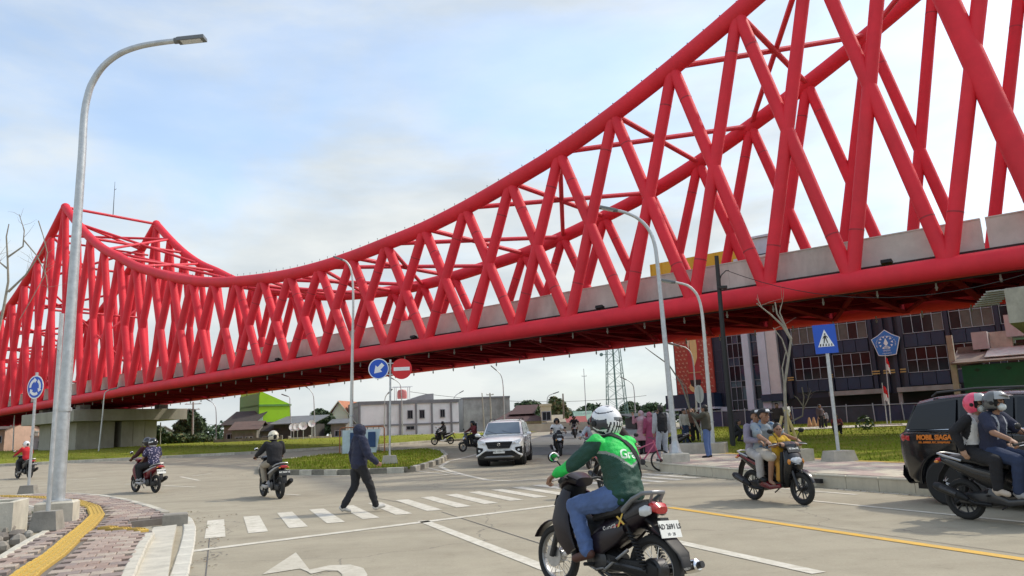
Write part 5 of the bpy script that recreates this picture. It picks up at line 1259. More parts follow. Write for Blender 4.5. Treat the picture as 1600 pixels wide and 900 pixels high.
# bare saplings
def bare(name, label, loc, paths, m, r0, twigs=0, stakes=(), cat='sapling'):
    t = thing(name, label, cat, loc); g = G()
    for i, (pts, ra, rb_) in enumerate(paths):
        P = [Vector(p) for p in pts]; g.path(P, [ra + (rb_ - ra) * k / (len(P) - 1) for k in range(len(P))], 7)
    ob('trunk', g, m, t); g = G()
    for _ in range(twigs):
        pts, ra, rb_ = random.choice(paths[1:] or paths); P = [Vector(p) for p in pts]; k = random.uniform(.35, 1) * (len(P) - 1); i = min(int(k), len(P) - 2); p = P[i].lerp(P[i + 1], k - i)
        d = Vector((random.uniform(-1, 1), random.uniform(-.6, .6), random.uniform(.1, 1))).normalized(); L_ = random.uniform(.25, .8)
        g.path([p, p + d * L_ * .5 + Vector((0, 0, .04)), p + d * L_ + Vector((random.uniform(-.1, .1), 0, random.uniform(-.1, .2)))], [rb_ * .7, rb_ * .5, rb_ * .2], 5)
    if g.v: ob('twigs', g, m, t)
    for a, b in stakes: g = G(); g.tube(a, b, .05, .045, 7); ob('stake', g, mat('bamboo_stake', (.48, .38, .17), .75, 0, .25, 6), t)
    return t
def pxr(L_, pts): return [tuple(Vector(atY(u, v, L_.y)) - L_) for u, v in pts]
L_ = at(1228, 708, .3); L_.z = gz(L_.y) + .2
bare('bare_sapling', 'bare crooked sapling tied to bamboo stakes right of the glass tower', L_, [([(0, 0, 0)] + pxr(L_, [(1228, 660), (1226, 600), (1232, 560), (1236, 530), (1228, 512), (1214, 490), (1211, 472)]), .058, .02), (pxr(L_, [(1236, 530), (1222, 508), (1205, 492), (1182, 474)]), .05, .015), (pxr(L_, [(1232, 560), (1222, 530), (1208, 512)]), .03, .012), (pxr(L_, [(1228, 512), (1218, 488), (1223, 470)]), .03, .012), (pxr(L_, [(1226, 605), (1222, 575), (1228, 548)]), .03, .012)], BARKP, .08, 8,
     [((.02, .05, -.1), tuple(pxr(L_, [(1228, 640)])[0])), (pxr(L_, [(1258, 718)])[0], pxr(L_, [(1226, 640)])[0]), (pxr(L_, [(1236, 715)])[0], pxr(L_, [(1229, 650)])[0]), (pxr(L_, [(1208, 712)])[0], pxr(L_, [(1222, 650)])[0])])
g = G(); c = at(1252, 722, .25); g.box((0, 0, .22), (.55, .42, .44), .3); tag(ob('cloth_sack', g, mat('pale_sacking', (.50, .45, .34), .9, 0, .2, 4), None, (c.x, c.y, c.z - .1), -.2), 'pale square sack hanging at the foot of the staked sapling', 'sack')
L_ = at(1100, 688, .3); bare('bare_sapling', 'bare sapling with a curved tip leaning behind the tall right hand lamp', L_, [([(0, 0, 0)] + pxr(L_, [(1078, 640), (1065, 600), (1045, 570), (1020, 552), (1008, 543)]), .06, .015), (pxr(L_, [(1078, 640), (1072, 605), (1062, 590)]), .025, .01)], BARKP, .05, 5)
L_ = at(1250, 690, .3); L_.y += 6; L_.z = gz(L_.y) + .2
bare('bare_sapling', 'small forked bare sapling before the tarpaulin fence', L_, [([(0, 0, 0)] + pxr(L_, [(1254, 650), (1256, 620), (1253, 605)]), .05, .02), (pxr(L_, [(1255, 635), (1246, 622), (1240, 618)]), .03, .012), (pxr(L_, [(1255, 640), (1262, 625), (1266, 612)]), .03, .012)], BARKP, .05, 6)
L_ = pt(-45, 700, 30); L_.z = gz(30)
bare('bare_tree', 'bare grey tree with thin twigs at the left edge before the bridge', L_, [([(0, 0, 0)] + pxr(L_, [(-16, 580), (6, 480), (13, 440), (12, 405), (10, 370), (14, 350)]), .07, .02), (pxr(L_, [(13, 456), (40, 430), (60, 400), (72, 380)]), .05, .012), (pxr(L_, [(12, 402), (36, 385), (38, 360), (30, 335)]), .04, .012), (pxr(L_, [(12, 420), (0, 410), (-10, 390)]), .04, .012), (pxr(L_, [(37, 375), (58, 400), (72, 430), (76, 460)]), .03, .01), (pxr(L_, [(60, 345), (68, 370), (74, 395), (70, 430), (48, 470), (30, 500)]), .022, .012)], BARKP, .1, 34, cat='tree')
g = G(); crown(g, [((0, 0, .35), (.5, .4, .4))], 90, .22, [2, 4, 3, 0]); c = at(1353, 672, .3); t = thing('potted_shrub', 'small green shrub before the dark ground floor of the campus', 'shrub', (c.x, c.y, c.z)); link('foliage', g.mesh('foliage', 0), LEAF, t)
g = G(); g.path([(0, 0, -.2), (0, 0, .3)], .03, 6); ob('stem', g, BARK, t)
# ================================================================ motor scooters, underbone motorcycle, cars, bicycle
MC = {}                       # mesh cache: alike parts share mesh data
def cached(key, fn, smooth=35):
    if key not in MC:
        g = G(); fn(g); MC[key] = g.mesh(key, smooth)
    return MC[key]
LRNAMES = {'fork', 'side_fairing', 'body_stripe', 'turn_signal', 'grip', 'brake_lever', 'mirror', 'mirror_glass', 'footpeg', 'leg_shield', 'side_cover', 'tail_cover', 'swingarm', 'exhaust_tip'}
def islands(g):        # separate pieces of a builder, so that each becomes an object of its own
    par = list(range(len(g.v)))
    def fd(i):
        while par[i] != i: par[i] = par[par[i]]; i = par[i]
        return i
    for f in g.f:
        a = fd(f[0])
        for i in f[1:]: par[fd(i)] = a
    out = {}
    for f in g.f:
        r = fd(f[0]); c = g.v[r]; out.setdefault(r, []).append(f)
    grp = {}
    for r, fs in out.items():
        idx = sorted({i for f in fs for i in f}); my = sum(g.v[i][1] for i in idx) / len(idx); mx_ = sum(g.v[i][0] for i in idx) / len(idx)
        grp.setdefault((my > 0), []).append((fs, idx, mx_))
    res = []
    for k, lst in grp.items():
        q = G()
        for fs, idx, _ in lst: m = {i: n for n, i in enumerate(idx)}; q.add([g.v[i] for i in idx], [tuple(m[i] for i in f) for f in fs])
        res.append(q)
    return res
def part(name, key, fn, m, parent, loc=None, rot=None, smooth=35):
    if name in LRNAMES:
        if key + '0' not in MC:
            g = G(); fn(g)
            for i, q in enumerate(islands(g)): MC[key + str(i)] = q.mesh(key, smooth)
        o = None; i = 0
        while key + str(i) in MC: o = link(name, MC[key + str(i)], m, parent, loc, rot=rot); i += 1
        return o
    return link(name, cached(key, fn, smooth), m, parent, loc, rot=rot)
LAMPW = mat('headlamp_glass', (.55, .57, .58), .12, .2, .1, 20, coat=.6); LAMPR = mat('tail_lamp_red', (.45, .012, .015), .18, 0, .15, 20, coat=.6); LAMPO = mat('indicator_orange', (.60, .22, .02), .2, 0, .1, 20, coat=.4)
MIRG = mat('mirror_glass', (.75, .77, .78), .06, 1, .03, 5); SEATM = mat('seat_vinyl', (.018, .017, .017), .55, 0, .2, 15, .2, 60)
PLATEK = mat('plate_black', (.012, .012, .012), .45, 0, .1, 10); PLATEW = mat('plate_white', (.72, .72, .68), .45, 0, .08, 10)
def wheel(parent, pos, R=.27, tw=.045, spokes='cast', name='wheel', rimm=None, disc=True, key='sc'):
    w = bpy.data.objects.new(name, None); COL.objects.link(w); w.parent = parent; w.location = pos
    part('tyre', key + '_tyre', lambda g: g.torus((0, 0, 0), R - tw, tw, 32, 10, sq=1.05), RUBBER, w)
    def rim(g):
        g.torus((0, 0, 0), R - tw * 1.9, .014, 32, 8, sq=1.9)
        if spokes == 'cast':
            for k in range(5):
                a = 2 * math.pi * k / 5; d = Vector((math.cos(a), 0, math.sin(a))); e = Vector((-d.z, 0, d.x))
                for sg in (-.35, .35): g.tube(d * .03 + e * sg * .05, d * (R - tw * 1.9) + e * sg * .12, .012, .010, 6)
        g.lathe([(.045, -.06), (.05, -.03), (.05, .03), (.045, .06)], 14, axis='y')
    part('rim', key + '_rim', rim, rimm or STEEL_D, w)
    if spokes == 'wire':
        def sp(g):
            for k in range(32):
                a = 2 * math.pi * k / 32; b = a + (.42 if k % 4 < 2 else -.42); s = .028 if k % 2 else -.028; r = R - tw * 1.9
                g.tube((.05 * math.cos(b), s, .05 * math.sin(b)), (r * math.cos(a), 0, r * math.sin(a)), .0024, n=4)
        part('spokes', key + '_spokes', sp, CHROME, w)
    if disc: part('brake_disc', key + '_disc', lambda g: (g.lathe([(.05, .062), (.10, .062), (.10, .066), (.05, .066)], 20, axis='y')), ALU, w)
    return w
def plate_text(parent, M, s1, s2, wd, ht, bgm, tm, key):
    pl = link('number_plate', cached('plate_%s' % key, lambda g: g.box((0, 0, 0), (wd, ht, .006)), 0), bgm, parent); pl.matrix_local = M
    text('plate_lettering', s1, ht * .41, tm, pl, Matrix.Translation((0, ht * .13, .0045)), .0006, spacing=.98, bold=.0015)
    if s2: text('plate_lettering', s2, ht * .25, tm, pl, Matrix.Translation((0, -ht * .30, .0045)), .0006)
    return pl
def scooter(label, loc, rz, paint, accent=None, s=1.0, plate=None, group='motor scooters on the road', lean=0.0, detail=True, frontplate=None, steer=0.0, windshield=False, name='motor_scooter'):
    t = thing(name, label, 'scooter', loc, rz, group); t.scale = (s, s, s)
    if lean: t.rotation_euler = (lean, 0, rz)
    accent = accent or paint
    wheel(t, (.635, 0, .265)); wheel(t, (-.615, 0, .265), disc=False)
    part('front_fender', 'sc_ff', lambda g: g.sw([(.635 + .305 * math.cos(R_(a)), .265 + .305 * math.sin(R_(a)), .062 - .0006 * abs(a - 75), .012) for a in range(20, 150, 13)], p=3), paint, t)
    part('fork', 'sc_fork', lambda g: [g.tube((.635, s_ * .075, .265), (.50, s_ * .075, .62), .022, n=8) for s_ in (-1, 1)], STEEL_D, t)
    # front apron, curved up from the floor to the handlebar
    part('front_apron', 'sc_apron', lambda g: g.sw([(.34, .30, .10, .06), (.40, .42, .15, .07), (.46, .56, .185, .085), (.50, .68, .19, .10), (.47, .80, .165, .095), (.40, .90, .11, .06)], 18, 2.4), paint, t)
    part('inner_shield', 'sc_inner', lambda g: g.sw([(.27, .33, .12, .05), (.33, .5, .16, .05), (.37, .7, .17, .055), (.35, .86, .12, .05)], 14, 3), BLACK, t)
    part('floorboard', 'sc_floor', lambda g: g.sw([(.34, .31, .15, .035), (.15, .285, .16, .035), (-.05, .285, .16, .04), (-.2, .31, .14, .06)], 14, 4), BLACK, t)
    part('side_fairing', 'sc_side', lambda g: [g.sw([(.30, .30, .025, .035, s_ * .15), (.05, .27, .03, .045, s_ * .155), (-.2, .36, .035, .09, s_ * .15)], 10, 2.5) for s_ in (-1, 1)], accent, t)
    # body tail, rising to the rear
    part('body_panel', 'sc_body', lambda g: g.sw([(-.02, .50, .11, .17), (-.16, .55, .14, .16), (-.34, .61, .155, .125), (-.55, .69, .14, .095), (-.75, .76, .10, .065), (-.88, .80, .06, .035)], 18, 2.6), paint, t)
    part('body_stripe', 'sc_stripe', lambda g: [g.sw([(-.10, .60, .012, .02, s_ * .139), (-.34, .66, .012, .028, s_ * .155), (-.58, .74, .012, .022, s_ * .137), (-.76, .785, .008, .01, s_ * .10)], 8, 2.5) for s_ in (-1, 1)], accent, t)
    part('seat', 'sc_seat', lambda g: g.sw([(.06, .70, .09, .035), (-.06, .735, .125, .05), (-.24, .745, .14, .05), (-.34, .775, .14, .05), (-.55, .80, .135, .05), (-.70, .815, .10, .035)], 16, 3), SEATM, t)
    part('grab_rail', 'sc_rail', lambda g: g.path([(-.50, .15, .775), (-.72, .15, .835), (-.86, .09, .865), (-.88, 0, .87), (-.86, -.09, .865), (-.72, -.15, .835), (-.50, -.15, .775)], .015, 8), ALU if s > .98 else BLACK, t)
    part('tail_light', 'sc_tail', lambda g: g.sw([(-.84, .785, .085, .03), (-.90, .775, .09, .032), (-.925, .765, .07, .022)], 12, 3), LAMPR, t)
    part('turn_signal', 'sc_sig', lambda g: [g.ell((-.88, s_ * .105, .755), (.035, .03, .02), 8, 5) for s_ in (-1, 1)], LAMPO, t)
    part('rear_fender', 'sc_rf', lambda g: g.sw([(-.80, .71, .07, .015), (-.90, .58, .065, .012), (-.955, .44, .055, .01), (-.965, .38, .045, .008)], 10, 3), BLACK, t)
    part('engine', 'sc_eng', lambda g: (g.sw([(-.12, .30, .10, .09), (-.3, .29, .12, .11), (-.5, .28, .10, .09), (-.66, .27, .06, .07)], 12, 3), g.lathe([(.10, .10), (.11, .13), (.06, .15)], 16, (-.35, 0, .30), 'y')), STEEL_D, t)
    part('exhaust', 'sc_exh', lambda g: (g.path([(-.2, -.12, .22), (-.38, -.17, .24), (-.5, -.18, .29)], .022, 8), g.path([(-.46, -.185, .28), (-.56, -.19, .33), (-.84, -.19, .43), (-.90, -.19, .45)], [.03, .058, .062, .04], 12)), BLACK, t)
    part('exhaust_shield', 'sc_exhs', lambda g: g.path([(-.58, -.225, .345), (-.80, -.225, .425)], [.035, .035], 8), STEEL_D, t)
    part('rear_shock', 'sc_shock', lambda g: (g.tube((-.60, .13, .30), (-.56, .14, .62), .014, n=8), [g.torus((-.597 + .0385 * k / 8, .13, .36 + .2 * k / 8), .028, .006, 10, 5, 'z') for k in range(9)]), STEEL_D, t)
    hb = bpy.data.objects.new('handlebar_assembly', None); COL.objects.link(hb); hb.parent = t; hb.location = (.40, 0, .93); hb.rotation_euler = (0, 0, steer)
    part('handlebar', 'sc_bar', lambda g: g.path([(-.06, .36, .06), (-.03, .22, .08), (0, .08, .04), (0, -.08, .04), (-.03, -.22, .08), (-.06, -.36, .06)], .014, 8), STEEL_D, hb)
    part('grip', 'sc_grip', lambda g: [g.tube((-.043, s_ * .26, .074), (-.064, s_ * .38, .058), .019, n=10) for s_ in (-1, 1)], RUBBER, hb)
    part('brake_lever', 'sc_lev', lambda g: [g.path([(-.01, s_ * .2, .07), (.02, s_ * .28, .06), (0, s_ * .37, .05)], .007, 6) for s_ in (-1, 1)], ALU, hb)
    part('handlebar_cover', 'sc_hcov', lambda g: g.sw([(-.09, .03, .13, .05), (0, .05, .17, .06), (.07, .02, .13, .055), (.10, -.02, .08, .03)], 16, 2.6), paint, hb)
    mr = part('mirror', 'sc_mir', lambda g: [(g.path([(-.01, s_ * .18, .08), (.0, s_ * .21, .18), (-.02, s_ * .27, .26)], .006, 6), g.ell((-.02, s_ * .30, .285), (.018, .06, .042), 12, 7)) for s_ in (-1, 1)], BLACK, hb)
    part('mirror_glass', 'sc_mirg', lambda g: [g.ell((-.033, s_ * .30, .285), (.008, .053, .036), 12, 6) for s_ in (-1, 1)], MIRG, hb)
    part('headlight', 'sc_head', lambda g: g.sw([(.525, .80, .10, .03), (.565, .72, .13, .035), (.58, .655, .07, .02)], 12, 2.2), LAMPW, t)
    part('turn_signal', 'sc_fsig', lambda g: [g.ell((.55, s_ * .14, .70), (.03, .035, .05), 8, 5) for s_ in (-1, 1)], LAMPO, t)
    part('footpeg', 'sc_peg', lambda g: [g.tube((-.18, s_ * .14, .34), (-.18, s_ * .24, .345), .014, n=6) for s_ in (-1, 1)], RUBBER, t)
    part('side_stand', 'sc_stand', lambda g: g.path([(-.05, .13, .24), (-.25, .17, .14)], .012, 6), STEEL_D, t)
    if windshield: part('windshield', 'sc_ws', lambda g: g.sw([(.47, .93, .12, .008), (.43, 1.04, .10, .006), (.38, 1.12, .06, .005)], 12, 2.4), GL[0], t)
    if plate:
        M = frame((-.935, 0, .63), (0, -1, 0), (.25, 0, 1)); plate_text(t, M, plate[0], plate[1], .27, .13, PLATEW if plate[2] else PLATEK, PLATEK if plate[2] else PLATEW, 'sc')
    if frontplate:
        M = frame((.53, 0, .905), (0, 1, 0), (-.45, 0, 1)); plate_text(t, M, frontplate, None, .26, .10, PLATEK, PLATEW, 'scf')
    return t
# ---------------------------------------------------------------- the underbone motorcycle in front
def underbone(label, loc, rz, lean=0.0):
    t = thing('underbone_motorcycle', label, 'motorcycle', loc, rz); t.rotation_euler = (lean, 0, rz)
    DKP = mat('dark_plum_paint', (.014, .009, .013), .3, .1, .2, 6, spec=.35, coat=.15); GREYP = mat('silver_grey_paint', (.20, .205, .215), .35, .5, .12, 8)
    RIM = mat('rim_steel', (.30, .30, .30), .35, .8, .15, 10)
    wheel(t, (.63, 0, .285), .285, .038, 'wire', key='ub', rimm=RIM); wheel(t, (-.60, 0, .285), .288, .042, 'wire', key='ubr', rimm=RIM, disc=False)
    def P(name, fn, m, par=t, smooth=35):
        g = G(); fn(g)
        if par is t:                                   # short upswept tail
            w = []
            for x, y, z in g.v:
                k = max(0, min(1, (z - .42) / .25)); k = k * k * (3 - 2 * k)
                w.append((x if x > -.3 else -.3 + (x + .3) * (1 - .38 * k), y, z))
            g.v = w
        if name in LRNAMES:
            for q in islands(g): o = ob(name, q, m, par, smooth=smooth)
            return o
        return ob(name, g, m, par, smooth=smooth)
    P('fork', lambda g: [(g.tube((.63, s * .085, .285), (.535, s * .085, .56), .027, n=10), g.tube((.535, s * .085, .56), (.46, s * .085, .78), .02, n=10)) for s in (-1, 1)], STEEL_D)
    P('front_fender', lambda g: g.sw([(.63 + .325 * math.cos(R_(a)), .285 + .325 * math.sin(R_(a)), .065, .01) for a in range(28, 176, 12)], 10, 3), DKP)
    P('front_cowl', lambda g: g.sw([(.49, .50, .06, .05), (.50, .60, .09, .075), (.47, .74, .13, .09), (.42, .86, .14, .085), (.37, .96, .12, .06)], 18, 2.4), BLACK)
    P('leg_shield', lambda g: [g.sw([(.26, .36, .015, .06, s * .17), (.34, .48, .018, .10, s * .19), (.40, .64, .02, .115, s * .185), (.40, .80, .02, .09, s * .15), (.37, .90, .02, .05, s * .12)], 12, 2.6) for s in (-1, 1)], DKP)
    P('frame_tunnel', lambda g: g.sw([(.36, .74, .06, .06), (.24, .60, .075, .085), (.08, .54, .085, .10), (-.10, .58, .10, .12)], 14, 2.6), BLACK)
    hb = bpy.data.objects.new('handlebar_assembly', None); COL.objects.link(hb); hb.parent = t; hb.location = (.37, 0, .955); hb.rotation_euler = (0, 0, R_(6))
    P('handlebar', lambda g: g.path([(-.13, .36, .03), (-.05, .24, .06), (0, .08, .03), (0, -.08, .03), (-.05, -.24, .06), (-.13, -.36, .03)], .014, 10), STEEL_D, hb)
    P('grip', lambda g: [g.tube((-.075, s * .275, .055), (-.14, s * .385, .028), .02, n=12) for s in (-1, 1)], RUBBER, hb)
    P('brake_lever', lambda g: [g.path([(-.02, s * .22, .05), (0.0, s * .3, .04), (-.05, s * .39, .025)], .007, 6) for s in (-1, 1)], ALU, hb)
    P('handlebar_cover', lambda g: g.sw([(-.10, .02, .12, .045), (-.02, .05, .17, .06), (.08, .02, .15, .065), (.13, -.03, .10, .05)], 16, 2.6), DKP, hb)
    P('headlight', lambda g: g.sw([(.11, .0, .11, .05), (.15, -.03, .10, .04), (.165, -.04, .07, .025)], 12, 2.2), LAMPW, hb)
    for s in (-1, 1):
        m = P('mirror', lambda g: (g.path([(-.02, s * .2, .07), (-.03, s * .235, .15), (-.04, s * .33, .215)], .007, 8), g.ell((-.045, s * .37, .245), (.016, .078, .05), 16, 8)), BLACK, hb)
        P('mirror_glass', lambda g: g.ell((-.057, s * .37, .245), (.008, .07, .043), 16, 8), MIRG, m)
    fp = link('number_plate', cached('plate_f', lambda g: g.box((0, 0, 0), (.006, .25, .10)), 0), PLATEK, t, (.545, 0, .80), rot=(0, R_(-20), R_(6)))
    # tail body
    P('body_panel', lambda g: g.sw([(.02, .47, .10, .12), (-.12, .54, .125, .13), (-.30, .61, .13, .11), (-.50, .69, .125, .09), (-.70, .755, .105, .07), (-.84, .79, .075, .05)], 20, 2.8), DKP)
    P('side_cover', lambda g: [g.sw([(.10, .42, .02, .07, s * .115), (-.08, .47, .022, .10, s * .135), (-.26, .54, .02, .07, s * .14), (-.40, .60, .012, .03, s * .135)], 12, 2.4) for s in (-1, 1)], DKP)
    P('tail_cover', lambda g: [g.sw([(-.42, .705, .012, .03, s * .128), (-.60, .765, .014, .045, s * .115), (-.80, .815, .012, .03, s * .085)], 12, 2.4) for s in (-1, 1)], mat('charcoal_paint', (.045, .045, .05), .35, .3, .12, 8))
    P('seat', lambda g: g.sw([(.08, .655, .075, .03), (-.04, .70, .11, .05), (-.20, .735, .135, .055), (-.38, .765, .135, .05), (-.56, .80, .125, .045), (-.70, .825, .09, .03)], 18, 3), SEATM)
    P('grab_rail', lambda g: (g.path([(-.42, .145, .755), (-.60, .15, .85), (-.76, .13, .905), (-.86, .07, .915), (-.875, 0, .915), (-.86, -.07, .915), (-.76, -.13, .905), (-.60, -.15, .85), (-.42, -.145, .755)], [.03, .024, .019, .018, .018, .018, .019, .024, .03], 10), g.path([(-.86, .07, .915), (-.80, .06, .84)], .016, 8), g.path([(-.86, -.07, .915), (-.80, -.06, .84)], .016, 8)), GREYP)
    P('tail_light', lambda g: g.sw([(-.79, .80, .085, .04), (-.87, .788, .088, .045), (-.92, .77, .07, .032)], 14, 3), LAMPR)
    for s in (-1, 1): P('turn_signal', lambda g: g.sw([(-.70, .755, .02, .035, s * .115), (-.79, .765, .025, .048, s * .108), (-.86, .77, .014, .03, s * .10)], 10, 2.6), LAMPW)
    P('rear_mudguard', lambda g: g.sw([(-.70, .70, .075, .03), (-.82, .66, .085, .02), (-.88, .55, .085, .014), (-.90, .45, .08, .010), (-.91, .40, .065, .008)], 12, 3), BLACK)
    P('inner_fender', lambda g: g.sw([(-.60 + .335 * math.cos(R_(a)), .285 + .335 * math.sin(R_(a)), .06, .008) for a in range(50, 172, 12)], 10, 3), BLACK)
    plate_text(t, frame((-.765, 0, .625), (0, -1, 0), (.32, 0, 1)), 'AD 2691 LS', '10 · 28', .25, .14, PLATEW, PLATEK, 'ub')
    P('plate_bracket', lambda g: g.box((-.93, 0, .66), (.05, .10, .10)), BLACK)
    P('engine', lambda g: (g.sw([(.16, .33, .075, .085), (.02, .32, .10, .11), (-.14, .31, .10, .10), (-.24, .31, .07, .07)], 14, 3), g.tube((.10, 0, .36), (.30, 0, .42), .075, .065, 14), [g.lathe([(.088, k * .018 - .06), (.088, k * .018 - .052)], 14, (.2 + 0 * k, 0, .39), 'x') for k in range(7)], g.lathe([(.085, .10), (.09, .12), (.05, .14)], 18, (-.05, 0, .315), 'y')), STEEL_D)
    P('swingarm', lambda g: [g.path([(-.14, s * .10, .31), (-.60, s * .105, .285)], .024, 8) for s in (-1, 1)], STEEL_D)
    P('chain_case', lambda g: g.sw([(-.10, .315, .018, .07, .095), (-.35, .30, .018, .055, .095), (-.62, .285, .018, .075, .095), (-.70, .285, .012, .04, .095)], 12, 2.6), BLACK)
    for s in (-1, 1): P('rear_shock', lambda g: (g.tube((-.58, s * .125, .30), (-.46, s * .13, .63), .016, n=8), [g.torus((-.567 + .09 * k / 10, s * .126, .335 + .24 * k / 10), .031, .007, 12, 6, 'z') for k in range(11)]), BLACK)
    P('rear_drum', lambda g: g.lathe([(.085, -.07), (.10, -.05), (.10, .05), (.085, .07)], 20, (-.60, 0, .285), 'y'), STEEL_D)
    P('front_hub', lambda g: g.lathe([(.06, -.06), (.07, -.04), (.07, .04), (.06, .06)], 18, (.63, 0, .285), 'y'), ALU)
    P('exhaust', lambda g: (g.path([(.28, -.06, .34), (.22, -.10, .20), (0, -.13, .17), (-.3, -.15, .19)], .02, 10), g.path([(-.28, -.15, .19), (-.36, -.155, .21), (-.68, -.165, .29), (-.86, -.17, .335)], [.03, .048, .052, .046], 16)), STEEL_D)
    P('exhaust_tip', lambda g: g.path([(-.80, -.1685, .32), (-.90, -.17, .345), (-.91, -.17, .348)], [.054, .053, .04], 18), CHROME)
    P('exhaust_tip', lambda g: g.path([(-.905, -.17, .347), (-.95, -.17, .358)], [.028, .028], 14), STEEL_D)
    P('footpeg', lambda g: [g.tube((.02, s * .10, .275), (.02, s * .235, .285), .016, n=8) for s in (-1, 1)], RUBBER)
    P('footpeg', lambda g: [g.tube((-.26, s * .11, .335), (-.26, s * .21, .345), .014, n=8) for s in (-1, 1)], RUBBER)
    P('peg_bracket', lambda g: [g.path([(.02, .11, .27), (-.12, .115, .25), (-.27, .12, .35), (-.40, .125, .43)], [.015, .013, .014, .016], 8) for s in (1,)], ALU)
    P('gear_pedal', lambda g: g.path([(.12, .12, .27), (-.02, .14, .24), (-.12, .145, .26)], .009, 6), ALU)
    P('side_stand', lambda g: g.path([(-.02, .10, .22), (-.22, .15, .16), (-.30, .16, .15)], .013, 6), STEEL_D)
    P('main_stand', lambda g: g.path([(-.12, .11, .22), (-.38, .13, .13), (-.4, -.13, .13), (-.12, -.11, .22)], .014, 6), STEEL_D)
    text('model_lettering', 'Supra', .085, mat('decal_silver', (.62, .62, .6), .4, .2, .05, 8), t, frame((-.23, .1475, .605), (-1, 0, .42), (.42, 0, 1)), .0012, shear=.35, bold=.001) if 0 else None
    text('model_lettering', 'Supra', .075, mat('decal_silver', (.62, .62, .6), .4, .2, .05, 8), t, frame((-.20, .1475, .60), (-.92, 0, .36), (.36, 0, .92)), .0012, shear=.3)
    text('model_lettering', 'X', .12, mat('decal_gold', (.62, .42, .08), .4, .2, .05, 8), t, frame((-.335, .147, .665), (-.92, 0, .36), (.36, 0, .92)), .0012, shear=.2, bold=.003)
    P('decal_stripe', lambda g: g.prism3([(-.06, .148, .505), (-.40, .140, .655), (-.40, .140, .667), (-.06, .148, .525)], (0, .001, 0)), mat('decal_red', (.5, .02, .03), .4, 0, .1, 8))
    return t
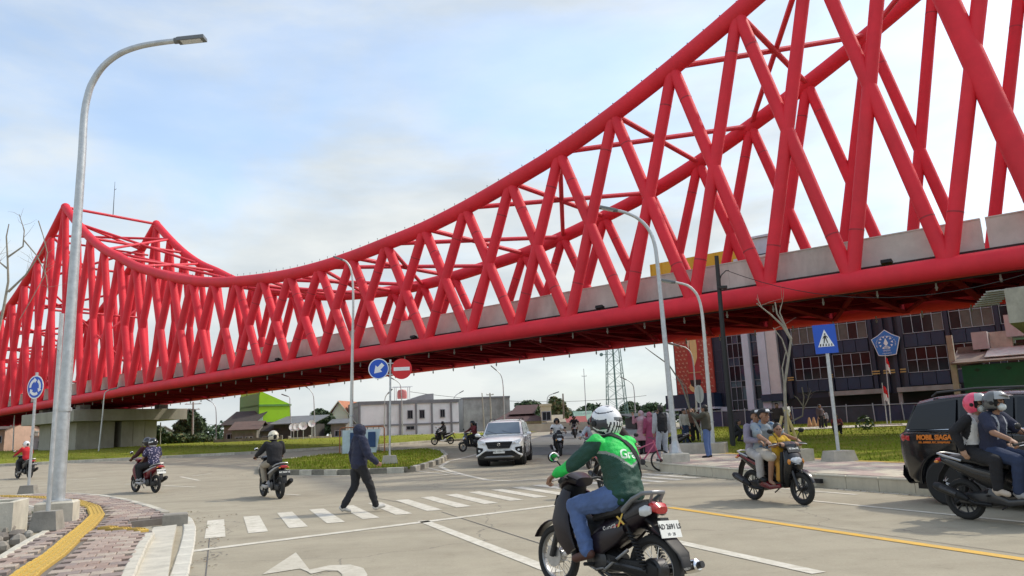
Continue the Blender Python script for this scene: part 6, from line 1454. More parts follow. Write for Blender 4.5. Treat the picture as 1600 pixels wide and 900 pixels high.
# ---------------------------------------------------------------- SUVs
CARW = mat('white_car_paint', (.78, .78, .77), .22, 0, .03, 2, coat=.8); CARK = mat('black_car_paint', (.006, .007, .010), .2, 0, 0, 2, spec=.4, coat=.35)
CGLASS = mat('car_glass', (.012, .016, .022), .05, 0, 0, 2, spec=.35); CGLASSF = mat('windscreen_glass', (.11, .14, .17), .06, 0, .1, 2, coat=.5)
CLAD = mat('grey_cladding', (.035, .035, .037), .6, 0, .12, 10)
def suv(label, loc, rz, paint, kind='white'):
    t = thing('suv', label, 'SUV', loc, rz); L2, W2_ = 2.2, .87
    def P(name, fn, m, par=t, smooth=40): g = G(); fn(g); return ob(name, g, m, par, smooth=smooth)
    # lower body: stations along x with (x, bottom z, belt z, half width low, half width belt, top half width, top z)
    st = [(2.22, .36, .66, .66, .66, .60, .74), (2.16, .30, .80, .78, .78, .70, .90), (2.00, .28, .90, .85, .84, .72, .985), (1.65, .27, .97, .87, .865, .74, 1.05), (1.15, .26, 1.02, .87, .875, .76, 1.10), (.85, .26, 1.03, .87, .88, .80, 1.12), (0, .26, 1.05, .87, .885, .83, 1.10), (-.9, .26, 1.07, .87, .885, .83, 1.11), (-1.6, .28, 1.09, .87, .88, .82, 1.13), (-2.0, .32, 1.10, .84, .86, .79, 1.14), (-2.14, .40, 1.08, .76, .80, .72, 1.13), (-2.19, .46, 1.02, .66, .74, .66, 1.08)]
    def body(g):
        rings = []
        for x, zb_, zl, wl, wb_, wt, zt in st:
            h = [(0, zb_), (wl * .9, zb_), (wl, zb_ + .08), (wb_ + .012, (zb_ + zl) / 2 + .05), (wb_, zl), (wt, zt - .012), (wt * .55, zt + .012), (0, zt + .02)]
            ring = [(x, y, z) for y, z in h] + [(x, -y, z) for y, z in reversed(h[1:-1])]; rings.append(ring)
        g.loft(rings)
    bo = P('body', body, paint)
    cut = G()
    for x in (1.36, -1.34): cut.lathe([(.41, -1.1), (.41, 1.1)], 28, (x, 0, .37), 'y')
    co = ob('cutter', cut, paint); md = bo.modifiers.new('b', 'BOOLEAN'); md.operation = 'DIFFERENCE'; md.object = co; md.solver = 'EXACT'
    co.parent = t; bpy.context.view_layer.update(); dgx = bpy.context.evaluated_depsgraph_get(); nm = bpy.data.meshes.new_from_object(bo.evaluated_get(dgx)); bo.modifiers.clear(); bo.data = nm; bpy.data.objects.remove(co)
    # greenhouse
    gs = [(.92, 1.10, .80, 1.13), (.30, 1.12, .78, 1.60), (.05, 1.12, .785, 1.655), (-.8, 1.12, .785, 1.69), (-1.5, 1.13, .77, 1.67), (-1.85, 1.13, .75, 1.62), (-2.12, 1.12, .72, 1.18)]
    def gh(g):
        rings = []
        for x, z0, w, zt in gs:
            wt = w - .13 * (zt - z0) / .55 if zt - z0 > .1 else w * .98
            h = [(w, z0 - .02), (w - .01, z0 + .02), (wt + .02, zt - .06), (wt - .05, zt - .01), (wt * .5, zt + .015), (0, zt + .02)]; rings.append([(x, y, z) for y, z in h] + [(x, -y, z) for y, z in reversed(h[:-1])])
        g.loft(rings)
    P('cabin', gh, paint)
    # glass panels just proud of the cabin
    def q(pts, off): return lambda g: g.prism3(pts, off)
    P('windscreen', lambda g: g.prism3([(.90, .70, 1.165), (.90, -.70, 1.165), (.355, -.62, 1.575), (.355, .62, 1.575)], (.02, 0, .025)), CGLASSF)
    P('rear_window', lambda g: g.prism3([(-1.93, .60, 1.545), (-1.93, -.60, 1.545), (-2.105, -.64, 1.22), (-2.105, .64, 1.22)], (-.02, 0, .01)), CGLASS)
    for s in (-1, 1):
        def side(x0, x1, x2, x3, zt0, zt1):
            def yy(z): return s * (.785 - .125 * (z - 1.13) / .5 + .012)
            return [(x0, yy(1.16), 1.16), (x1, yy(1.16), 1.16), (x2, yy(zt1), zt1), (x3, yy(zt0), zt0)]
        for pts in (side(.66, -.12, -.12, .26, 1.55, 1.585), side(-.18, -1.02, -1.02, -.18, 1.585, 1.60), side(-1.10, -1.98, -1.82, -1.10, 1.60, 1.53)): P('side_window', lambda g: g.prism3(pts, (0, s * .012, 0)), CGLASS)
        P('window_trim', lambda g: g.path([(.7, s * .80, 1.145), (-1.0, s * .80, 1.145), (-2.0, s * .77, 1.15)], .012, 6), CLAD if kind == 'white' else CHROME)
        P('roof_rail', lambda g: g.path([(.1, s * .60, 1.66), (0, s * .60, 1.73), (-.8, s * .60, 1.755), (-1.5, s * .59, 1.73), (-1.6, s * .59, 1.67)], .018, 8), CLAD)
        P('door', lambda g: (g.path([(.95, s * .892, .45), (.93, s * .898, .8), (.86, s * .885, 1.06)], .005, 5), g.path([(-.14, s * .893, .42), (-.15, s * .902, .8), (-.15, s * .89, 1.08)], .005, 5), g.path([(-1.05, s * .893, .7), (-1.06, s * .895, 1.08)], .005, 5)), BLACK)
        for x in (-.02, -.95): P('door_handle', lambda g: g.box((x, s * .905, .98), (.17, .03, .03)), paint)
        P('side_cladding', lambda g: g.sw([(.93, .33, .02, .075, s * .872), (0, .32, .022, .08, s * .878), (-.90, .33, .02, .075, s * .872)], 8, 4), CLAD)
        for x in (1.36, -1.34):
            P('wheel_arch', lambda g: g.torus((x, s * .868, .37), .435, .03, 20, 8, 'y', -8, 188, .8), CLAD if kind == 'white' else paint)
            P('wheel_housing', lambda g: g.lathe([(.405, s * .50), (.405, s * .80)], 24, (x, 0, .37), 'y'), BLACK)
        mr = P('wing_mirror', lambda g: (g.ell((.72, s * 1.02, 1.14), (.09, .11, .075), 14, 8), g.box((.74, s * .93, 1.10), (.07, .14, .05))), paint)
        P('mirror_glass', lambda g: g.ell((.645, s * 1.02, 1.14), (.02, .09, .06), 12, 6), MIRG, mr)
    for x in (1.36, -1.34):
        for s in (-1, 1):
            w = bpy.data.objects.new('wheel', None); COL.objects.link(w); w.parent = t; w.location = (x, s * .80, .345)
            part('tyre', 'car_tyre', lambda g: g.lathe([(.21, -.10), (.30, -.115), (.335, -.095), (.345, -.05), (.345, .05), (.335, .095), (.30, .115), (.21, .10)], 32, axis='y'), RUBBER, w)
            def rim(g):
                g.torus((0, 0, 0), .215, .02, 28, 8)
                for k in range(10):
                    a = 2 * math.pi * k / 10 + (.12 if k % 2 else -.12); d = Vector((math.cos(a), 0, math.sin(a)))
                    for y in (-.085, .085): g.tube(Vector((0, y, 0)) + d * .03, Vector((0, y * .9, 0)) + d * .21, .022, .015, 6)
                g.lathe([(.05, -.10), (.06, -.08), (.06, .08), (.05, .10)], 12, axis='y')
            part('rim', 'car_rim', rim, mat('alloy_rim', (.55, .55, .55), .3, .8, .08, 10), w); part('brake_drum', 'car_drum', lambda g: g.lathe([(.16, -.05), (.16, .05)], 20, axis='y'), STEEL_D, w)
    # front face
    P('front_bumper', lambda g: g.sw([(2.24, .48, .74, .02), (2.20, .36, .80, .03), (2.10, .27, .78, .03)], 12, 4), CLAD if kind == 'white' else paint)
    gr = P('grille', lambda g: g.prism3([(2.19, .52, .90), (2.19, -.52, .90), (2.26, -.40, .66), (2.26, .40, .66)], (.025, 0, 0)), BLACK)
    for k in range(4): P('grille_bar', lambda g: g.box((2.245 + .014 * k, 0, .86 - .055 * k), (.04, .92 - .05 * k, .018)), CLAD, gr)
    P('lower_grille', lambda g: g.prism3([(2.255, .58, .57), (2.255, -.58, .57), (2.245, -.64, .42), (2.245, .64, .42)], (.03, 0, 0)), BLACK)
    P('bumper_trim', lambda g: g.sw([(2.285, .37, .52, .035), (2.25, .33, .58, .03)], 10, 3), ALU)
    P('emblem', lambda g: (g.torus((2.285, 0, .795), .055, .009, 20, 6, 'x', sq=1), g.torus((2.287, 0, .808), .026, .008, 14, 6, 'x'), g.torus((2.287, 0, .80), .045, .006, 14, 6, 'x', 200, 340)), CHROME)
    for s in (-1, 1):
        P('headlight', lambda g: g.prism3([(2.20, s * .50, .90), (2.03, s * .80, .985), (2.05, s * .82, .90), (2.16, s * .72, .82), (2.225, s * .50, .815)], (.035, s * .01, .0)), LAMPW)
        P('headlight_lens', lambda g: g.ell((2.225, s * .58, .865), (.02, .05, .035), 12, 6), CHROME)
        P('fog_light_housing', lambda g: g.prism3([(2.20, s * .60, .68), (2.10, s * .86, .72), (2.08, s * .86, .44), (2.22, s * .62, .50)], (.05, s * .01, 0)), BLACK)
        P('fog_light', lambda g: g.lathe([(.045, 0), (.045, .03), (.01, .035)], 14, (2.235, s * .74, .585), 'x'), LAMPW)
        P('bumper_blade', lambda g: g.path([(2.20, s * .86, .40), (2.262, s * .74, .45), (2.285, s * .60, .55), (2.275, s * .44, .62)], [.03, .035, .03, .02], 8), paint if kind == 'white' else CLAD)
        P('tail_light', lambda g: g.sw([(-1.90, 1.02, .025, .05, s * .85), (-2.06, 1.03, .06, .07, s * .80), (-2.17, 1.02, .10, .07, s * .66)], 10, 3), LAMPR)
    P('number_plate', lambda g: g.box((2.295, 0, .545), (.012, .44, .13)), PLATEW)
    P('rear_bumper', lambda g: g.sw([(-2.10, .30, .78, .03), (-2.22, .42, .76, .035), (-2.22, .58, .72, .03)], 12, 4), paint if kind != 'white' else CLAD)
    P('rear_plate', lambda g: g.box((-2.215, 0, .80), (.012, .44, .13)), PLATEW)
    P('underbody', lambda g: g.box((0, 0, .28), (4.0, 1.4, .14)), BLACK)
    P('wiper', lambda g: (g.path([(.93, .35, 1.17), (.80, -.02, 1.28)], .01, 5), g.path([(.93, -.25, 1.17), (.80, -.58, 1.28)], .01, 5)), BLACK)
    return t
def bicycle(label, loc, rz, paint):
    t = thing('bicycle', label, 'bicycle', loc, rz)
    def P(name, fn, m): g = G(); fn(g); return ob(name, g, m, t)
    for x in (.52, -.50): wheel(t, (x, 0, .32), .32, .022, 'wire', key='bk', disc=False)
    hd, bb, st_ = (.36, 0, .80), (-.06, 0, .30), (-.20, 0, .72)
    P('frame', lambda g: (g.tube(hd, bb, .022, n=8), g.tube(st_, bb, .019, n=8), g.tube((.33, 0, .86), (-.19, 0, .68), .019, n=8), [g.tube((-.5, s * .06, .32), (-.2, s * .02, .70), .011, n=6) for s in (-1, 1)], [g.tube((-.5, s * .06, .32), (-.06, s * .02, .30), .012, n=6) for s in (-1, 1)], g.tube((.38, 0, .74), (.33, 0, .92), .022, n=8)), paint)
    P('fork', lambda g: [g.path([(.38, s * .04, .74), (.44, s * .05, .52), (.52, s * .05, .32)], .014, 6) for s in (-1, 1)], paint)
    P('handlebar', lambda g: g.path([(.27, .30, 1.0), (.33, .14, 1.0), (.34, 0, .95), (.33, -.14, 1.0), (.27, -.30, 1.0)], .012, 8), STEEL_D)
    P('saddle', lambda g: g.sw([(-.10, .83, .03, .02), (-.20, .835, .05, .03), (-.32, .84, .09, .035)], 10, 3), SEATM)
    P('crank', lambda g: (g.lathe([(.09, -.01), (.09, .01)], 18, (bb[0], -.05, bb[2]), 'y'), g.path([(bb[0], -.07, bb[2]), (bb[0] + .1, -.08, bb[2] - .13), (bb[0] + .1, -.16, bb[2] - .13)], .012, 6), g.path([(bb[0], .07, bb[2]), (bb[0] - .1, .08, bb[2] + .13), (bb[0] - .1, .16, bb[2] + .13)], .012, 6)), STEEL_D)
    P('mudguard', lambda g: g.sw([(-.50 + .35 * math.cos(R_(a)), .32 + .35 * math.sin(R_(a)), .03, .006) for a in range(40, 170, 14)], 8, 3), paint)
    P('seat_post', lambda g: g.tube((-.2, 0, .7), (-.215, 0, .82), .014, n=6), CHROME)
    return t
RH = heading(RD.x, RD.y)
BLKP = mat('black_scooter_paint', (.009, .009, .011), .26, 0, .1, 6, spec=.4, coat=.25); MAR = mat('maroon_scooter_paint', (.16, .012, .02), .25, 0, .15, 6, coat=.5); SILV = mat('silver_scooter_accent', (.45, .45, .47), .3, .4, .1, 8); WHTP = mat('white_scooter_paint', (.72, .72, .72), .25, 0, .05, 6, coat=.5); PNKP = mat('pink_scooter_paint', (.62, .10, .16), .3, 0, .1, 6, coat=.4); DGRY = mat('dark_grey_scooter_paint', (.035, .036, .04), .3, 0, .15, 6, coat=.4)
def gpos(u, v): p = at(u, v); return Vector((p.x, p.y, gz(p.y)))
def between(f, r):      # scooter origin and heading from front and rear tyre contact
    c = f * .49 + r * .51; return (c.x, c.y, gz(c.y)), heading(f.x - r.x, f.y - r.y)
# hero bike
HERO_H = heading(-.62, .785); hc = Vector((.69, 6.84, 0))
hero = underbone('dark underbone motorcycle carrying the rider in the green jacket', tuple(hc), HERO_H, R_(4)); hero.scale = (.97, .97, .97)
ROADSC = 'motor scooters on the road'
def mk(key, label, uv, hd, paint, acc, **k):
    p = gpos(*uv); d = Vector((math.cos(hd), math.sin(hd))); c = Vector((p.x, p.y)) + d * k.pop('fwd', .55)
    loc = (c.x, c.y, gz(c.y)); BIKES[key] = (Vector(loc), hd); return scooter(label, loc, hd, paint, acc, **k)
BIKES = {}
mk('black_jacket', 'black and silver scooter ridden away by the rider in a black jacket', (436, 779), R_(90 + 36), BLKP, SILV, plate=('AD 5034 VZ', None, False))
mk('two_women', 'maroon scooter carrying two riders past the left lamp post', (241, 770), R_(90 + 52), MAR, SILV, plate=('AD 6127 KB', None, True))
mk('red_jacket', 'dark scooter of the rider in the red jacket at far left', (45, 748), R_(90 + 54), BLKP, DGRY, plate=('AD 3316 AS', None, False))
mk('far_left_rider', 'black and white scooter riding left in front of the warehouse', (703, 694), R_(180 + 28), BLKP, WHTP)
mk('behind_suv', 'dark scooter half hidden behind the white SUV', (752, 704), R_(180 + 35), DGRY, BLKP)
mk('white_shirt', 'dark scooter with white front coming straight towards the camera', (876, 713), R_(270 + 6), BLKP, WHTP, frontplate='AD 2210 TE', fwd=-.6, windshield=True)
mk('far_rider', 'tiny far scooter approaching along the asphalt road', (899, 685), R_(268), BLKP, DGRY, fwd=-.6)
mk('grey_pair', 'dark scooter with two riders just left of the green jacket', (921, 733), R_(270 - 20), DGRY, BLKP, fwd=-.6, frontplate='AD 4471 DU')
mk('pink_scooter', 'dark scooter with pink side panels hidden behind the green jacket rider', (990, 777), RH, BLKP, PNKP, fwd=-.62)
f_, r_ = at(1255, 790), at(1180, 780); mm = (f_ + r_) / 2
BIKES['family'] = (Vector((mm.x, mm.y, 0)), RH)
scooter('black and red scooter carrying a family of three on the right lane', (mm.x, mm.y, 0), RH, BLKP, MAR, frontplate='AD 3860 MJ', steer=R_(-8))
p = at(1518, 811); c = Vector((p.x, p.y)) + RD * .62; BIKES['pink_helmet'] = (Vector((c.x, c.y, 0)), RH + R_(6))
scooter('black scooter carrying a pink and a dark helmeted rider at the right edge', (c.x, c.y, 0), RH + R_(6), BLKP, DGRY, s=1.0)
mk('parked', 'dark parked scooter standing behind the tall right hand lamp', (1068, 712), R_(200), BLKP, DGRY, group='parked scooters')
# cars
p = at(782, 728); hd = heading(-.10, -.995); c = Vector((p.x, p.y)) - Vector((-.10, -.995)) * 1.75
wsuv = suv('white SUV with black grille driving towards the camera', (c.x + .03, c.y, gz(c.y)), hd, CARW)
wsuv.rotation_euler = (0, math.atan(.012), hd)
text('plate_lettering', 'AD 1324 YP', .088, PLATEK, wsuv, frame((2.303, 0, .55), (0, 1, 0), (0, 0, 1)), .001, bold=.001)
p = at(1484, 790); c = Vector((p.x, p.y)) + RD * 1.34 + RN * .86
bsuv = suv('black SUV with orange lettering on its side, cut by the right edge', (c.x, c.y, 0), RH, CARK, 'black')
ORG = mat('orange_vinyl', (.72, .20, .015), .5, 0, .08, 8)
# right hand side of the car faces the camera
text('side_lettering', 'MOBIL SIAGA', .105, ORG, bsuv, frame((-1.42, -.907, 1.03), (1, 0, 0), (0, 0, 1)), .004, bold=.004, shear=.12)
text('side_lettering', 'KEL. SUMBER, KEC. BANJARSARI', .04, ORG, bsuv, frame((-1.42, -.907, .955), (1, 0, 0), (0, 0, 1)), .004, bold=.001, shear=.12)
p = at(1030, 737); bicycle('pink and black child bicycle standing at the kerb end', (p.x - .42, p.y + .05, gz(p.y)), R_(8), mat('pink_bike_paint', (.50, .10, .17), .35, 0, .2, 9))
# traffic cones by the fence
for i, (u, lb) in enumerate(((1266, 'squat orange cone right of the white shirted person'), (1273, 'middle orange traffic cone on the far lawn'), (1281, 'right hand orange traffic cone on the far lawn'))):
    c = at(u, 670, .2); t = thing('traffic_cone', lb, 'traffic cone', (c.x, c.y, c.z - .05), 0, 'cones on the far lawn')
    g = G(); g.lathe([(.20, .03), (.05, .75), (.03, .76)], 14); ob('cone', g, mat('faded_cone_orange', (.55, .33, .16), .7, 0, .2, 6), t); g = G(); g.box((0, 0, .02), (.5, .5, .04)); ob('base', g, BLACK, t)
# ================================================================ people
REM = []                 # (object, voxel, smooth iterations, fold amplitude, face classifier)
SKIN = mat('skin_brown', (.30, .16, .10), .55, 0, .08, 10); SKINL = mat('skin_tan', (.40, .24, .16), .55, 0, .08, 10)
HAIRK = mat('black_hair', (.012, .010, .009), .5, 0, .2, 40)
def cap(g, p, q, r0, r1, n=12):
    p, q = Vector(p), Vector(q); d = q - p
    if d.length < 1e-6: d = Vector((0, 0, .001))
    u = d.normalized(); pts, rr = [], []
    for a in (-85, -55, -25): pts.append(p + u * r0 * math.sin(R_(a))); rr.append(r0 * math.cos(R_(a)))
    pts += [p, q]; rr += [r0, r1]
    for a in (25, 55, 85): pts.append(q + u * r1 * math.sin(R_(a))); rr.append(r1 * math.cos(R_(a)))
    a = u.orthogonal().normalized(); b = u.cross(a); g.loft([[c + (a * math.cos(2 * math.pi * k / n) + b * math.sin(2 * math.pi * k / n)) * max(r, .001) for k in range(n)] for c, r in zip(pts, rr)])
def torso(g, J, add, top_only=False):
    sh = (Vector(J['shL']) - Vector(J['shR'])); side = sh.normalized() if sh.length > .01 else Vector((0, 1, 0))
    pv, ch, nk = Vector(J['pelvis']), Vector(J['chest']), Vector(J['neck']); bw = J.get('bulk', 1.0)
    sp = [(pv + (pv - ch) * .28, .10, .085), (pv, .158, .118), (pv.lerp(ch, .45), .142, .108), (ch, .168, .118), (ch.lerp(nk, .5), .172, .105), (ch.lerp(nk, .82), .125, .075), (nk, .065, .06)]
    rings = []; hp = Vector(J['hipL']) - Vector(J['hipR']); hs = hp.normalized() if hp.length > .01 else side
    for i, (c, hw, hd) in enumerate(sp):
        t = ((ch - pv) if i < 3 else (nk - ch)).normalized(); s = hs.lerp(side, min(1, i / 4)); s = (s - t * s.dot(t)).normalized(); f = t.cross(s)
        rings.append([c + s * (hw * bw + add) * math.copysign(abs(math.cos(2 * math.pi * k / 18)) ** .85, math.cos(2 * math.pi * k / 18)) + f * (hd * bw + add) * math.copysign(abs(math.sin(2 * math.pi * k / 18)) ** .85, math.sin(2 * math.pi * k / 18)) for k in range(18)])
    g.loft(rings)
def hand(g, wr, d, pn, curl, rf=.0095, left=True):
    wr, d, pn = Vector(wr), Vector(d).normalized(), Vector(pn); pn = (pn - d * pn.dot(d)).normalized(); sd = d.cross(pn) * (1 if left else -1)
    M = Matrix((d, sd, pn)).transposed(); g.ell(wr + d * .045, (.055, .041, .018), 12, 8, M)
    for k, L_ in enumerate((.9, 1.05, 1.0, .8)):
        b = wr + d * .085 + sd * (.031 - k * .0205); c1 = R_(curl * .8); v1 = d * math.cos(c1) + pn * math.sin(c1); e = b + v1 * .042 * L_; c2 = R_(curl * 1.75); v2 = d * math.cos(c2) + pn * math.sin(c2)
        m = e + v2 * .028 * L_; c3 = R_(curl * 2.4); v3 = d * math.cos(c3) + pn * math.sin(c3); cap(g, b - d * .012, e, rf * 1.08, rf, 8); cap(g, e, m, rf, rf * .92, 8); cap(g, m, m + v3 * .02 * L_, rf * .92, rf * .8, 8)
    b = wr + d * .028 + sd * .034; v = (d * .62 + sd * .6 + pn * .45).normalized(); e = b + v * .045; cap(g, b, e, rf * 1.3, rf * 1.1, 8); cap(g, e, e + (d * .8 + pn * (.3 + curl * .012) - sd * .15).normalized() * .032, rf * 1.08, rf * .9, 8)
def head_geo(g, c, fwd, up=(0, 0, 1), s=1.0):
    f = Vector(fwd).normalized(); u = Vector(up); u = (u - f * u.dot(f)).normalized(); l = u.cross(f); M = Matrix((f, l, u)).transposed(); c = Vector(c)
    def at_(x, y, z): return c + f * x * s + l * y * s + u * z * s
    g.ell(at_(-.008, 0, .028), (.098 * s, .077 * s, .092 * s), 16, 12, M); g.ell(at_(.022, 0, -.045), (.068 * s, .060 * s, .072 * s), 14, 10, M); g.ell(at_(.055, 0, -.088), (.032 * s, .034 * s, .026 * s), 10, 8, M)
    g.ell(at_(.092, 0, -.022), (.020 * s, .013 * s, .026 * s), 8, 8, M); g.ell(at_(.078, 0, .022), (.02 * s, .055 * s, .014 * s), 10, 6, M)
    g.ell(at_(.082, 0, -.062), (.012 * s, .026 * s, .008 * s), 8, 6, M)
    for q in (-1, 1): g.ell(at_(-.005, q * .080, -.012), (.022 * s, .010 * s, .034 * s), 8, 6, M); g.ell(at_(.06, q * .042, -.028), (.026 * s, .024 * s, .022 * s), 8, 6, M)
    return M
def mirrorJ(J):
    for k in list(J):
        if k.endswith('L') and k[:-1] + 'R' not in J: v = J[k]; J[k[:-1] + 'R'] = (v[0], -v[1], v[2])
    return J
def person(label, loc, rz, J, skin=SKIN, top=None, bottom=None, shoes=BLACK, sleeves='long', legs='long', headwear=None, face=False, voxel=.014, group=None, tilt=0.0, toplabel=None, add=.018, footwear='shoe', skirt=None, classify=None, hand_pose=None, hairlong=False, topname='jacket', scale=1.0, folds=.007):
    J = mirrorJ(dict(J)); g = G(); bw = J.get('bulk', 1.0)
    V = {k: Vector(v) for k, v in J.items() if isinstance(v, (tuple, Vector))}
    fwd = Vector(J.get('look', (1, 0, 0))); hup = Vector(J.get('hup', (0, 0, 1))); hs = J.get('hs', 1.0)
    head_geo(g, V['head'], fwd, hup, hs); cap(g, V['neck'] - Vector((0, 0, .03)), V['head'] + Vector((-.01, 0, -.07)), .056, .052)
    torso(g, J, -.012)
    for s in 'LR':
        cap(g, V['sh' + s], V['el' + s], .050 * bw, .041); cap(g, V['el' + s], V['wr' + s], .041, .027); d = V.get('hd' + s, (V['wr' + s] - V['el' + s])); pn = V.get('pn' + s, Vector((0, -1 if s == 'L' else 1, -.2)))
        hand(g, V['wr' + s], d, pn, J.get('curl' + s, J.get('curl', 35)), max(.0095, voxel * .72), s == 'L')
        cap(g, V['hip' + s], V['kn' + s], .082 * bw, .056); cap(g, V['kn' + s], V['an' + s], .056, .038)
        cap(g, V['an' + s] + Vector((0, 0, -.01)), V['toe' + s], .036, .026)
    body = ob('person', g, skin); body.location = loc; body.rotation_euler = (tilt, 0, rz); body.scale = (scale,) * 3; tag(body, label, 'person', group); REM.append((body, voxel * .8 if voxel < .012 else voxel, 2, 0, None))
    if top:
        g = G(); torso(g, J, add)
        for s in 'LR':
            cap(g, V['sh' + s], V['el' + s], .056 * bw + add, .046 + add)
            if sleeves == 'long': cap(g, V['el' + s], V['wr' + s] - (V['wr' + s] - V['el' + s]).normalized() * .01, .045 + add, .033 + add * .7)
            else: g.v = g.v
        if sleeves == 'short':
            g = G(); torso(g, J, add)
            for s in 'LR': cap(g, V['sh' + s], V['sh' + s].lerp(V['el' + s], .72), .058 * bw + add, .056 + add)
        if J.get('hood'):
            f = fwd.normalized(); g.ell(V['head'] + Vector((-.02, 0, .005)) * 1 - f * .012, (.128, .112, .142), 18, 12); cap(g, V['head'] + Vector((0, 0, -.10)) - f * .02, V['neck'] - f * .03, .09, .12)
        else: cap(g, V['neck'] + Vector((-.015, 0, -.03)), V['neck'] + Vector((-.012, 0, .02)), .075, .066)
        if skirt == 'tunic':
            pv = V['pelvis']; rings = []
            for k in range(6): rr = .175 + .03 * k; rings.append([pv + Vector((rr * .85 * math.cos(2 * math.pi * i / 16), rr * math.sin(2 * math.pi * i / 16), .06 - .085 * k)) for i in range(16)])
            g.loft(rings)
        o = ob(topname, g, top if not classify else list(top), body); REM.append((o, voxel, 3, folds, classify))
        if toplabel: o['label'] = toplabel
    if bottom:
        g = G(); pv = V['pelvis']; hm = (V['hipL'] + V['hipR']) / 2; M = None
        g.ell(pv + (hm - pv) * .4, (.135 * bw, .172 * bw, .125), 16, 10); a_ = .016 if skirt is None else .02
        for s in 'LR':
            cap(g, V['hip' + s], V['kn' + s], .090 * bw + a_, .066 + a_)
            if legs == 'long': cap(g, V['kn' + s], V['an' + s] + (V['kn' + s] - V['an' + s]).normalized() * .02, .064 + a_, .048 + a_)
            else: cap(g, V['kn' + s].lerp(V['hip' + s], .25), V['kn' + s].lerp(V['hip' + s], .12), .075 + a_, .08 + a_)
        if skirt == 'long':
            rings = []; an = (V['anL'] + V['anR']) / 2
            for k in range(8): t = k / 7; c = pv.lerp(Vector((an.x, an.y, an.z + .02)), t); rr = .17 + .07 * t; rings.append([c + Vector((rr * math.cos(2 * math.pi * i / 18), rr * 1.05 * math.sin(2 * math.pi * i / 18), 0)) for i in range(18)])
            g.loft(rings)
        o = ob('trousers' if skirt != 'long' else 'skirt', g, bottom, body); REM.append((o, voxel, 3, folds, None))
    for s in 'LR':
        if footwear == 'bare': continue
        g = G(); a, t_ = V['an' + s], V['toe' + s]; d = (t_ - a); d2 = Vector((d.x, d.y, d.z)).normalized(); c = a.lerp(t_, .55) + Vector((0, 0, -.012)); cap(g, a + Vector((0, 0, -.02)) - d2 * .035, t_ + Vector((0, 0, 0)), .043, .038)
        if footwear == 'shoe': cap(g, a + Vector((0, 0, .02)), a + Vector((0, 0, -.03)), .05, .05)
        o = ob('shoe' if footwear == 'shoe' else 'sandal', g, shoes, body); REM.append((o, max(voxel * .8, .009), 2, 0, None))
    f = fwd.normalized(); u = (hup - f * hup.dot(f)).normalized(); l = u.cross(f); HM = Matrix((f, l, u)).transposed().to_4x4(); HM.translation = V['head']
    hw = headwear or ('hair', HAIRK)
    if hw[0] == 'hair':
        g = G(); g.ell((-.022, 0, .045), (.106 * hs, .087 * hs, .092 * hs), 16, 12); g.ell((-.05, 0, -.01), (.068 * hs, .08 * hs, .085 * hs), 14, 10)
        if hairlong: cap(g, (-.06, 0, 0), (-.085, 0, -.20), .075, .06)
        o = ob('hair', g, hw[1], body); o.matrix_local = HM; REM.append((o, voxel, 1, .006, None))
    elif hw[0] in ('cap', 'capback'):
        g = G(); g.ell((-.008, 0, .045), (.110, .092, .088), 18, 12, None, 5, 90); g.ell((-.03, 0, .02), (.09, .088, .05), 14, 8); o = ob('cap', g, hw[1], body); o.matrix_local = HM; REM.append((o, max(voxel * .7, .008), 1, 0, None))
        g = G(); g.sw([(.07, .062, .075, .008), (.13, .060, .078, .006), (.185, .048, .05, .005)], 12, 2.4); b_ = ob('cap_brim', g, hw[1], o)
        g = G(); g.sw([(.100, .075, .05, .004), (.088, .115, .04, .004)], 10, 2.6); ob('cap_badge', g, SIGNW, o)
        g = G(); g.ell((-.06, 0, -.005), (.058, .079, .065), 14, 10); o = ob('hair', g, HAIRK, body); o.matrix_local = HM; REM.append((o, voxel, 1, .004, None))
    elif hw[0] == 'hijab':
        g = G(); g.ell((-.022, 0, .012), (.112, .102, .128), 18, 12); cap(g, (-.02, 0, -.06), (-.02, 0, -.16), .095, .125); g.ell((-.01, 0, -.22), (.14, .19, .13), 16, 10)
        o = ob('headscarf', g, hw[1], body); o.matrix_local = HM; REM.append((o, voxel, 3, .008, None))
        g = G(); g.ell((.052, 0, -.012), (.052, .062, .082), 14, 10); fo = ob('face', g, skin, body); fo.matrix_local = HM
    elif hw[0] == 'helmet': helmet(body, HM, hw[1], **(hw[2] if len(hw) > 2 else {}))
    if face:
        for q in (-1, 1): g = G(); g.ell((.0885 * hs, q * .031 * hs, .000), (.008, .012, .006), 8, 6); o = ob('eye', g, HAIRK, body); o.matrix_local = HM
        for q in (-1, 1): g = G(); g.sw([(.093 * hs, .022 * hs, .018, .004, q * .032 * hs), (.096 * hs, .026 * hs, .018, .003, q * .032 * hs)], 8, 2.4); o = ob('eyebrow', g, HAIRK, body); o.matrix_local = HM
        g = G(); g.ell((.094 * hs, 0, -.066 * hs), (.006, .024, .006), 10, 6); o = ob('lips', g, mat('lips', (.30, .11, .09), .5, 0, .05, 9), body); o.matrix_local = HM
    if J.get('mask'): g = G(); g.ell((.066, 0, -.052), (.052, .066, .052), 14, 10); o = ob('face_mask', g, J['mask'], body); o.matrix_local = HM
    return body
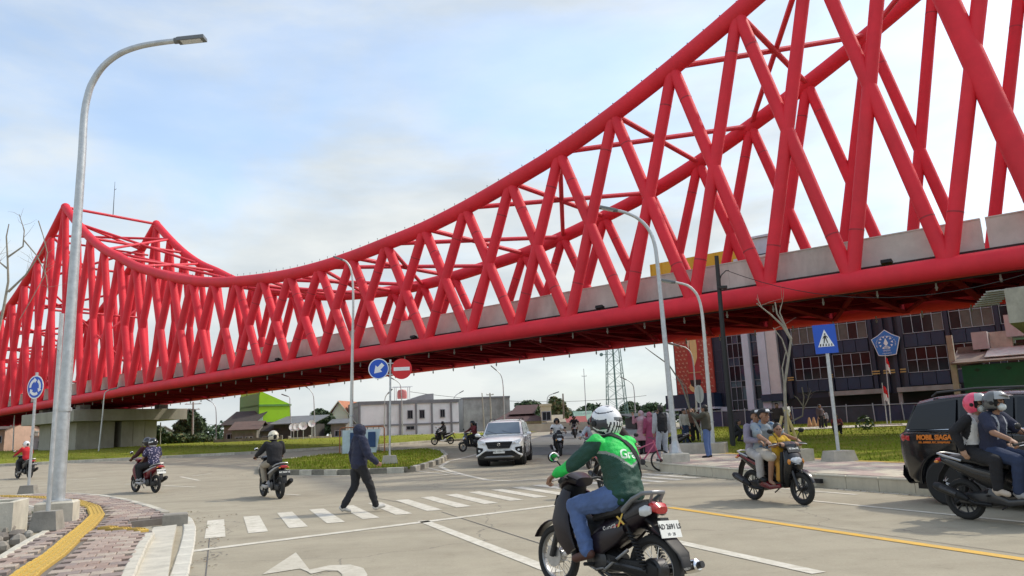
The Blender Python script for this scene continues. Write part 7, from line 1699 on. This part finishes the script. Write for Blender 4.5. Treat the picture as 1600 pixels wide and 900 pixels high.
def helmet(body, HM, mats, visor='open', full=False, peak=False, vm=None, s=1.0):
    ml = list(mats) if isinstance(mats, (list, tuple)) else [mats]
    nu, nv = (110, 76) if len(ml) >= 3 else (48, 32); g = G(); A, B, C = .152 * s, .132 * s, .150 * s
    def pos(a, ph, k=1.0):
        x, y, z = A * math.cos(ph) * math.cos(a), B * math.cos(ph) * math.sin(a), C * math.sin(ph)
        x -= .010 * s
        if z < -.05: x *= 1 + (.10 if x > 0 else -.03); 
        return Vector((x * k, y * k, z * k + .012))
    def keep(x, z, a):
        lo = -.128 * s if full else (-.115 * s + .02 * s * math.cos(a))
        if z < lo: return False
        fa = abs(math.degrees(math.atan2(math.sin(a), math.cos(a))))
        if full: return not (fa < 62 and -.055 * s < z < .045 * s)
        return not (fa < (66 if z > -.06 * s else 60) and z < .045 * s)
    for i in range(nu):
        for j in range(nv):
            a0, a1 = 2 * math.pi * i / nu, 2 * math.pi * (i + 1) / nu; p0, p1 = R_(-88 + 176 * j / nv), R_(-88 + 176 * (j + 1) / nv); m = pos((a0 + a1) / 2, (p0 + p1) / 2)
            if not keep(m.x, m.z - .012, (a0 + a1) / 2): continue
            g.m = 0
            if len(ml) > 1:
                x, y, z = m.x / s, m.y / s, (m.z - .012) / s
                if len(ml) >= 3:
                    w = z - .40 * x - .5 * x * x / .15
                    if -.060 < w < .024 and abs(y) > .03 and x > -.105: g.m = 1
                    if w < -.072 and w > -.098 and x > -.06: g.m = 1
                    if .075 < w < .086 and abs(y) > .03: g.m = 1
                    if x < -.075 and -.10 < z < -.015 and abs(y) < .09 and ((abs(y) + .006) % .028) < .013: g.m = 1
                    if x < -.085 and .0 < z < .03 and abs(y) < .055: g.m = 2
                    if .10 < z < .135 and abs(y) > .02 and abs(y) < .05 and -.08 < x < .03: g.m = 2
                    if z < -.112: g.m = 1
                else:
                    if z < -.085 or (abs(z + .2 * x) < .014 and abs(y) > .06): g.m = 1
            q = [pos(a0, p0), pos(a1, p0), pos(a1, p1), pos(a0, p1)]; g.add(q, [(0, 1, 2, 3)])
    me = g.mesh('helmet', 50); bm = bmesh.new(); bm.from_mesh(me); bmesh.ops.remove_doubles(bm, verts=bm.verts, dist=1e-4)
    bmesh.ops.recalc_face_normals(bm, faces=bm.faces)
    for f in bm.faces:
        if f.normal.dot(f.calc_center_median()) < 0: f.normal_flip()
    for e in bm.edges: e.smooth = True
    for f in bm.faces: f.smooth = True
    bm.to_mesh(me); bm.free(); h = link('helmet', me, ml, body); h.matrix_local = HM
    g = G(); g.ell((-.012, 0, -.01), (.125 * s, .108 * s, .115 * s), 18, 10); lin = ob('helmet_lining', g, mat('helmet_lining', (.02, .02, .02), .9, 0, .1, 20), h)
    lin.location = (-.03, 0, .02)
    if visor != 'none':
        g = G(); n1, n2 = 18, 8; zlo, zhi = (-.06, .05) if visor == 'closed' else (.035, .135)
        vs = []
        for i in range(n1 + 1):
            for j in range(n2 + 1):
                a = R_(-66 + 132 * i / n1); z = (zlo + (zhi - zlo) * j / n2) * s; ph = math.asin(max(-1, min(1, z / C))); p = pos(a, ph, 1.03); 
                if visor == 'up': p.x += .03 * s * math.cos(a)
                vs.append(p)
        g.add(vs, [(i * (n2 + 1) + j, (i + 1) * (n2 + 1) + j, (i + 1) * (n2 + 1) + j + 1, i * (n2 + 1) + j + 1) for i in range(n1) for j in range(n2)]); ob('visor', g, vm or CGLASS, h)
    if peak: g = G(); g.sw([(.10, .10, .085, .006), (.16, .10, .08, .005), (.215, .08, .05, .004)], 12, 2.6); ob('peak', g, ml[0], h)
    for q in (-1, 1): g = G(); g.lathe([(.026 * s, 0), (.024 * s, .012), (.008, .014)], 12, (.02, 0, .0), 'y'); o = ob('visor_pivot', g, BLACK, h, (0, q * .128 * s, 0), rot=(0 if q > 0 else math.pi, 0, 0))
# ---- poses in the bike frame (x forward, y left)
def rider_pose(dx=0, dz=0, lean=0.0, **k):
    J = dict(pelvis=(-.17 + dx, 0, .885 + dz), chest=(-.13 + dx + lean * .5, 0, 1.20 + dz), neck=(-.085 + dx + lean, 0, 1.37 + dz), head=(-.04 + dx + lean * 1.2, 0, 1.51 + dz), shL=(-.10 + dx + lean * .9, .18, 1.325 + dz), elL=(.06 + lean * .4, .29, 1.14), wrL=(.275, .318, 1.055), hdL=(.09, .01, -.055), pnL=(0, 0, -1), curl=62, hipL=(-.13 + dx, .09, .87 + dz), knL=(.24, .165, .79), anL=(.17, .135, .395), toeL=(.31, .15, .35)); J.update(k); return J
def pillion_pose(dx=0, dz=0, **k):
    J = dict(pelvis=(-.50 + dx, 0, .93 + dz), chest=(-.46 + dx, 0, 1.24 + dz), neck=(-.42 + dx, 0, 1.405 + dz), head=(-.38 + dx, 0, 1.54 + dz), shL=(-.43 + dx, .17, 1.355 + dz), elL=(-.36 + dx, .26, 1.13 + dz), wrL=(-.18 + dx, .20, 1.02 + dz), hdL=(.1, -.05, -.04), pnL=(0, 0, -1), curl=40, hipL=(-.46 + dx, .10, .91 + dz), knL=(-.10 + dx, .235, .83 + dz), anL=(-.13 + dx, .225, .43), toeL=(.0 + dx, .25, .385)); J.update(k); return J
def stand_pose(h=1.62, **k):
    q = h / 1.68; J = dict(pelvis=(0, 0, .93 * q), chest=(.01, 0, 1.24 * q), neck=(0, 0, 1.43 * q), head=(.02, 0, 1.565 * q), shL=(0, .175, 1.385 * q), elL=(-.02, .235, 1.10 * q), wrL=(.06, .25, .87 * q), hdL=(.25, 0, -1), pnL=(.3, -1, 0), curl=25, hipL=(0, .085, .90 * q), knL=(.02, .10, .49 * q), anL=(-.01, .105, .085), toeL=(.15, .12, .045)); J.update(k); return J
def bl(key): p, h = BIKES[key]; return tuple(p), h
def cl(name, c, **k): return mat('cloth_' + name, c, k.pop('rough', .85), 0, .16, 7, .35, 90, **k)
JEANS = cl('denim', (.085, .14, .30)); JEANS_D = cl('dark_denim', (.025, .04, .09)); KHAKI = cl('khaki', (.36, .31, .24)); BLK = cl('black', (.014, .014, .017)); GREYC = cl('light_grey', (.36, .37, .39)); NAVYC = cl('navy', (.020, .024, .052))
WHC = cl('white', (.66, .66, .65)); REDC = cl('red', (.55, .02, .03)); PINKC = cl('pink', (.42, .21, .25)); MAGC = cl('magenta', (.28, .05, .11)); OLIV = cl('olive', (.055, .052, .036)); BRNC = cl('brown', (.045, .032, .028)); MAUV = cl('mauve', (.26, .23, .30)); YELC = cl('yellow', (.60, .36, .03)); TEAL = cl('faded_blue', (.16, .27, .38)); MASKW = mat('white_mask', (.62, .66, .64), .8, 0, .06, 9); HWH = mat('helmet_white', (.76, .76, .76), .2, 0, .04, 5, coat=.6); HBK = mat('helmet_black', (.015, .015, .018), .28, 0, .1, 5, coat=.5); HNV = mat('helmet_navy', (.02, .024, .038), .25, 0, .1, 5, coat=.5); HPK = mat('helmet_pink', (.74, .06, .14), .25, 0, .05, 5, coat=.5); HGR = mat('helmet_grey', (.10, .105, .105), .35, 0, .1, 5, coat=.4); HCR = mat('helmet_cream', (.60, .55, .42), .3, 0, .25, 14, coat=.4)
# 1. rider in front
GRN1 = cl('bright_green', (.012, .56, .085), rough=.6); GRN2 = cl('dark_green', (.008, .055, .036), rough=.65); REFL = cl('reflective_grey', (.24, .27, .25), rough=.5)
HJ = dict(pelvis=(-.26, 0, .875), chest=(-.20, 0, 1.185), neck=(-.09, 0, 1.375), head=(-.03, 0, 1.505), look=(.97, .1, -.08), shL=(-.115, .20, 1.325), elL=(.07, .33, 1.13), wrL=(.255, .365, 1.045), hdL=(.06, .02, -.04), pnL=(0, 0, -1), curl=66, hipL=(-.22, .10, .855), knL=(.175, .20, .765), anL=(.03, .185, .375), toeL=(.17, .20, .315), bulk=1.12)
def hero_cls(c):
    yoke = 1.235 - .12 * max(0, 1 - abs(c.y) / .20)
    x = c.x
    if abs(c.y) > .255 and x > .085: return 0                       # bright forearms
    if abs(c.y) > .215: return 0 if c.z > 1.335 else 1
    v = c.z - yoke
    if x > -.10 and c.z < 1.06 and abs(c.y) > .06: return 0
    return 0 if v > .022 else 2 if v > -.004 else 1
hero_p = person('rider in a bright and dark green jacket, jeans and white black helmet', tuple(hc), HERO_H, HJ, SKIN, [GRN1, GRN2, REFL], JEANS, mat('brown_leather', (.085, .035, .025), .6, 0, .2, 9), headwear=('helmet', [HWH, HNV, HGR], dict(visor='closed', full=True, s=1.06)), voxel=.009, tilt=R_(4), scale=.97, classify=hero_cls, folds=.013, footwear='sandal')
text('jacket_lettering', 'Grab', .115, mat('pale_print', (.70, .86, .72), .6, 0, .04, 8), hero_p, frame((-.37, .0, 1.245), (0, -1, 0), (.42, 0, 1)), .001, bold=.003)
WRAPQ = [(TEXTQ[-1], hero_p, (.9, 0, -.35))]
g = G(); sp = [(.02, .10, 1.36), (-.10, .115, 1.425), (-.20, .07, 1.405), (-.285, -.02, 1.31), (-.33, -.10, 1.19), (-.31, -.17, 1.06), (-.2, -.215, .98)]
bag = ob('bag_strap', g.path(sp, .001, 6) and G() or G(), BLK, hero_p) if 0 else None
STRAP = sp
# 2. pedestrian in dark hoodie
pc = at(561, 801)
person('pedestrian in a dark navy hooded jacket and black trousers walking over the crossing', (pc.x, pc.y, 0), heading(.88, .47), dict(pelvis=(0, 0, .90), chest=(.03, 0, 1.21), neck=(.03, 0, 1.40), head=(.05, 0, 1.53), look=(.94, .34, -.05), hood=True, shL=(.0, .18, 1.355), shR=(.03, -.18, 1.355), elL=(-.05, .27, 1.10), wrL=(-.02, .29, .86), hdL=(.2, 0, -1), pnL=(.2, -1, 0), elR=(.10, -.26, 1.09), wrR=(.27, -.25, .93), hdR=(.9, 0, -.5), pnR=(0, 1, 0), curl=40, hipL=(-.01, .085, .87), hipR=(.02, -.085, .87), knL=(-.06, .09, .48), anL=(-.29, .09, .115), toeL=(-.15, .10, .045), knR=(.20, -.09, .48), anR=(.31, -.09, .10), toeR=(.46, -.11, .10)), SKIN, NAVYC, BLK, mat('white_sneaker', (.58, .55, .50), .7, 0, .15, 12), voxel=.012, add=.034, headwear=('hair', HAIRK), folds=.012)
g = G(); g.bbox((0, 0, 0), (.09, .17, .14), .015); q = Vector((-.01, .31, .74)); M = Matrix.Rotation(heading(.88, .47), 3, 'Z') @ q; tag(ob('black_pouch', g, BLK, None, (pc.x + M.x, pc.y + M.y, M.z), .5), 'small black pouch held in the pedestrian\'s left hand', 'pouch')
# 3. rider in black jacket
l_, h_ = bl('black_jacket'); person('scooter rider in a black jacket, khaki trousers and patterned cream helmet', l_, h_, rider_pose(bulk=1.08), SKIN, BLK, KHAKI, headwear=('helmet', [HCR, HBK], dict(visor='up', s=1.0)), voxel=.014, add=.028)
# 4-5. pair on the maroon scooter
SPOT = mat('cloth_dotted_navy', (.04, .04, .09), .85, 0, .0)
def dots(m, c1, c2, sc):
    nt = m.node_tree; L = nt.links.new; t = nt.nodes.new('ShaderNodeTexCoord'); v = nt.nodes.new('ShaderNodeTexVoronoi'); v.inputs['Scale'].default_value = sc; L(t.outputs['Object'], v.inputs['Vector'])
    r = nt.nodes.new('ShaderNodeMapRange'); r.inputs['From Min'].default_value = .30; r.inputs['From Max'].default_value = .36; L(v.outputs['Distance'], r.inputs['Value'])
    x = nt.nodes.new('ShaderNodeMix'); x.data_type = 'RGBA'; x.inputs['A'].default_value = (*c2, 1); x.inputs['B'].default_value = (*c1, 1); L(r.outputs[0], x.inputs['Factor']); L(x.outputs['Result'], nt.nodes['Principled BSDF'].inputs['Base Color'])
dots(SPOT, (.035, .035, .085), (.42, .36, .46), 17)
l_, h_ = bl('two_women'); person('front rider in dark red on the maroon scooter, mostly hidden by the passenger', l_, h_, rider_pose(.06), SKIN, cl('dark_red', (.05, .012, .014)), BLK, headwear=('helmet', [HBK, HGR], dict(visor='up')), voxel=.016)
person('passenger in a dotted navy blouse and black helmet on the maroon scooter', l_, h_, pillion_pose(.06, -.06), SKINL, SPOT, BLK, GREYC, sleeves='short', headwear=('helmet', [HBK, HWH], dict(visor='none')), voxel=.014, topname='blouse')
# 6. rider in red at far left
l_, h_ = bl('red_jacket'); person('rider in a red top and white helmet at far left', l_, h_, rider_pose(), SKIN, REDC, BLK, headwear=('helmet', HWH, dict(visor='up')), voxel=.018)
l_, h_ = bl('far_left_rider'); person('dark clothed rider in a black helmet in front of the warehouse', l_, h_, rider_pose(), SKIN, cl('charcoal', (.03, .032, .036)), BLK, headwear=('helmet', HBK, dict(visor='closed')), voxel=.02)
l_, h_ = bl('behind_suv'); person('rider in dark red half hidden behind the white SUV', l_, h_, rider_pose(), SKIN, cl('wine', (.14, .02, .025)), BLK, headwear=('helmet', HBK, dict(visor='up')), voxel=.02)
l_, h_ = bl('white_shirt'); person('rider in a white shirt and dark helmet coming towards the camera', l_, h_, rider_pose(), SKIN, WHC, BLK, sleeves='short', headwear=('helmet', [HBK, MAR], dict(visor='up')), voxel=.018, topname='shirt')
l_, h_ = bl('far_rider'); person('tiny far rider in black on the asphalt road', l_, h_, rider_pose(), SKIN, BLK, BLK, headwear=('helmet', HBK, dict(visor='none')), voxel=.025)
l_, h_ = bl('grey_pair'); person('rider in a pale grey jacket and black helmet left of the green jacket', l_, h_, rider_pose(.02, 0, look=(.9, .25, -.35)), SKINL, cl('pale_blue_grey', (.38, .41, .45)), JEANS_D, headwear=('helmet', HBK, dict(visor='up')), voxel=.015)
person('passenger in a red patterned jacket behind the pale grey jacket', l_, h_, pillion_pose(.08, -.02, chest=(-.38, .10, 1.25), neck=(-.33, .14, 1.42), head=(-.29, .16, 1.56)), SKIN, cl('deep_red', (.30, .025, .035)), BLK, headwear=('helmet', HGR, dict(visor='up')), voxel=.016)
l_, h_ = bl('pink_scooter'); person('rider in a dark brown jacket and white helmet behind the green jacket rider', l_, h_, rider_pose(0, .02, bulk=1.1), SKIN, BRNC, BLK, headwear=('helmet', HWH, dict(visor='up', peak=True)), face=True, voxel=.013, add=.03)
# family of three
l_, h_ = bl('family')
TIE = mat('cloth_tie_dye', (.3, .4, .5), .85, 0, 0); dots(TIE, (.25, .29, .32), (.07, .15, .27), 7)
person('man in a blue grey tie-dye shirt and black cap steering the family scooter', l_, h_, rider_pose(-.10, -.02, elL=(.02, .27, 1.13), knL=(.22, .22, .78), anL=(.10, .19, .38), toeL=(.22, .22, .335), look=(.98, .12, -.05)), SKIN, TIE, cl('beige_shorts', (.46, .42, .36)), sleeves='short', legs='short', headwear=('cap', BLK), face=True, voxel=.011, footwear='bare', topname='shirt')
person('woman in a mauve top and grey trousers sitting behind the man in the cap', l_, h_, pillion_pose(.02, -.06, look=(.9, -.3, 0), wrL=(-.16, .17, 1.06), hairlong=True), SKIN, MAUV, cl('dove_grey', (.42, .40, .39)), headwear=('cap', BLK), face=True, voxel=.012, topname='blouse')
person('small child in yellow standing between the man and the handlebar', l_, h_, dict(pelvis=(.14, 0, .80), chest=(.16, 0, 1.0), neck=(.17, 0, 1.12), head=(.19, 0, 1.235), hs=.88, shL=(.16, .125, 1.09), elL=(.24, .17, .97), wrL=(.34, .15, 1.0), hdL=(.1, 0, .02), pnL=(0, 0, -1), curl=50, hipL=(.14, .06, .77), knL=(.26, .08, .60), anL=(.20, .08, .39), toeL=(.30, .085, .355), bulk=.72, look=(.85, -.5, 0)), SKIN, YELC, cl('child_orange', (.50, .27, .05)), sleeves='short', face=True, voxel=.011, footwear='bare', topname='shirt', add=.012)
g = G(); g.sw([(.10, 1.16, .10, .03), (.04, 1.10, .14, .06), (.06, .98, .15, .07), (.10, .90, .09, .04)], 14, 2.2)
# pink and dark helmets
l_, h_ = bl('pink_helmet')
FLOR = mat('cloth_floral_scarf', (.4, .33, .3), .85, 0, 0); dots(FLOR, (.50, .43, .40), (.25, .16, .15), 26)
person('woman passenger in a pink helmet, face mask and black white jacket at right', l_, h_, pillion_pose(.10, -.04, mask=MASKW, wrR=(-.40, -.24, .93), elR=(-.46, -.28, 1.16), hdR=(.3, 0, -.9), pnR=(0, 1, 0)), SKINL, [BLK, WHC, FLOR], BLK, mat('beige_shoe', (.50, .42, .34), .7, 0, .1, 9), headwear=('helmet', HPK, dict(visor='up', vm=mat('clear_visor', (.35, .36, .36), .15, 0, .05, 5))), face=True, voxel=.011, classify=lambda c: 2 if (c.x > -.33 and abs(c.y) < .10 and c.z > 1.08) else 1 if (c.x > -.42 and abs(c.y) < .165 and c.z > .98) else 0)
person('rider in a dark helmet, face mask and navy shirt at the right edge', l_, h_, rider_pose(.02, 0, mask=MASKW, bulk=1.05), SKIN, [NAVYC, GREYC], JEANS_D, mat('grey_sneaker', (.33, .33, .34), .7, 0, .15, 9), sleeves='short', headwear=('helmet', [HGR, HBK], dict(visor='up', peak=True, vm=MATS['clear_visor'])), face=True, voxel=.011, classify=lambda c: 1 if (c.x > -.05 and abs(c.y) > .07 and abs(c.y) < .10 and c.z > 1.05) else 0, topname='shirt')
# standing people round the right hand lamp
def st(u, v, h=.27): p = at(u, v, h); return (p.x, p.y, gz(p.y) + h)
person('standing person in an olive jacket and blue jeans taking a photograph on the lawn', st(1108, 716, .25), heading(-.85, .5), stand_pose(1.66, elL=(.20, .24, 1.28), wrL=(.40, .14, 1.42), hdL=(.1, -.2, 1), pnL=(1, 0, 0), elR=(.20, -.22, 1.26), wrR=(.40, -.10, 1.42), hdR=(.1, .2, 1), pnR=(1, 0, 0)), SKIN, OLIV, JEANS, voxel=.014, add=.036)
person('person in a black vest with grey sleeves and pale jeans, back turned beside the lamp', st(1038, 721, .27), heading(-.2, 1), stand_pose(1.68, anL=(.12, .12, .085), toeL=(.27, .12, .045), knL=(.10, .11, .49)), SKIN, [BLK, GREYC], cl('pale_jeans', (.36, .40, .46)), voxel=.014, classify=lambda c: 1 if abs(c.y) > .165 else 0, add=.03)
person('woman in a pink top and grey pink headscarf raising her hand', st(1006, 711, .2), heading(-.75, -.6), stand_pose(1.62, elR=(.16, -.25, 1.20), wrR=(.20, -.2, 1.44), hdR=(.1, 0, 1), pnR=(1, 0, 0)), SKINL, PINKC, BLK, headwear=('hijab', cl('dusty_pink', (.42, .30, .34))), voxel=.016, skirt='tunic', topname='tunic')
person('woman in a long magenta dress and headscarf behind the pink bicycle', st(1019, 711, .2), heading(-.3, .95), stand_pose(1.55), SKINL, MAGC, MAGC, headwear=('hijab', cl('rose', (.34, .11, .17))), voxel=.016, skirt='long', topname='dress')
person('bystander in dark grey standing behind the bicycle', st(1030, 706, .2), heading(0, -1), stand_pose(1.6), SKIN, cl('slate', (.05, .052, .07)), BLK, voxel=.018)
person('bystander in a brown shirt under the white oval sign', st(1079, 690, .25), heading(.2, -1), stand_pose(1.6), SKIN, cl('rust', (.20, .10, .075)), BLK, voxel=.02)
person('bystander in a maroon shirt beside the campus entrance', st(1088, 689, .25), heading(-.4, -1), stand_pose(1.62), SKIN, cl('maroon', (.12, .035, .03)), BLK, voxel=.02)
person('bystander in a pale shirt near the low concrete planter', st(1072, 694, .25), heading(.6, -1), stand_pose(1.55), SKIN, cl('cream_shirt', (.42, .38, .32)), JEANS_D, voxel=.02)
SQ = dict(pelvis=(-.12, 0, .26), chest=(.03, 0, .55), neck=(.10, 0, .72), head=(.15, 0, .85), shL=(.08, .17, .68), elL=(.24, .22, .46), wrL=(.36, .10, .50), hdL=(.3, -.3, 0), pnL=(0, 0, -1), curl=40, hipL=(-.10, .10, .26), knL=(.28, .16, .50), anL=(.10, .14, .10), toeL=(.26, .16, .05))
person('person in black squatting on the lawn by the black pole', st(1151, 691, .3), heading(.9, -.3), SQ, SKIN, BLK, BLK, voxel=.02)
person('person in a white shirt standing at the far lawn before the fence', st(1232, 676, .3), heading(.3, -1), stand_pose(1.62), SKIN, WHC, BLK, sleeves='short', voxel=.025, topname='shirt')
person('child in a pale top near the fence, left of the crossing sign', st(1289, 669, .3), heading(-.5, -1), stand_pose(1.15, hs=1.0), SKIN, GREYC, BLK, voxel=.025, scale=.9)
person('person in a dark patterned top near the fence, left of the child', st(1284, 670, .3), heading(.5, -1), stand_pose(1.4), SKIN, cl('dark_pattern', (.09, .07, .08)), BLK, voxel=.025)
person('person in red squatting beside the crossing sign pole', st(1309, 679, .3), heading(-.3, -1), SQ, SKIN, cl('brick_red', (.22, .04, .035)), BLK, voxel=.022)
person('person in dark clothes beside the staked sapling', st(1219, 684, .3), heading(-.3, -1), stand_pose(1.6), SKIN, cl('dark_brown', (.05, .035, .03)), BLK, voxel=.025)
# ================================================================ finalise: apply modifiers, cloth folds, lettering to mesh
for o, vx, it, fold, cls in REM:
    m = o.modifiers.new('r', 'REMESH'); m.mode = 'VOXEL'; m.voxel_size = vx; m.use_smooth_shade = True
    if it: s_ = o.modifiers.new('s', 'SMOOTH'); s_.factor = .5; s_.iterations = it
bpy.context.view_layer.update()
dg = bpy.context.evaluated_depsgraph_get()
new = []
for o, vx, it, fold, cls in REM: new.append(bpy.data.meshes.new_from_object(o.evaluated_get(dg)))
for (o, vx, it, fold, cls), me in zip(REM, new):
    o.modifiers.clear(); mats_ = [m for m in o.data.materials]; o.data = me; me.materials.clear()
    for m in mats_: me.materials.append(m)
    me.polygons.foreach_set('use_smooth', [True] * len(me.polygons))
    if fold:
        sd_ = Vector((hash(o.name) % 17, 3.1, 1.7)); nr = [v.normal.copy() for v in me.vertices]
        for v, n_ in zip(me.vertices, nr):
            p = v.co; a = noise.noise(Vector((p.x * 9, p.y * 9, p.z * 16)) + sd_); b = noise.noise(Vector((p.x * 24, p.y * 24, p.z * 30 + p.x * 12)) + sd_)
            v.co = p + n_ * fold * (a * 1.0 + b * .45)
    if cls:
        for p in me.polygons: p.material_index = cls(p.center)
    me.update()
for o in TEXTQ:
    me = bpy.data.meshes.new_from_object(o.evaluated_get(dg))
    n = o.name; par = o.parent; M = o.matrix_local.copy(); wrap = next((w for w in WRAPQ if w[0] == o), None)
    cu = o.data; bpy.data.objects.remove(o)
    q = bpy.data.objects.new(n, me); COL.objects.link(q); q.parent = par; q.matrix_local = M
    bpy.data.curves.remove(cu)
    if wrap:       # lay the print onto the jacket
        jk = next(c for c in wrap[1].children if c.name.startswith('jacket')); tree_ = BVHTree.FromPolygons([v.co[:] for v in jk.data.vertices], [p.vertices[:] for p in jk.data.polygons])
        bm = bmesh.new(); bm.from_mesh(me); bmesh.ops.triangulate(bm, faces=bm.faces); bmesh.ops.subdivide_edges(bm, edges=[e for e in bm.edges if e.calc_length() > .02], cuts=2); d = Vector(wrap[2]).normalized(); Mi = M.inverted()
        for v in bm.verts:
            p = M @ v.co; hit = tree_.ray_cast(p - d * .5, d)
            if hit[0] is not None: v.co = Mi @ (hit[0] - d * .006 )
        bm.to_mesh(me); bm.free()
        # shoulder strap lying on the jacket
        g = G(); pts = []
        sp2 = []
        for a, b in zip(STRAP, STRAP[1:]):
            for k in range(5): sp2.append(Vector(a).lerp(Vector(b), k / 5))
        sp2.append(Vector(STRAP[-1])); prev = []
        for p in sp2:
            co, nn, _, _ = tree_.find_nearest(p); pts.append((co, nn))
        vs = []
        for i, (c, nn) in enumerate(pts):
            t = (pts[min(i + 1, len(pts) - 1)][0] - pts[max(i - 1, 0)][0]).normalized(); s_ = t.cross(nn).normalized() * .03
            for e in (-1, 1):
                w = c + s_ * e; co, n2, _, _ = tree_.find_nearest(w); vs += [co + nn * .004, co + nn * .012]
        n_ = len(pts); fs = []
        for i in range(n_ - 1):
            a, b = 4 * i, 4 * i + 4; fs += [(a + 1, a + 3, b + 3, b + 1), (a, a + 1, b + 1, b), (a + 3, a + 2, b + 2, b + 3)]
        g.add(vs, fs); ob('bag_strap', g, BLK, wrap[1])
